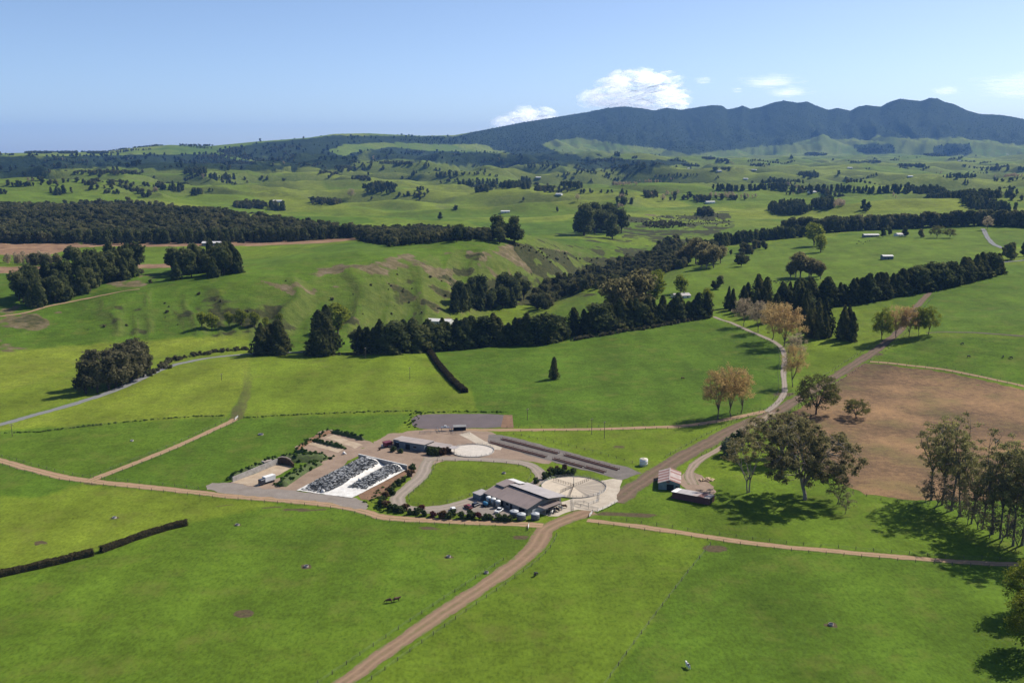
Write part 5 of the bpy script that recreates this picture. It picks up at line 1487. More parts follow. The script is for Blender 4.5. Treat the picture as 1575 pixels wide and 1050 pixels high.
# ------------------------------------------------------------------ circular yards
def yard_mat(name, c0, ang0=None, ang1=None):
    m, t, b = new_mat(name)
    co = nd(t, 'ShaderNodeTexCoord').outputs['Object']
    sx = nd(t, 'ShaderNodeSeparateXYZ'); t.links.new(co, sx.inputs[0])
    n1 = noise(t, 0.35, 5, 0.65, co); n2 = noise(t, 3.0, 4, 0.6, co)
    ang = mth(t, 'ARCTAN2', sx.outputs[1], sx.outputs[0])
    cmb = nd(t, 'ShaderNodeCombineXYZ'); t.links.new(mth(t, 'MULTIPLY', ang, 3.0), cmb.inputs[0])
    streak = noise(t, 1.6, 3, 0.6, cmb.outputs[0])
    base = ramp(t, mth(t, 'ADD', mth(t, 'MULTIPLY', n1, 0.6), mth(t, 'MULTIPLY', n2, 0.4)), [(0.3, tuple(x * 0.68 for x in c0)), (0.65, c0)])
    if ang0 is not None:
        # trodden sector where the herd stood, swept by the backing gate
        f = mth(t, 'MULTIPLY', ramp(t, mth(t, 'ADD', mth(t, 'DIVIDE', ang, 6.2832), 0.5), [(ang0, 0.0), (ang0 + 0.01, 1.0), (ang1, 1.0), (ang1 + 0.015, 0.0)]), ramp(t, streak, [(0.35, 1.0), (0.62, 0.35)]))
        base = mixc(t, f, base, (0.20, 0.165, 0.13))
    t.links.new(base, b.inputs['Base Color']); b.inputs['Roughness'].default_value = 0.85
    return m
def disc(name, c, r, z, mat, parent=None, seg=56, thick=0.12):
    return lathe(name, [(0.001, z), (r * 0.5, z), (r, z), (r, z - thick)], mat, parent, seg, False, loc=c)
def ring_rail(name, label, c, r, a0, a1, group=None, hts=(0.45, 0.85, 1.25), every=2.6, kick=False):
    e = empty(name, (c.x, c.y, 0), 0, label, 'railing', group)
    n = int(abs(a1 - a0) * r / every)
    pm = bpy.data.meshes.new('rail_post'); bm = bmesh.new(); box_bm(bm, -0.05, 0.05, -0.05, 0.05, -0.2, 1.35); bm.to_mesh(pm); bm.free()
    for k in range(n + 1):
        a = a0 + (a1 - a0) * k / n
        link_mesh('post', pm, M_steel, e, (r * math.cos(a), r * math.sin(a), 0), (0, 0, a))
    for h in hts:
        A = np.linspace(a0, a1, 48)
        pipes('rail', [[(r * math.cos(a), r * math.sin(a), h) for a in A]], 0.035, M_steel, e)
    if kick:
        mb = MB(); A = np.linspace(a0, a1, 48)
        V = [((r + d) * math.cos(a), (r + d) * math.sin(a), z) for d, z in ((-0.08, 0.0), (-0.08, 0.4), (0.08, 0.4), (0.08, 0.0)) for a in A]
        Q = [(i * 48 + k, i * 48 + k + 1, (i + 1) * 48 + k + 1, (i + 1) * 48 + k) for i in range(3) for k in range(47)]
        mb.add(V, q=Q); link_mesh('nib_wall', mb.mesh('nib_wall'), M_wallconc, e)
    return e
Y1 = plane_at(882.3, 749.1); Y2 = plane_at(726.8, 693.3)
RY1, RY2 = 14.2, 10.6
tag(disc('yard_floor', (Y1.x, Y1.y, h1(Y1.x, Y1.y)), RY1, 0.16, yard_mat('trodden_yard_concrete', (0.53, 0.44, 0.33), 0.30, 0.62)), kind='structure')
tag(disc('yard_floor', (Y2.x, Y2.y, h1(Y2.x, Y2.y)), RY2, 0.16, yard_mat('clean_yard_concrete', (0.54, 0.48, 0.41))), kind='structure')
ring_rail('yard_railing', 'pipe railing round the large circular yard', Y1, RY1 + 0.1, R(-120), R(215), kick=True)
ring_rail('yard_railing', 'pipe railing round the smaller circular yard by the old shed', Y2, RY2 + 0.1, R(-178), R(178), hts=(0.5, 0.95), kick=True)
def backing_gate(c, tip, label, arms=4):
    d = (tip - c).xy; Lg = d.length
    e = empty('backing_gate', (c.x, c.y, 0.16), math.atan2(d.y, d.x), label, 'gate', 'gates across the large circular yard')
    for h in (0.55, 1.0, 1.4): pipes('rail', [[(0.3, 0, h), (Lg - 0.2, 0, h)]], 0.05, M_post, e)
    for k in range(9):
        x = 0.3 + (Lg - 0.5) * k / 8
        box('upright', x - 0.05, x + 0.05, -0.05, 0.05, 0.05, 1.45, M_post, e)
for (x, y), lab in (((851,739.5), 'gate pointing to the far left rim of the large circular yard'), ((862,758.5), 'gate pointing to the near left rim of the large circular yard'), ((909,738), 'gate pointing to the far right rim of the large circular yard'), ((876,765), 'short gate pointing to the shed side of the large circular yard')):
    backing_gate(Y1, plane_at(x, y), lab)
e = empty('yard_mast', (Y1.x, Y1.y, 0.16), 0, 'thin grey mast standing at the centre of the large circular yard', 'mast')
lathe('pole', [(0.16, 0), (0.12, 4.0), (0.09, 5.2), (0, 5.2)], M_steel, e, 10); box('crossbar', -0.9, 0.9, -0.05, 0.05, 4.6, 4.72, M_steel, e)
e = empty('exit_railing', (0, 0, 0), 0, 'pipe rails dividing the pale concrete apron by the shed exit', 'railing')
def rail_line(e, pts, hs=(0.5, 0.9, 1.25), sp=2.6, z=0.1):
    pts = [plane_at(*p) for p in pts]
    for a, b in zip(pts[:-1], pts[1:]):
        n = max(1, int((b - a).length / sp))
        for k in range(n + 1):
            p = a.lerp(b, k / n)
            box('post', p.x - 0.06, p.x + 0.06, p.y - 0.06, p.y + 0.06, z - 0.1, z + 1.35, M_steel, e)
    for h in hs: pipes('rail', [[(p.x, p.y, z + h) for p in pts]], 0.055, M_steel, e)
rail_line(e, [(884,774),(898,774.5),(905,777.5),(921,771.5),(922,758)])
rail_line(e, [(884,776.5),(893,780),(905,782),(920,785)])
rail_line(e, [(881,766),(882,786)])
e = empty('apron_railing', (0, 0, 0), 0, 'pipe railing along the grass edge of the pale concrete apron', 'railing')
rail_line(e, [(919,788),(935,781),(950,773)])

# ------------------------------------------------------------------ feed pad bunks
def bunk(a, b, label):
    A = plane_at(*a); B = plane_at(*b); d = (B - A).xy; Lb = d.length
    e = empty('feed_bunk', (A.x, A.y, h1(A.x, A.y) + 0.07), math.atan2(d.y, d.x), label, 'feed trough', 'feed bunks on the feed pad')
    box('trough_floor', 0, Lb, -0.7, 0.7, 0.0, 0.12, M_wallconc, e)
    box('side', 0, Lb, -0.78, -0.66, 0.0, 0.5, M_rust, e); box('side', 0, Lb, 0.66, 0.78, 0.0, 0.5, M_rust, e)
    box('feed', 0.3, Lb - 0.3, -0.6, 0.6, 0.13, 0.26, M_silage, e)
    for yy in (-0.72, 0.72): pipes('rail', [[(0, yy, 1.15), (Lb, yy, 1.15)]], 0.05, M_rust, e)
    n = int(Lb / 3)
    for k in range(n + 1):
        for yy in (-0.72, 0.72): box('post', Lb * k / n - 0.06, Lb * k / n + 0.06, yy - 0.05, yy + 0.05, 0.3, 1.25, M_post, e)
bunk((771.4,675.3), (859,698), 'rusty feed bunk at the far left of the feed pad')
bunk((868.6,700), (951.4,723), 'rusty feed bunk at the far right of the feed pad')
bunk((753,680.5), (840,703.5), 'rusty feed bunk at the near left of the feed pad')
bunk((851,706), (897,718.5), 'rusty feed bunk in the middle of the near feed pad edge')
bunk((900,718.5), (931,727), 'dark feed bunk at the near right end of the feed pad')

# ------------------------------------------------------------------ old shed with the second circular yard
ax = Vector((0.89, -0.45)).normalized()
S2 = frame((-60.2, 481.2), ax, 'old_shed', 'long low tan-roofed shed beside the smaller circular yard', 'shed')
extrude_x('wall', [(0, -0.3), (0, 3.7), (9.2, 3.2), (9.2, -0.3)], 4.2, 19.0, M_wallblue, S2)
extrude_x('recessed_wall', [(1.2, -0.3), (1.2, 3.5), (9.1, 3.1), (9.1, -0.3)], 0.0, 4.19, M_wallblue, S2)
prism('roof', [(-0.4, 1.0, 3.78), (4.1, 1.0, 3.78), (4.1, 9.5, 3.33), (-0.4, 9.5, 3.33)], 0.1, M_rooftan, S2)
prism('roof', [(4.12, -0.4, 3.86), (19.3, -0.4, 3.86), (19.3, 9.5, 3.33), (4.12, 9.5, 3.33)], 0.1, M_rooftan, S2)
extrude_x('lean_to_wall', [(2.2, -0.3), (2.2, 2.9), (9.0, 2.7), (9.0, -0.3)], 19.02, 29.0, M_wallgrey, S2)
prism('lean_to_roof', [(19.35, 1.6, 3.1), (30.0, 1.6, 3.1), (30.0, 9.4, 2.8), (19.35, 9.4, 2.8)], 0.1, M_rooftan, S2)
prism('end_roof', [(30.05, 3.0, 2.85), (34.5, 3.0, 2.85), (34.5, 8.2, 2.6), (30.05, 8.2, 2.6)], 0.1, M_roofgrey, S2)
for x in (31, 34): box('post', x, x + 0.15, 3.2, 3.35, -0.1, 2.7, M_post, S2)
box('door', 8.0, 10.6, -0.06, -0.02, 0, 2.8, M_dark, S2); box('door', 1.0, 3.2, 1.13, 1.17, 0, 2.4, M_dark, S2)
w_ = box('window', 12.6, 14.4, -0.06, -0.02, 1.2, 2.2, M_glass, S2); box('frame', 12.5, 14.5, -0.1, -0.065, 1.08, 1.18, M_white, w_)
e = empty('old_yard_railing', (0, 0, 0), 0, 'dark rails of the small stock pen behind the old shed', 'railing')
rail_line(e, [(645,667),(680,665.5),(700,668),(722,668)]); rail_line(e, [(672,660),(676,666)]); rail_line(e, [(694,660),(697,667)])
o = box('pump_shed', -3.2, 3.2, -1.6, 1.6, -0.1, 2.2, M_dark, None)
# dark lean shelter by the pond and a pale pump stand
def cabin(px, w, d, h, wall, roof, label, rz, name='pump_shed', cat='shed', pitch=0.35):
    g0 = ground_at(*px)
    e = empty(name, g0, rz, label, cat)
    extrude_x('wall', [(-d / 2, -0.3), (-d / 2, h), (d / 2, h + pitch), (d / 2, -0.3)], -w / 2, w / 2, wall, e)
    prism('roof', [(-w / 2 - 0.25, -d / 2 - 0.3, h + 0.02), (w / 2 + 0.25, -d / 2 - 0.3, h + 0.02), (w / 2 + 0.25, d / 2 + 0.3, h + pitch + 0.08), (-w / 2 - 0.25, d / 2 + 0.3, h + pitch + 0.08)], 0.08, roof, e)
    box('door', -0.5, 0.5, -d / 2 - 0.05, -d / 2 - 0.02, 0, 1.9, M_dark, e)
    return e
bpy.data.objects.remove(o)
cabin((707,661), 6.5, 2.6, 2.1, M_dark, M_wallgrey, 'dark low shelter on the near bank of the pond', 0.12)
e = empty('pump_stand', plane_at(685, 662), 0, 'pale pipe stand on the near bank of the pond', 'pump')
box('platform', -2.2, 2.2, -0.9, 0.9, 1.9, 2.1, M_steel, e); box('motor', -0.6, 0.6, -0.4, 0.4, 2.1, 2.8, M_white, e, 0.05)
for x in (-2, 2):
    for y in (-0.8, 0.8): box('leg', x - 0.07, x + 0.07, y - 0.07, y + 0.07, -0.2, 1.9, M_steel, e)

# ------------------------------------------------------------------ small sheds by the race
A3 = plane_at(1012.9, 742, 3.1); B3 = plane_at(1046.3, 743.7, 3.1)
d3 = Vector((0.985, -0.17)).normalized()
S3 = frame(A3, d3, 'gable_shed', 'gabled shed with striped rust and white iron roof by the race', 'shed')
W3, L3 = 9.4, 17.0
extrude_y('wall', [(0, -0.3), (0, 3.05), (W3 / 2, 4.55), (W3, 3.05), (W3, -0.3)], 0, L3, M_tealwall, S3)
sk = 2.2 / L3
ns = 9
for side in (0, 1):
    for k in range(ns):
        y0, y1 = -0.3 + (L3 + 0.6) * k / ns, -0.3 + (L3 + 0.6) * (k + 1) / ns - 0.02
        xe, xm = (-0.35, W3 / 2 - 0.005) if side == 0 else (W3 + 0.35, W3 / 2 + 0.005)
        prism('roof_sheet', [(xe, y0, 3.04), (xm, y0, 4.68), (xm, y1, 4.68), (xe, y1, 3.04)], 0.05 , M_rustpale if (k + side) % 2 == 0 or k in (4,) else M_rust, S3)
box('ridge_cap', W3 / 2 - 0.25, W3 / 2 + 0.25, -0.35, L3 + 0.35, 4.69, 4.75, M_rustpale, S3)
box('door', 3.6, 6.6, -0.06, -0.02, 0, 2.6, M_dark, S3); box('gable_hatch', 3.4, 4.8, -0.3, -0.02, 3.3, 4.1, M_rust, S3)
box('window', 7.4, 8.6, -0.06, -0.02, 1.2, 2.0, M_glass, S3)
A4 = plane_at(1033.9, 754.4, 3.3); B4 = plane_at(1090.8, 765.1, 3.3)
d4 = (B4 - A4).xy.normalized(); L4 = (B4 - A4).xy.length
S4 = frame(A4, d4, 'red_shed', 'long dull red shed with faded flat roof under the gums', 'shed')
ang4 = 0
nb = 22
for k in range(nb):
    box('board', L4 * k / nb + 0.01, L4 * (k + 1) / nb - 0.015, 0.0, 0.1 + 0.015 * (k % 3), -0.3, 2.9, M_redwall, S4)
box('end_wall', L4 - 0.12, L4 + 0.02, 0.12, 6.4, -0.3, 2.8, M_redwall, S4)
box('back_wall', 0, L4 - 0.13, 6.2, 6.4, -0.3, 2.4, M_redwall, S4); box('end_wall', 0, 0.12, 0.13, 6.19, -0.3, 2.8, M_redwall, S4)
rs = [(-0.4, 1.9, M_white), (1.9, 5.4, M_roofgrey), (5.4, 9.0, M_roofgrey), (9.0, 11.6, M_rustpale), (11.6, 14.2, M_rust), (14.2, L4 + 0.3, M_rooftan)]
for a, b, m in rs:
    prism('roof_sheet', [(a, -0.35, 3.02), (b - 0.03, -0.35, 3.02), (b - 0.03, 6.6, 2.62), (a, 6.6, 2.62)], 0.06, m, S4)
box('door', L4 + 0.03, L4 + 0.06, 1.5, 4.0, 0, 2.4, M_dark, S4)
pl = MB(); rg = np.random.RandomState(4)
for k in range(46):
    r_ = rg.rand() ** 0.5 * 2.4; a_ = rg.rand() * 6.28
    pl.blob((r_ * math.cos(a_) * 1.5, r_ * math.sin(a_), 0.15 + 0.7 * max(0, 1 - r_ / 2.6)), (0.6, 0.5, 0.35), rg, 1, 0.4)
g0 = plane_at(1087, 738)
e = empty('wood_pile', (g0.x, g0.y, 0), 0.4, 'pale heap of split wood on the grass near the red shed', 'wood pile')
link_mesh('heap', pl.mesh('heap'), M_chip, e)

# ------------------------------------------------------------------ silage bunker with earth banks
def wall_strip(name, pts, h, t, mat, parent, z0=-0.2):
    bm = bmesh.new()
    pts = [plane_at(*p) for p in pts]
    hs = h if isinstance(h, (list, tuple)) else [h] * len(pts)
    rows = []
    for i, p in enumerate(pts):
        d = (pts[min(i + 1, len(pts) - 1)] - pts[max(i - 1, 0)]).xy.normalized()
        n = Vector((-d.y, d.x)) * t * 0.5
        rows.append([bm.verts.new((p.x + n.x, p.y + n.y, z0)), bm.verts.new((p.x + n.x, p.y + n.y, hs[i])), bm.verts.new((p.x - n.x, p.y - n.y, hs[i])), bm.verts.new((p.x - n.x, p.y - n.y, z0))])
    for a, b in zip(rows[:-1], rows[1:]):
        for k in range(3): bm.faces.new((a[k], a[k + 1], b[k + 1], b[k]))
    bm.faces.new(rows[0]); bm.faces.new(rows[-1][::-1])
    bmesh.ops.recalc_face_normals(bm, faces=bm.faces[:])
    return finish(bm, name, mat, parent)
def bank(name, pts, h, w, mat, parent, top=0.3, seed=1):
    """rounded earth bank along a line"""
    line = smooth_line([plane_at(*p) for p in pts], 1.2)
    n = len(line); V = []; K = 9
    for i, p in enumerate(line):
        d = (line[min(i + 1, n - 1)] - line[max(i - 1, 0)]).normalized(); nr = Vector((-d.y, d.x))
        endf = min(1, min(i, n - 1 - i) / 2.5) ** 0.5
        for k in range(K):
            s = k / (K - 1) * 2 - 1
            prof = min(1, (1 - abs(s)) / (1 - top)) ** 0.9
            q = p + nr * s * w * 0.5
            V.append((q.x, q.y, h1(q.x, q.y) - 0.1 + h * prof * endf * (1 + 0.25 * float(vnoise(q.x * 0.7, q.y * 0.7)))))
    Q = [(i * K + k, i * K + k + 1, (i + 1) * K + k + 1, (i + 1) * K + k) for i in range(n - 1) for k in range(K - 1)]
    me = pydata(name, V, Q, True)
    if me.polygons[len(Q) // 2].normal.z < 0: me.flip_normals()
    return link_mesh(name, me, mat, parent)
M_bankgrass = simple_mat('weedy_bank', (0.085, 0.125, 0.028), (0.045, 0.050, 0.022), 0.7, 0.95, bumpd=0.3)
B = empty('silage_bunker', (0, 0, 0), 0, 'open concrete silage bunker with curved brown end wall', 'bunker')
wall_strip('side_wall', [(358,741),(392,728),(427,714)], [2.4, 2.8, 3.0], 0.3, M_wallconc, B)
wall_strip('end_wall', [(427.5,713.6),(433,713.2),(440,714),(447,716),(452,718.5)], [3.0, 3.3, 3.3, 2.8, 1.8], 0.5, M_silage, B)
prism('end_capping', [tuple(plane_at(428,713.4).xy) + (3.1,), tuple(plane_at(434,712.9).xy) + (3.4,), tuple(plane_at(441,713.6).xy) + (3.4,), tuple(plane_at(448,715.6).xy) + (2.9,), tuple(plane_at(448.4,714.9).xy) + (2.9,), tuple(plane_at(441.5,712.8).xy) + (3.42,), tuple(plane_at(434,711.8).xy) + (3.42,), tuple(plane_at(428,712.4).xy) + (3.1,)], 0.2, M_stone, B)
b1 = bank('earth_bank', [(352,738),(388,724),(426,709)], 2.4, 4.2, M_bankgrass, B)
b2 = bank('earth_bank', [(430,748),(446,737),(466,724),(490,712)], 2.2, 6.5, M_bankgrass, B)
b3 = bank('earth_bank', [(428,708),(448,707),(480,706),(500,703)], 2.6, 10, M_bankgrass, B)
box('loose_slab', -2.6, 2.6, -1.0, 1.0, -0.1, 0.5, M_rooftan, B, 0.05, loc=plane_at(410, 709, 2.2), rot=(0.1, 0.05, 1.05))
EB = empty('earth_bunker', (0, 0, 0), 0, 'pair of low red earth bunkers above the silage yard', 'bunker')
bank('earth_bank', [(456,692),(470,683),(490,672),(508,664)], 1.6, 2.6, M_dirt, EB)
bank('earth_bank', [(482,678),(505,684),(532,690)], 1.5, 2.4, M_bankgrass, EB)
bank('earth_bank', [(510,665),(535,670),(560,677)], 1.7, 2.6, M_bankgrass, EB)
bank('earth_bank', [(456,694),(480,700),(505,705)], 1.5, 4.0, M_bankgrass, EB)
p = np.vstack([along([(352,738),(388,724),(426,709)], 0.9, 60, 0.9), along([(430,748),(446,737),(466,724),(490,712)], 0.7, 61, 1.7), along([(428,708),(448,707),(480,706),(500,703)], 0.6, 62, 2.4), along([(456,692),(508,663)], 1.1, 63, 0.6), along([(482,678),(532,690)], 0.9, 64, 0.5), along([(510,664),(560,676)], 0.9, 65, 0.5), along([(456,694),(505,705)], 0.8, 66, 1.0)])
dg = bpy.context.evaluated_depsgraph_get()
p[:, 2] += 0.3
for i in range(len(p)):
    hit, loc_, nn, ix, ob, mx_ = scene.ray_cast(dg, Vector((p[i, 0], p[i, 1], 12)), Vector((0, 0, -1)), distance=20)
    if hit: p[i, 2] = loc_.z - 0.1
scatter('bank_weeds', 'dark green weeds covering the bunker banks', p, sizes(len(p), 0.45, 0.95), C_weed)

# ------------------------------------------------------------------ covered silage stacks
ST = empty('silage_stack', (0, 0, 0), 0, 'white plastic covered silage stack held down by tyres', 'silage stack')
wall_strip('back_wall', [(551.7,706),(588,714.5),(626,723.5)], 2.6, 0.35, M_wallconc, ST)
wall_strip('wall_cap', [(551.7,706),(588,714.5),(626,723.5)], 2.72, 0.5, M_white, ST, 2.6)
corner = [plane_at(*p) for p in ((456,754),(541,766),(624,724),(552,707))]     # front-left, front-right, back-right, back-left
def stack_point(u, v):
    """u across the stack (left to right), v from front to back"""
    a = corner[0].lerp(corner[1], u); b = corner[3].lerp(corner[2], u)
    p = a.lerp(b, v)
    m1 = math.exp(-((u - 0.26) / 0.21) ** 4); m2 = math.exp(-((u - 0.80) / 0.15) ** 4)
    f1 = float(sstep(0.02, 0.26, v)); f2 = float(sstep(0.20, 0.50, v))
    z = 0.18 + 2.0 * m1 * f1 + 1.7 * m2 * f2 + 0.35 * float(sstep(0.5, 1.0, v)) + 0.16 * float(fbm(p.x * 0.5, p.y * 0.5, 3))
    return Vector((p.x, p.y, z))
nu, nv = 56, 64
V = [stack_point(i / nu, j / nv) for j in range(nv + 1) for i in range(nu + 1)]
Q = [(j * (nu + 1) + i, j * (nu + 1) + i + 1, (j + 1) * (nu + 1) + i + 1, (j + 1) * (nu + 1) + i) for j in range(nv) for i in range(nu)]
link_mesh('plastic_cover', pydata('plastic_cover', V, Q, True), M_plastic, ST)
for u0, u1, v0, v1, lb in ((0.07, 0.47, 0.06, 0.97, 0), (0.67, 0.95, 0.30, 0.96, 1)):
    V = []; Q = []; a, b = 26, 50
    for j in range(b + 1):
        for i in range(a + 1):
            v = v0 + (v1 - v0) * j / b
            sh = 0.06 * math.sin(v * 9 + lb)
            p = stack_point(u0 + (u1 - u0) * i / a + (0.05 * math.sin(v * 6.5 + lb) if i in (0, a) else 0), v); p.z += 0.06
            V.append(p)
    Q = [(j * (a + 1) + i, j * (a + 1) + i + 1, (j + 1) * (a + 1) + i + 1, (j + 1) * (a + 1) + i) for j in range(b) for i in range(a)]
    link_mesh('black_cover', pydata('black_cover', V, Q, True), M_blackpl, ST)
tb = MB()
for i in range(14):
    a = 2 * math.pi * i / 14
ring_r, tube_r = 0.30, 0.10
Vt = [((ring_r + tube_r * math.cos(b)) * math.cos(a), (ring_r + tube_r * math.cos(b)) * math.sin(a), 0.09 + 0.09 * math.sin(b)) for a in np.linspace(0, 6.2832, 11)[:-1] for b in np.linspace(0, 6.2832, 7)[:-1]]
Qt = [(i * 6 + j, ((i + 1) % 10) * 6 + j, ((i + 1) % 10) * 6 + (j + 1) % 6, i * 6 + (j + 1) % 6) for i in range(10) for j in range(6)]
def tyre_mesh(mat):
    m = pydata('tyre', Vt, Qt, True); m.materials.append(mat); return m
C_tyre = bpy.data.collections.new('tyres')
M_tyregrey = simple_mat('dusty_tyre', (0.075, 0.077, 0.078), (0.035, 0.036, 0.037), 3.0, 0.8)
M_tyrewhite = simple_mat('limed_tyre', (0.50, 0.50, 0.49), (0.22, 0.22, 0.22), 3.0, 0.7)
for k, m in enumerate((M_black, M_tyregrey, M_tyrewhite, M_tyregrey, M_tyrewhite)):
    C_tyre.objects.link(bpy.data.objects.new('tyre_%d' % k, tyre_mesh(m)))
rg = np.random.RandomState(12); tp = []
for u0, u1, v0, v1, n in ((0.05, 0.48, 0.03, 0.97, 1150), (0.65, 0.96, 0.27, 0.96, 700)):
    for k in range(n):
        u, v = rg.uniform(u0, u1), rg.uniform(v0, v1)
        q = stack_point(u, v); tp.append((q.x, q.y, q.z + 0.05 + 0.12 * rg.rand()))
scatter('stack_tyres', 'black tyres packed over the two silage mounds', tp, sizes(len(tp), 0.95, 1.25), C_tyre)
# ------------------------------------------------------------------ vehicles and machines
def wheel(parent, x, y, r, w, rim=None):
    e = lathe('wheel', [(0.0, -w / 2), (r * 0.55, -w / 2), (r * 0.6, -w / 2), (r * 0.94, -w / 2), (r, -w * 0.3), (r, w * 0.3), (r * 0.94, w / 2), (r * 0.6, w / 2), (0.0, w / 2)], M_black, parent, 16, False, (x, y, r), (math.pi / 2, 0, 0))
    lathe('rim', [(0, w / 2 + 0.012), (r * 0.5, w / 2 + 0.012), (r * 0.55, w / 2 - 0.02)], rim or M_steel, e, 12)
    return e
def car(px, rz, mat, label, ute=False, L=4.5):
    g0 = plane_at(*px)
    e = empty('parked_car' if not ute else 'parked_ute', (g0.x, g0.y, h1(g0.x, g0.y) + 0.1), rz, label, 'car' if not ute else 'ute')
    h = L / 2
    bm = bmesh.new(); box_bm(bm, -h, h, -0.88, 0.88, 0.32, 0.95)
    finish(bm, 'body', mat, e, 0.12)
    if ute: pr = [(-0.5, 0.92), (-0.25, 1.72), (0.95, 1.74), (1.55, 0.92)]
    else: pr = [(-h + 0.15, 0.92), (-h + 0.65, 1.52), (0.55, 1.55), (1.25, 0.92)]
    extrude_y('cabin_glass', pr, -0.76, 0.76, M_glass, e)
    extrude_y('cabin_roof', [(pr[1][0] - 0.06, pr[1][1]), (pr[1][0], pr[1][1] + 0.05), (pr[2][0], pr[2][1] + 0.05), (pr[2][0] + 0.06, pr[2][1])], -0.74, 0.74, mat, e)
    if ute:
        box('tray', -h - 0.05, -0.55, -0.92, -0.84, 0.9, 1.2, mat, e); box('tray', -h - 0.05, -0.55, 0.84, 0.92, 0.9, 1.2, mat, e); box('tailgate', -h - 0.05, -h + 0.03, -0.83, 0.83, 0.9, 1.2, mat, e)
    for sx in (-0.3 * L, 0.3 * L):
        for sy in (-0.82, 0.82): wheel(e, sx, sy, 0.34, 0.22)
    for sy in (-0.6, 0.6): box('headlight', h - 0.03, h + 0.02, sy - 0.18, sy + 0.18, 0.62, 0.78, M_white, e)
    return e
car((697,785.5), 1.9, M_carwhite, 'white car parked behind the shrubs at the drive bend')
car((720,781.5), 2.2, M_carred, 'dull red car parked on the gravel left of the milking shed')
car((767.5,787.5), 1.1, M_carwhite, 'white ute parked in front of the milking shed', True, 5.0)
car((732,778), 0.9, M_cardark, 'dark car parked near the milking shed annex', False, 4.3)
# stock truck at the silage bunker
g0 = plane_at(410, 743)
T = empty('delivery_truck', (g0.x, g0.y, 0.1), math.atan2(-0.62, -0.5), 'white-bodied truck with dark cab standing in the silage yard', 'truck')
box('chassis', -4.0, 3.6, -0.5, 0.5, 0.6, 0.85, M_dark, T)
box('cargo_body', -4.2, 1.4, -1.2, 1.2, 0.95, 3.25, M_white, T, 0.04)
bm = bmesh.new(); box_bm(bm, 1.65, 3.7, -1.15, 1.15, 0.6, 2.5); finish(bm, 'cab', M_cardark, T, 0.1)
box('windscreen', 3.71, 3.74, -1.0, 1.0, 1.5, 2.3, M_glass, T); box('bumper', 3.72, 3.85, -1.1, 1.1, 0.5, 0.8, M_steel, T)
for x in (-3.2, -2.1, 2.7):
    for y in (-1.0, 1.0): wheel(T, x, y, 0.48, 0.3)
for y in (-0.8, 0.8): box('headlight', 3.86, 3.88, y - 0.15, y + 0.15, 0.62, 0.78, M_white, T)
def tractor(px, rz, mat, label):
    g0 = plane_at(*px)
    e = empty('tractor', (g0.x, g0.y, 0.06), rz, label, 'tractor')
    box('bonnet', 0.3, 2.4, -0.45, 0.45, 0.95, 1.65, mat, e, 0.08); box('chassis', -1.0, 2.3, -0.3, 0.3, 0.6, 0.94, M_dark, e)
    box('cab_glass', -1.0, 0.25, -0.7, 0.7, 1.15, 2.45, M_glass, e, 0.06); box('cab_roof', -1.15, 0.4, -0.8, 0.8, 2.46, 2.62, M_white if mat is M_green else mat, e, 0.04)
    for y in (-0.85, 0.85):
        wheel(e, -0.7, y, 0.85, 0.45, M_yellow); wheel(e, 1.8, y * 0.9, 0.55, 0.35, M_yellow)
    lathe('exhaust', [(0.05, 1.6), (0.05, 2.6), (0, 2.6)], M_dark, e, 8, loc=(1.2, 0.3, 0))
tractor((612,687), 2.3, M_green, 'green tractor parked at the end of the old shed')
g0 = plane_at(596.5, 687)
e = empty('feed_wagon', (g0.x, g0.y, 0.06), 0.7, 'maroon feed wagon parked left of the green tractor', 'wagon')
extrude_x('tub', [(-1.0, 0.8), (-1.5, 2.7), (1.5, 2.7), (1.0, 0.8)], -2.2, 2.2, M_maroon, e)
box('tub_rim', -2.3, 2.3, -1.62, -1.5, 2.6, 2.78, M_maroon, e); box('tub_rim', -2.3, 2.3, 1.5, 1.62, 2.6, 2.78, M_maroon, e)
box('drawbar', 2.2, 4.0, -0.12, 0.12, 0.6, 0.8, M_dark, e)
for y in (-1.05, 1.05): wheel(e, -0.4, y, 0.6, 0.4)
g0 = plane_at(746.5, 778.5)
e = empty('blue_trailer', (g0.x, g0.y, 0.06), 2.3, 'small blue spray trailer beside the milking shed annex', 'trailer')
lathe('tank', [(0, -1.0), (0.75, -1.0), (0.85, -0.8), (0.85, 0.8), (0.75, 1.0), (0, 1.0)], M_blue, e, 16, True, (0, 0, 1.25), (0, math.pi / 2, 0))
box('deck', -1.5, 1.5, -0.8, 0.8, 0.4, 0.5, M_dark, e); box('drawbar', 1.5, 2.6, -0.08, 0.08, 0.4, 0.5, M_steel, e)
for y in (-0.9, 0.9): wheel(e, 0, y, 0.35, 0.22)
for k, (px, lab) in enumerate([((529,698.5), 'white wrapped bale on the bare ground above the silage stack'), ((588.5,687), 'small white bale left of the maroon feed wagon'), ((497,757), 'bundled white plastic at the front of the silage stack'), ((553,743), 'bundle of white plastic lying on the right silage mound')]):
    g0 = plane_at(*px); z = 0.05 if k != 3 else 1.2
    e = empty('wrapped_bale', (g0.x, g0.y, z), 0.6 * k, lab, 'bale')
    lathe('roll', [(0, -0.65), (0.55, -0.65), (0.68, -0.5), (0.7, 0), (0.68, 0.5), (0.55, 0.65), (0, 0.65)], M_plastic, e, 16, True, (0, 0, 0.62), (math.pi / 2, 0, 0))
    mb = MB(); mb.blob((0.7, 0.1, 0.2), (0.6, 0.5, 0.25), np.random.RandomState(k), 2, 0.3); link_mesh('loose_wrap', mb.mesh('loose_wrap'), M_plastic, e)

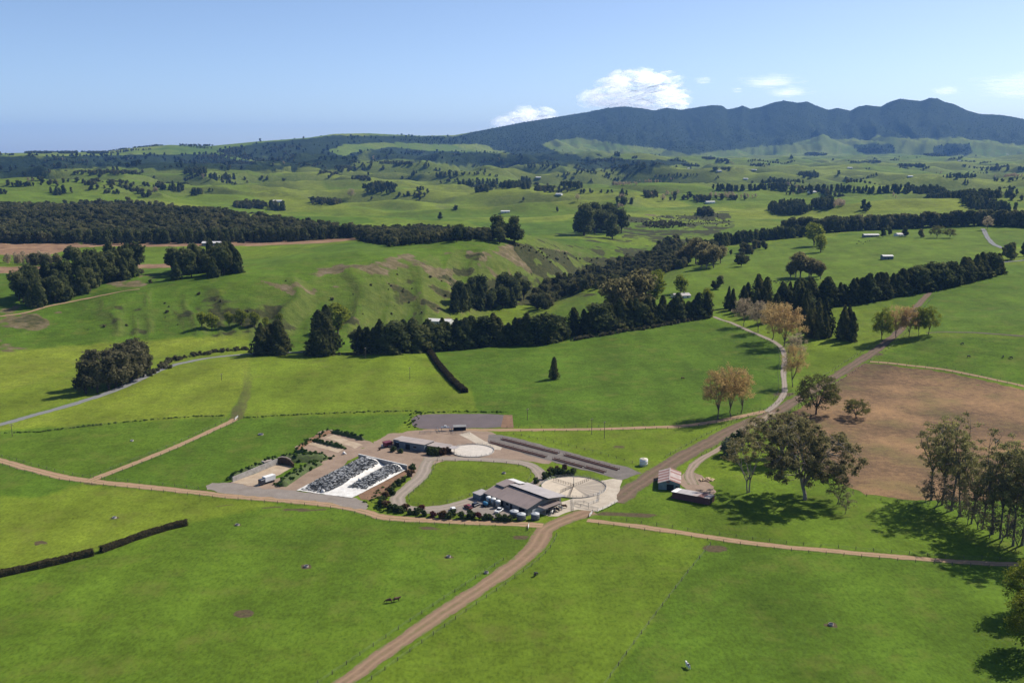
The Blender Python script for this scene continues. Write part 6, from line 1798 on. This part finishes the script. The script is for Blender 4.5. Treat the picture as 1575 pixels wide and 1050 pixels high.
# ------------------------------------------------------------------ fences
def make_post_mesh():
    bm = bmesh.new()
    bmesh.ops.create_cone(bm, cap_ends=True, segments=7, radius1=0.12, radius2=0.10, depth=1.75, matrix=Matrix.Translation((0, 0, 0.42)))
    me = bpy.data.meshes.new('fence_post'); bm.to_mesh(me); bm.free(); me.materials.append(M_post); return me
POST = make_post_mesh()
def fence(pts, label, group='post and wire fences', spacing=6.0):
    """posts are parts, wires run between them"""
    e = empty('wire_fence', (pts[0].x, pts[0].y, h1(pts[0].x, pts[0].y)), 0, label, 'fence', group)
    o = e.location.copy()
    seg = [0.0]
    for a, b in zip(pts[:-1], pts[1:]): seg.append(seg[-1] + (b - a).length)
    n = max(2, int(seg[-1] / spacing)); P3 = []
    j = 0
    for k in range(n + 1):
        d = seg[-1] * k / n
        while j < len(seg) - 2 and d > seg[j + 1]: j += 1
        f = (d - seg[j]) / max(1e-6, seg[j + 1] - seg[j])
        x = pts[j].x * (1 - f) + pts[j + 1].x * f; y = pts[j].y * (1 - f) + pts[j + 1].y * f
        q = Vector((x, y, h1(x, y))) - o; P3.append(q)
        l_ = link_mesh('post', POST, None, e, q, (_trng.uniform(-0.05, 0.05), _trng.uniform(-0.05, 0.05), _trng.uniform(0, 3)))
        l_.scale = (1, 1, _trng.uniform(0.9, 1.08))
    mb = MB()
    for h in (0.35, 0.65, 0.95, 1.15): mb.tube([tuple(q + Vector((0, 0, h))) for q in P3], [0.012] * len(P3), 3)
    link_mesh('wire', mb.mesh('wire'), M_wire, e)
    return e
def offset(line, d, a=0.0, b=1.0):
    n = len(line); out = []
    for i in range(int(a * (n - 1)), int(b * (n - 1)) + 1):
        t_ = (line[min(i + 1, n - 1)] - line[max(i - 1, 0)]).normalized()
        out.append(line[i] + Vector((-t_.y, t_.x)) * d)
    return out
fence(offset(SEG['race_south'], 5.6, 0.0, 0.72), 'wire fence on the left side of the brown race leading to the foreground')
fence(offset(SEG['race_south'], -5.8, 0.0, 0.85), 'wire fence on the right side of the brown race leading to the foreground')
fence(offset(SEG['track_west'], 4.0, 0.05, 0.99), 'wire fence along the near side of the clay track below the silage yard')
fence(offset(SEG['track_west'], -4.0, 0.40, 0.99), 'wire fence along the far side of the clay track below the silage yard')
fence(offset(SEG['track_nw'], 3.4, 0.06, 0.97), 'wire fence on the upper side of the short clay track in the left paddocks')
fence(offset(SEG['track_nw'], -3.4, 0.06, 0.97), 'wire fence on the lower side of the short clay track in the left paddocks')
fence(offset(SEG['track_east'], 3.6, 0.04, 0.8), 'wire fence on the shed side of the clay track towards the gum grove')
fence(offset(SEG['track_east'], -3.6, 0.03, 0.8), 'wire fence on the foreground side of the clay track towards the gum grove')
fence(offset(SEG['track_mid'], 4.0, 0.22, 0.97), 'wire fence along the far side of the clay track above the feed pad')
fence(offset(SEG['track_mid'], -4.0, 0.25, 0.97), 'wire fence along the near side of the clay track above the feed pad')
fence(offset(SEG['race_ne'], 6.8, 0.10, 0.55), 'wire fence on the left side of the muddy race climbing to the drive')
fence(offset(SEG['race_ne'], -6.6, 0.12, 0.9), 'wire fence on the right side of the muddy race climbing past the brown paddock')
fence(offset(SEG['loop'], 4.4, 0.0, 0.97), 'wire fence round the lower rim of the inner lawn')
fence(offset(SEG['loop_top'], -4.2, 0.12, 0.95), 'wire fence round the upper rim of the inner lawn')
fence(offset(SEG['drive'], 3.6, 0.1, 0.95), 'wire fence along the left side of the pale drive')
fence(offset(SEG['paddock_track'], 2.8), 'wire fence on the upper side of the track above the brown paddock')
fence(offset(SEG['paddock_track'], -2.8), 'wire fence on the brown paddock side of the upper track')
fence([v.xy for v in GP([(1093,838),(1060,878),(1020,930),(975,990),(925,1060)])], 'wire fence dividing the two foreground paddocks on the right', spacing=7)
fence([v.xy for v in GP([(0,667),(60,665),(180,651),(300,641),(345,641)])], 'wire fence with low growth across the far left paddocks', spacing=7)
fence([v.xy for v in GP([(375,643),(450,639),(540,635),(640,633)])], 'wire fence with low growth above the silage yard', spacing=7)
fence([v.xy for v in GP([(790,668),(850,680),(920,697),(985,716)])], 'wire fence along the far edge of the feed pad', spacing=5)
fence([v.xy for v in GP([(1312,757),(1350,768),(1400,774),(1430,775)])], 'wire fence along the bottom of the brown paddock', spacing=6)

def farm_gate(a, b, label, mat=None):
    A = ground_at(*a); Bq = ground_at(*b); d = (Bq - A).xy; Lg = d.length
    e = empty('farm_gate', A, math.atan2(d.y, d.x), label, 'gate')
    mat = mat or M_white
    for h in (0.2, 0.45, 0.7, 0.95, 1.2): pipes('rail', [[(0, 0, h), (Lg, 0, h)]], 0.05, mat, e)
    for x in (0.0, Lg / 2, Lg): box('upright', x - 0.05, x + 0.05, -0.04, 0.04, 0.1, 1.3, mat, e)
    for x in (-0.2, Lg + 0.2): box('gate_post', x - 0.12, x + 0.12, -0.12, 0.12, -0.3, 1.6, M_post, e)
farm_gate((906,795), (911,789), 'white gate where the east track meets the shed race')
farm_gate((361,646), (366,642), 'small white gate at the end of the short clay track')
farm_gate((812,815), (813.5,808), 'white gate at the paddock corner below the water tanks')

# ------------------------------------------------------------------ power poles
def pole(px, Hpx, label):
    p = ground_at(*px); H = Hpx / px_per_m(p)
    e = empty('power_pole', p, 0.9, label, 'power pole', 'power poles')
    lathe('pole', [(0.17, -0.5), (0.15, H * 0.5), (0.11, H), (0, H)], M_post, e, 8)
    ca = box('crossarm', -1.1, 1.1, -0.07, 0.07, H - 0.75, H - 0.6, M_post, e)
    for x in (-1.0, -0.35, 0.35, 1.0): lathe('insulator', [(0.05, H - 0.6), (0.07, H - 0.5), (0.03, H - 0.4), (0, H - 0.4)], M_white, ca, 8, loc=(x, 0, 0))
    return p + Vector((0, 0, H - 0.45))
pp = [pole((929.5,674), 27, 'power pole standing in the bright strip above the feed pad'), pole((910,668), 26, 'power pole just behind the one in the bright strip'), pole((811,646), 19, 'power pole at the lower edge of the rolling paddock'),
      pole((630.5,583), 19, 'power pole in the yellow-green paddock left of the clipped hedge'), pole((562,551), 17, 'power pole at the foot of the cypress shelter row'), pole((19,671), 18, 'power pole at the far left fence'), pole((341,585), 11, 'short power pole in the paddock below the grey road')]

# ------------------------------------------------------------------ hedges
def hedge(name, pxs, h, w, mat, label, seed=1, leaf=0.22, per=60):
    line = smooth_line(GP(pxs), 1.0)
    rng = np.random.RandomState(seed)
    o = line[0]; z0 = h1(o.x, o.y)
    e = empty(name, (o.x, o.y, z0), 0, label, 'hedge')
    mb = MB(); core = []
    n = len(line)
    st = MB()
    for i, p in enumerate(line):
        d = (line[min(i + 1, n - 1)] - line[max(i - 1, 0)]).normalized(); nr = np.array([-d.y, d.x, 0]); dv = np.array([d.x, d.y, 0])
        hh = h * (1 + 0.12 * float(vnoise(i * 0.3, seed)) + 0.08 * rng.normal() * 0.5)
        ww = w * (1 + 0.15 * float(vnoise(i * 0.25 + 9, seed)))
        b = np.array([p.x - o.x, p.y - o.y, h1(p.x, p.y) - z0])
        a = rng.rand(per) * math.pi
        c, s = np.cos(a), np.sin(a)
        k = 1 / np.maximum(np.abs(c), np.abs(s)) ** 0.7
        pts = b + nr * (c * k * ww * 0.5)[:, None] + np.array([0, 0, 1.0]) * (np.minimum(s * k, 1.0) * hh)[:, None] + dv * rng.uniform(-0.5, 0.5, per)[:, None]
        nrm = nr * c[:, None] + np.array([0, 0, 1.0]) * s[:, None] + 0.7 * rng.normal(size=(per, 3))
        mb.leaves(pts, nrm, leaf, rng, 0.25 + 0.35 * rng.rand() + 0.45 * (rng.rand(per) - 0.3))
        prof = [(-0.42, -0.1), (-0.40, 0.7), (-0.25, 0.9), (0.25, 0.9), (0.40, 0.7), (0.42, -0.1)]
        core.append([b + nr * x * ww + np.array([0, 0, 1.0]) * z * hh for x, z in prof])
        if i % 2 == 0: st.tube([tuple(b + np.array([0, 0, -0.2])), tuple(b + np.array([0.05, 0, hh * 0.4])), tuple(b + np.array([0.1, 0.1, hh * 0.75]))], [0.07, 0.05, 0.03], 4)
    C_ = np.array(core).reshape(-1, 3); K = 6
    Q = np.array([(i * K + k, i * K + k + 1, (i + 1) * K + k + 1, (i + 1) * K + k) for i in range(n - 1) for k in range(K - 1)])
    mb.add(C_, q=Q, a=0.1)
    link_mesh('foliage', mb.mesh('hedge_foliage'), mat, e); link_mesh('stems', st.mesh('hedge_stems'), B_dark, e)
L_hedge2 = leaf_mat('brown_clipped_leaves', (0.040, 0.036, 0.018), (0.085, 0.070, 0.036), (0.16, 0.125, 0.065), 0.15)
hedge('hedge', [(655,537),(668,553),(690,580),(715,604)], 2.8, 4.2, L_hedge2, 'straight clipped brown hedge running down from the shelter row', 1, 0.3, 60)
hedge('hedge', [(-60,902),(0,886),(60,873),(110,861),(143,853)], 2.3, 2.6, L_hedge2, 'lower left hedge, the longer piece reaching the picture edge', 2, 0.2, 90)
hedge('hedge', [(156,849),(180,840),(210,829),(250,816),(287,807)], 2.3, 2.6, L_hedge2, 'lower left hedge, the shorter piece right of the gap', 3, 0.2, 90)

# ------------------------------------------------------------------ shrubs round the sheds
drive = [(634.5,723,'r'),(631,732,'u'),(621,741,'r'),(613,746,'g'),(605,751,'g'),(598,757,'u'),(603,760,'r'),(594,765,'u'),(589,771,'r'),(586,777,'r'),(594,779,'u'),(600,783,'r'),(608,786,'r'),(617,788,'r'),(624,785,'u'),(631,791,'r'),(641,790,'r'),(648,786,'d'),(652,793,'r'),(666,795,'d'),(682,796,'u'),(691,797,'r'),(697,793,'r'),(710,797,'r'),(724,797,'R'),(737,798,'d'),(746,799,'r'),(753,799,'g'),(767,800,'g'),(777,801,'r'),(784,801,'r')]
for k, (x, y, c) in enumerate(drive):
    key = {'r': 'roundshrub', 'R': 'roundshrub', 'u': 'rustshrub', 'd': 'redshrub', 'g': 'roundshrub'}[c]
    word = {'r': 'dark green', 'R': 'tall dark green', 'u': 'brown', 'd': 'deep red', 'g': 'mid green'}[c]
    tree('garden_shrub', key, (x, y), H=_trng.uniform(2.6, 3.6) * (1.4 if c == 'R' else 1.0), label='%s along the drive hedge from the silage stack, %s shrub' % (ordinal(k), word), cat='shrub', group='shrubs along the loop drive', wide=_trng.uniform(1.15, 1.5), at=Vector((plane_at(x, y).x, plane_at(x, y).y, 0)))
for k, (x, y, c) in enumerate([(838,737,'r'),(845,733,'r'),(846,727,'u'),(852,730,'g'),(856,724,'u'),(860,729,'r'),(866,731,'r'),(868,724,'u'),(874,730,'g'),(881,729,'r'),(824,743,'g')]):
    tree('yard_shrub', {'r': 'roundshrub', 'g': 'roundshrub', 'u': 'rustshrub'}[c], at=Vector((plane_at(x, y).x, plane_at(x, y).y, 0)), H=_trng.uniform(2.6, 3.8), label='%s in the mixed shrub clump behind the large circular yard' % ordinal(k), cat='shrub', group='shrub clump behind the circular yard', wide=1.25)
for k, (x, y, c, hh) in enumerate([(662,699,'r',4.2),(669,700,'r',3.8),(674,697,'g',3.6),(682,699,'u',3.8),(689,697,'u',3.4),(605,694,'r',3.0),(616,696,'r',2.4),(584,692,'u',1.3)]):
    tree('shed_shrub', {'r': 'roundshrub', 'g': 'roundshrub', 'u': 'rustshrub'}[c], at=Vector((plane_at(x, y).x, plane_at(x, y).y, 0)), H=hh, label='%s of the shrubs at the front of the old shed, counted from its right corner' % ordinal(k), cat='shrub', group='shrubs before the old shed', wide=1.35)
p = np.vstack([along([(570,772),(580,762),(590,752)], 0.5, 70, 2.2), along([(575,782),(590,786)], 0.5, 71, 1.2), along([(640,636),(632,650),(640,658)], 0.7, 72, 2.0)])
scatter('rank_weeds', 'rank green weeds beside the drive shrubs and the pond', p, sizes(len(p), 0.35, 0.75), C_weed)

# ------------------------------------------------------------------ troughs and cattle
def trough(px, label, r=0.8, mat=None):
    p = ground_at(*px)
    e = empty('water_trough', p, 0, label, 'trough', 'round paddock troughs')
    lathe('bowl', [(0.0, 0.12), (r - 0.12, 0.12), (r - 0.1, 0.6), (r, 0.62), (r + 0.05, -0.1)], mat or M_stone, e, 20)
    lathe('water', [(0.0, 0.5), (r - 0.11, 0.5)], M_glass, e, 20)
trough((471,871.5), 'round trough in a muddy ring in the left foreground paddock')
trough((690,856.5), 'round trough near the race in the left foreground paddock')
trough((1278,961), 'round trough in the lower right paddock')
trough((176,796.5), 'round trough in the yellow-green paddock above the hedge', mat=M_wallconc)
trough((365,807.5), 'round trough right of the hedge end')
trough((748,881), 'round trough close to the fence of the foreground race', 0.8)
trough((203,678), 'round trough in the paddock left of the short clay track', mat=M_wallconc)
trough((401,668.5), 'round trough in the paddock above the silage bunker', 1.4)
trough((775,728), 'round trough on the inner lawn', 0.9)
def cow_mesh(graze):
    bm = bmesh.new()
    skin = bm.verts.layers.skin.verify()
    J = {'pel': ((-0.75, 0, 1.12), 0.34), 'mid': ((-0.1, 0, 1.02), 0.42), 'che': ((0.55, 0, 1.05), 0.38), 'nek': ((0.95, 0, 1.22 if not graze else 0.95), 0.22),
         'hed': ((1.25, 0, 1.42 if not graze else 0.5), 0.15), 'muz': ((1.6, 0, 1.28 if not graze else 0.15), 0.10), 'tl1': ((-1.1, 0, 1.1), 0.05), 'tl2': ((-1.18, 0, 0.5), 0.035)}
    E = [('pel', 'mid'), ('mid', 'che'), ('che', 'nek'), ('nek', 'hed'), ('hed', 'muz'), ('pel', 'tl1'), ('tl1', 'tl2')]
    for s in (-1, 1):
        J['hk%d' % s] = ((-0.78, 0.2 * s, 0.72), 0.15); J['hh%d' % s] = ((-0.92, 0.21 * s, 0.42), 0.075); J['hf%d' % s] = ((-0.82, 0.21 * s, 0.03), 0.07)
        J['fk%d' % s] = ((0.58, 0.2 * s, 0.72), 0.12); J['fn%d' % s] = ((0.62, 0.2 * s, 0.38), 0.07); J['ff%d' % s] = ((0.60, 0.2 * s, 0.03), 0.065)
        J['ear%d' % s] = ((J['hed'][0][0] - 0.04, 0.24 * s, J['hed'][0][2] + 0.06), 0.045)
        E += [('pel', 'hk%d' % s), ('hk%d' % s, 'hh%d' % s), ('hh%d' % s, 'hf%d' % s), ('che', 'fk%d' % s), ('fk%d' % s, 'fn%d' % s), ('fn%d' % s, 'ff%d' % s), ('hed', 'ear%d' % s)]
    vs = {}
    for k, (c, r) in J.items():
        v = bm.verts.new(c); v[skin].radius = (r, r); vs[k] = v
    vs['mid'][skin].use_root = True
    for a, b in E: bm.edges.new((vs[a], vs[b]))
    me = bpy.data.meshes.new('cow_skeleton'); bm.to_mesh(me); bm.free()
    o = bpy.data.objects.new('tmp_cow', me); col.objects.link(o)
    o.modifiers.new('s', 'SKIN'); m = o.modifiers.new('d', 'SUBSURF'); m.levels = 1; m.render_levels = 1
    d = bpy.context.evaluated_depsgraph_get()
    out = bpy.data.meshes.new_from_object(o.evaluated_get(d))
    out.name = 'cow'
    bpy.data.objects.remove(o)
    out.polygons.foreach_set('use_smooth', [True] * len(out.polygons))
    return out
M_cowblack = simple_mat('black_hide', (0.030, 0.026, 0.024), (0.016, 0.014, 0.013), 1.0, 0.7, obj=True)
M_cowbrown = simple_mat('brown_hide', (0.13, 0.060, 0.030), (0.07, 0.033, 0.018), 1.0, 0.7, obj=True)
def pied():
    m, t, b = new_mat('black_and_white_hide')
    co = nd(t, 'ShaderNodeTexCoord').outputs['Object']
    t.links.new(ramp(t, noise(t, 1.3, 1, 0.4, co), [(0.49, (0.70, 0.68, 0.63)), (0.51, (0.02, 0.018, 0.017))]), b.inputs['Base Color'])
    return m
M_pied = pied()
COW = {}
for kind, m in (('black', M_cowblack), ('brown', M_cowbrown), ('pied', M_pied)):
    for gz in (0, 1):
        me = cow_mesh(gz); me.materials.append(m); COW[kind, gz] = me
def cow(px, kind, gz, rz, label, group=None):
    p = ground_at(*px)
    o = link_mesh('cow', COW[kind, gz], None, None, p, (0, 0, rz)); o.scale = (1.08,) * 3
    tag(o, label, 'cow', group)
cow((598,926.5), 'brown', 1, 3.3, 'dark brown cow grazing left of another in the foreground paddock')
cow((610,924.5), 'brown', 0, 0.4, 'dark brown cow standing right of a grazing one in the foreground')
cow((824,885.5), 'black', 1, 1.0, 'black cow beside the race fence in the foreground')
cow((1058,1027), 'pied', 0, 1.9, 'black and white cow near the bottom edge of the picture')
for k, (x, y) in enumerate([(1490,549.5),(1543,549.5),(1555,551.5),(1480,530)]):
    cow((x, y), 'black', 1, k * 1.1, '%s from the left of the black cattle on the right green paddock' % ordinal([1, 2, 3, 0][k]), 'black cattle on the right paddock')
rg = random.Random(8)
for k in range(12):
    x = 1184 + k * 2.7 + rg.uniform(-1, 1)
    cow((x, 434 + rg.uniform(-1.5, 2.5)), 'black', k % 2, rg.uniform(0, 6), '%s from the left of the herd above the cypress row' % ordinal(k), 'herd above the cypress row')
for k in range(7):
    cow((1318 + k * 3.2, 374 + rg.uniform(-3, 2)), 'black', k % 2, rg.uniform(0, 6), '%s from the left of the cattle below the hilltop house' % ordinal(k), 'cattle below the hilltop house')
for k, (x, y, kd) in enumerate([(843,790,'black'),(848,791,'pied'),(853,788.5,'black'),(858,786,'black'),(862,783,'pied'),(868,781,'brown')]):
    cow((x, y), kd, 0, 0.6 + 0.5 * k, '%s cow from the left leaving the milking shed exit' % ordinal(k), 'cows leaving the milking shed')
cow((1050,583), 'brown', 1, 0.3, 'single brown cow grazing high on the rolling paddock')

# ------------------------------------------------------------------ farmhouse and outlying buildings
def house(px, w, d, h, rz, wall, roof, label, rise=1.8, name='farm_house', cat='house', chimney=False):
    p = ground_at(*px)
    e = empty(name, p, rz, label, cat)
    extrude_x('wall', [(-d / 2, -0.6), (-d / 2, h), (0, h + rise - 0.1), (d / 2, h), (d / 2, -0.6)], -w / 2, w / 2, wall, e)
    for s in (-1, 1):
        r_ = prism('roof', [(-w / 2 - 0.4, s * (d / 2 + 0.5), h - 0.12), (w / 2 + 0.4, s * (d / 2 + 0.5), h - 0.12), (w / 2 + 0.4, s * 0.01, h + rise + 0.08), (-w / 2 - 0.4, s * 0.01, h + rise + 0.08)], 0.12, roof, e)
    if chimney: box('chimney', w * 0.2, w * 0.2 + 0.9, -0.5, 0.5, h + rise - 0.6, h + rise + 1.1, M_wallconc, r_)
    dr = box('door', -0.6, 0.6, -d / 2 - 0.05, -d / 2 - 0.02, 0, 2.1, M_dark, e)
    for x in (-w * 0.32, w * 0.3):
        wn = box('window', x - 0.8, x + 0.8, -d / 2 - 0.05, -d / 2 - 0.02, 0.9, 2.0, M_glass, e)
        box('frame', x - 0.9, x + 0.9, -d / 2 - 0.08, -d / 2 - 0.055, 0.8, 0.9, M_white, wn)
house((1047,458), 17, 10, 3.0, 0.3, M_white, M_roofgrey, 'grey-roofed farmhouse half hidden among the trees above the drive', chimney=True)
house((676,497), 24, 13, 3.0, -0.25, M_roofpale, M_roofpale, 'low shed with a white roof behind the shelter row', 1.3, 'white_shed', 'shed')
house((326,377), 24, 13, 3.5, 0.05, M_wallgrey, M_roofpale, 'white-roofed barn on the brown field at the far left', 1.6, 'barn', 'barn')
house((1339,364.5), 24, 9, 3.6, 0.1, M_wallgrey, M_roofpale, 'pale-roofed hay barn beside the hilltop house', 1.2, 'barn', 'barn')
house((1364,398.5), 13, 9, 4.2, 0.05, M_wallblue, M_roofpale, 'small blue-grey shed alone on the upper right paddock', 1.2, 'paddock_shed', 'shed')
house((1384,363), 15, 10, 3.0, 0.3, M_white, M_roofgrey, 'hilltop house among round trees at the upper right', chimney=True)
far = [((873,281), 'white house on the far flats right of the dark pine block'), ((828,274), 'white house among bare trees behind the dark pine block'), ((777,327), 'small pale shed alone on the middle distance pasture'), ((860,300), 'small shed at the right end of the pine belt below the white house'), ((1092,312.5), 'long white shed left of the young pine block'), ((1249,297), 'white shed on the slope under the long far pine belt'),
       ((1549,238), 'white house at the far right below the mountain'), ((1475,248), 'white house below the wooded foothill patch at the far right'), ((1307,259), 'pale house in the middle of the far right flats'), ((1106,264), 'pale house on the far flats below the mountain centre'), ((427,311), 'pale roof beside the dark trees at the left middle distance'), ((1060,260), 'white house low on the far flats left of centre right'), ((1160,262), 'pale house far off under the mountain foot'), ((1400,272), 'small pale barn on the far right flats'), ((745,292), 'pale roofed house at the foot of the dark pine block'), ((1147,276), 'white barn on the far flats above the long pine belt')]
rg = random.Random(3)
for k, (px, lab) in enumerate(far):
    house(px, rg.uniform(16, 28), rg.uniform(10, 13), rg.uniform(3.2, 4.4), rg.uniform(-0.5, 0.5), M_white, rg.choice([M_roofpale, M_roofpale, M_roofgrey]), lab, rg.uniform(1.4, 2.2), 'distant_house' if 'house' in lab else 'distant_shed', 'house' if 'house' in lab else 'shed')
# trees round the hilltop house and lone trees of the middle distance
for k, (x, y, h, key, lab) in enumerate([(1358,365,14,'pine','dark round tree left of the hilltop house'),(1368,362,12,'pine','dark tree hugging the left wall of the hilltop house'),(1392,364,14,'bushtree','brown-green tree right of the hilltop house'),(1416,366,13,'bushtree','dull tree two along from the hilltop house'),(1441,366,18,'oak','spreading tree with visible trunk right of the hilltop house'),(1461,366,14,'oak','thin tree at the right end of the hilltop garden row'),(1518,354,20,'pale','pale flat-topped tree where the country road bends'),
        (677,338,12,'pine','lone dark tree on the middle distance pasture'),(1330,327,10,'pine','lone dark tree below the far pine belt'),(1140,410,18,'bushtree','dark bushy tree at the left of the upper right paddock'),(1124,392,8,'bushtree','small bush beside the upper gully fence'),(1020,310,12,'pale','pale leafless tree on the middle distance ridge'),(888,310,12,'pale','pale bare tree near the middle distance knoll'),(805,309,6,'bushtree','low round bush on the middle distance pasture'),(857,326,8,'bushtree','small dark tree in the middle distance hollow'),(540,306,16,'pale','pale bare tree at the left middle distance'),(1038,304,10,'bushtree','small tree on the knoll right of centre'),(400,218,5,'bushtree','tiny tree on the left skyline ridge'),(467,214,4,'bushtree','tiny tree on the higher left skyline ridge')]):
    tree('lone_tree', key, (x, y), Hpx=h, label=lab, wide=1.1)
# ------------------------------------------------------------------ clouds: soft volumes far above and behind the mountain
def wisp_mat(gain=0.42, rim=0.25, ns=1.3, stretch=(1.6, 3.2, 1.0), name='thin_cloud'):
    """thin sunlit ice cloud: a ragged sheet that lets the light through"""
    m = bpy.data.materials.new(name); m.use_nodes = True
    t = m.node_tree
    for n in list(t.nodes): t.nodes.remove(n)
    out = nd(t, 'ShaderNodeOutputMaterial')
    tr = nd(t, 'ShaderNodeBsdfTranslucent'); tr.inputs['Color'].default_value = (0.97, 0.97, 0.97, 1)
    tp = nd(t, 'ShaderNodeBsdfTransparent')
    co = nd(t, 'ShaderNodeTexCoord').outputs['Object']
    ln = nd(t, 'ShaderNodeVectorMath', operation='LENGTH')
    fl = nd(t, 'ShaderNodeVectorMath', operation='MULTIPLY'); fl.inputs[1].default_value = (1, 1, 0)
    t.links.new(co, fl.inputs[0]); t.links.new(fl.outputs[0], ln.inputs[0])
    mp = nd(t, 'ShaderNodeMapping'); mp.inputs['Scale'].default_value = stretch; t.links.new(co, mp.inputs['Vector'])
    n1 = noise(t, ns, 6, 0.65, mp.outputs[0], 0.6)
    f = mth(t, 'MULTIPLY', mth(t, 'SUBTRACT', mth(t, 'MULTIPLY', n1, 1.9), mth(t, 'ADD', ln.outputs['Value'], rim)), gain, True)
    mx = nd(t, 'ShaderNodeMixShader'); t.links.new(f, mx.inputs[0])
    t.links.new(tp.outputs[0], mx.inputs[1]); t.links.new(tr.outputs[0], mx.inputs[2])
    t.links.new(mx.outputs[0], out.inputs['Surface'])
    return m
M_wisp = wisp_mat()
def sky_point(x, y, D):
    dx, dy, dz = [float(a) for a in ray_dir(x, y)]
    hd = math.hypot(dx, dy)
    return Vector((D * dx / hd, D * dy / hd, CAM_Z + D * dz / hd)), math.atan2(-dx, dy)
def cloud(lobes, D, label, mat):
    """lobes: (photo x, photo y, half width px, half height px)"""
    s = D / F
    c0, _ = sky_point(lobes[0][0], lobes[0][1], D)
    e = empty('cloud', c0, 0, label, 'cloud')
    for x, y, hw, hh in lobes:
        c, a = sky_point(x, y, D)
        V, T = ico(3)
        o = link_mesh('billow', np_mesh('billow', V, tris=T, smooth=True), mat, e, c - c0, (-0.18, 0, a))
        o.scale = (hw * s, hw * s * 0.9, max(30.0, hh * s * 0.35))
M_heap = wisp_mat(0.6, 0.02, 1.7, (1.5, 1.5, 1.5), 'heaped_cloud')
def heap(rows, D, label, seed):
    """cumulus as a heap of ragged sunlit lenses: (photo row, left, right) per level"""
    rng = random.Random(seed)
    s = D / F
    y0, xl, xr = rows[0]
    c0, _ = sky_point((xl + xr) / 2, y0, D)
    e = empty('cloud', c0, 0, label, 'cloud')
    V, T = ico(3)
    me = np_mesh('billow', V, tris=T, smooth=True)
    for y, xl, xr in rows:
        n = max(2, int((xr - xl) / 15))
        for k in range(n):
            hw = rng.uniform(15, 25); x = xl + hw * 0.6 + (xr - xl - hw * 1.2) * (k + rng.uniform(-0.2, 0.2)) / max(1, n - 1)
            c, a = sky_point(x, y + rng.uniform(-3, 3), D + rng.uniform(-500, 500))
            o = link_mesh('billow', me, M_heap, e, c - c0, (rng.uniform(-0.6, 0.1), rng.uniform(-0.35, 0.35), a + rng.uniform(-0.6, 0.6)))
            o.scale = (hw * s, hw * s * rng.uniform(0.7, 1.0), s * rng.uniform(4.5, 8.0))
DC = 27000
heap([(119,940,1032),(127,922,1046),(135,935,1052),(143,905,1058),(151,896,1058),(159,915,1054),(166,930,1050)], DC, 'large white cumulus cloud resting above the mountain shoulder', 4)
heap([(176,795,856),(183,768,858),(190,760,850)], DC, 'smaller white cumulus cloud at the left end of the mountain', 6)
DW = 24000
cloud([(1185,126,58,5)], DW, 'upper thin streak of cloud right of the large cumulus', M_wisp)
cloud([(1212,142,44,4)], DW, 'lower thin streak of cloud right of the large cumulus', M_wisp)
cloud([(1082,124,20,8)], DW, 'small puff of cloud just right of the large cumulus', M_wisp)
cloud([(1134,139,12,7)], DW, 'tiny puff of cloud above the mountain crest', M_wisp)
cloud([(1570,132,80,24)], DW, 'pale smudge of cloud at the right edge of the sky', M_wisp)
cloud([(1455,140,28,7)], DW, 'faint streak of cloud over the right peaks', M_wisp)
# ------------------------------------------------------------------ the air
def build_haze():
    x0, x1, y0, y1 = -28000, 28000, -28000, 28000
    z0 = float(GZ.min()) - 3.0; z1 = max(float(GZ.max()), CAM_Z) + 30.0
    v = [(x, y, z) for z in (z0, z1) for y in (y0, y1) for x in (x0, x1)]
    f = [(0, 2, 3, 1), (4, 5, 7, 6), (0, 1, 5, 4), (2, 6, 7, 3), (0, 4, 6, 2), (1, 3, 7, 5)]
    me = pydata('haze', v, f)
    m = bpy.data.materials.new('haze_air'); m.use_nodes = True
    t = m.node_tree
    for n in list(t.nodes): t.nodes.remove(n)
    out = nd(t, 'ShaderNodeOutputMaterial')
    vol = nd(t, 'ShaderNodeVolumePrincipled')
    vol.inputs['Color'].default_value = (0.22, 0.45, 1.0, 1)
    vol.inputs['Density'].default_value = 2.9e-5
    vol.inputs['Anisotropy'].default_value = 0.0
    t.links.new(vol.outputs[0], out.inputs['Volume'])
    o = link_mesh('haze', me, m)
    tag(o, 'thin blue air over the whole valley', None, kind='stuff')
build_haze()
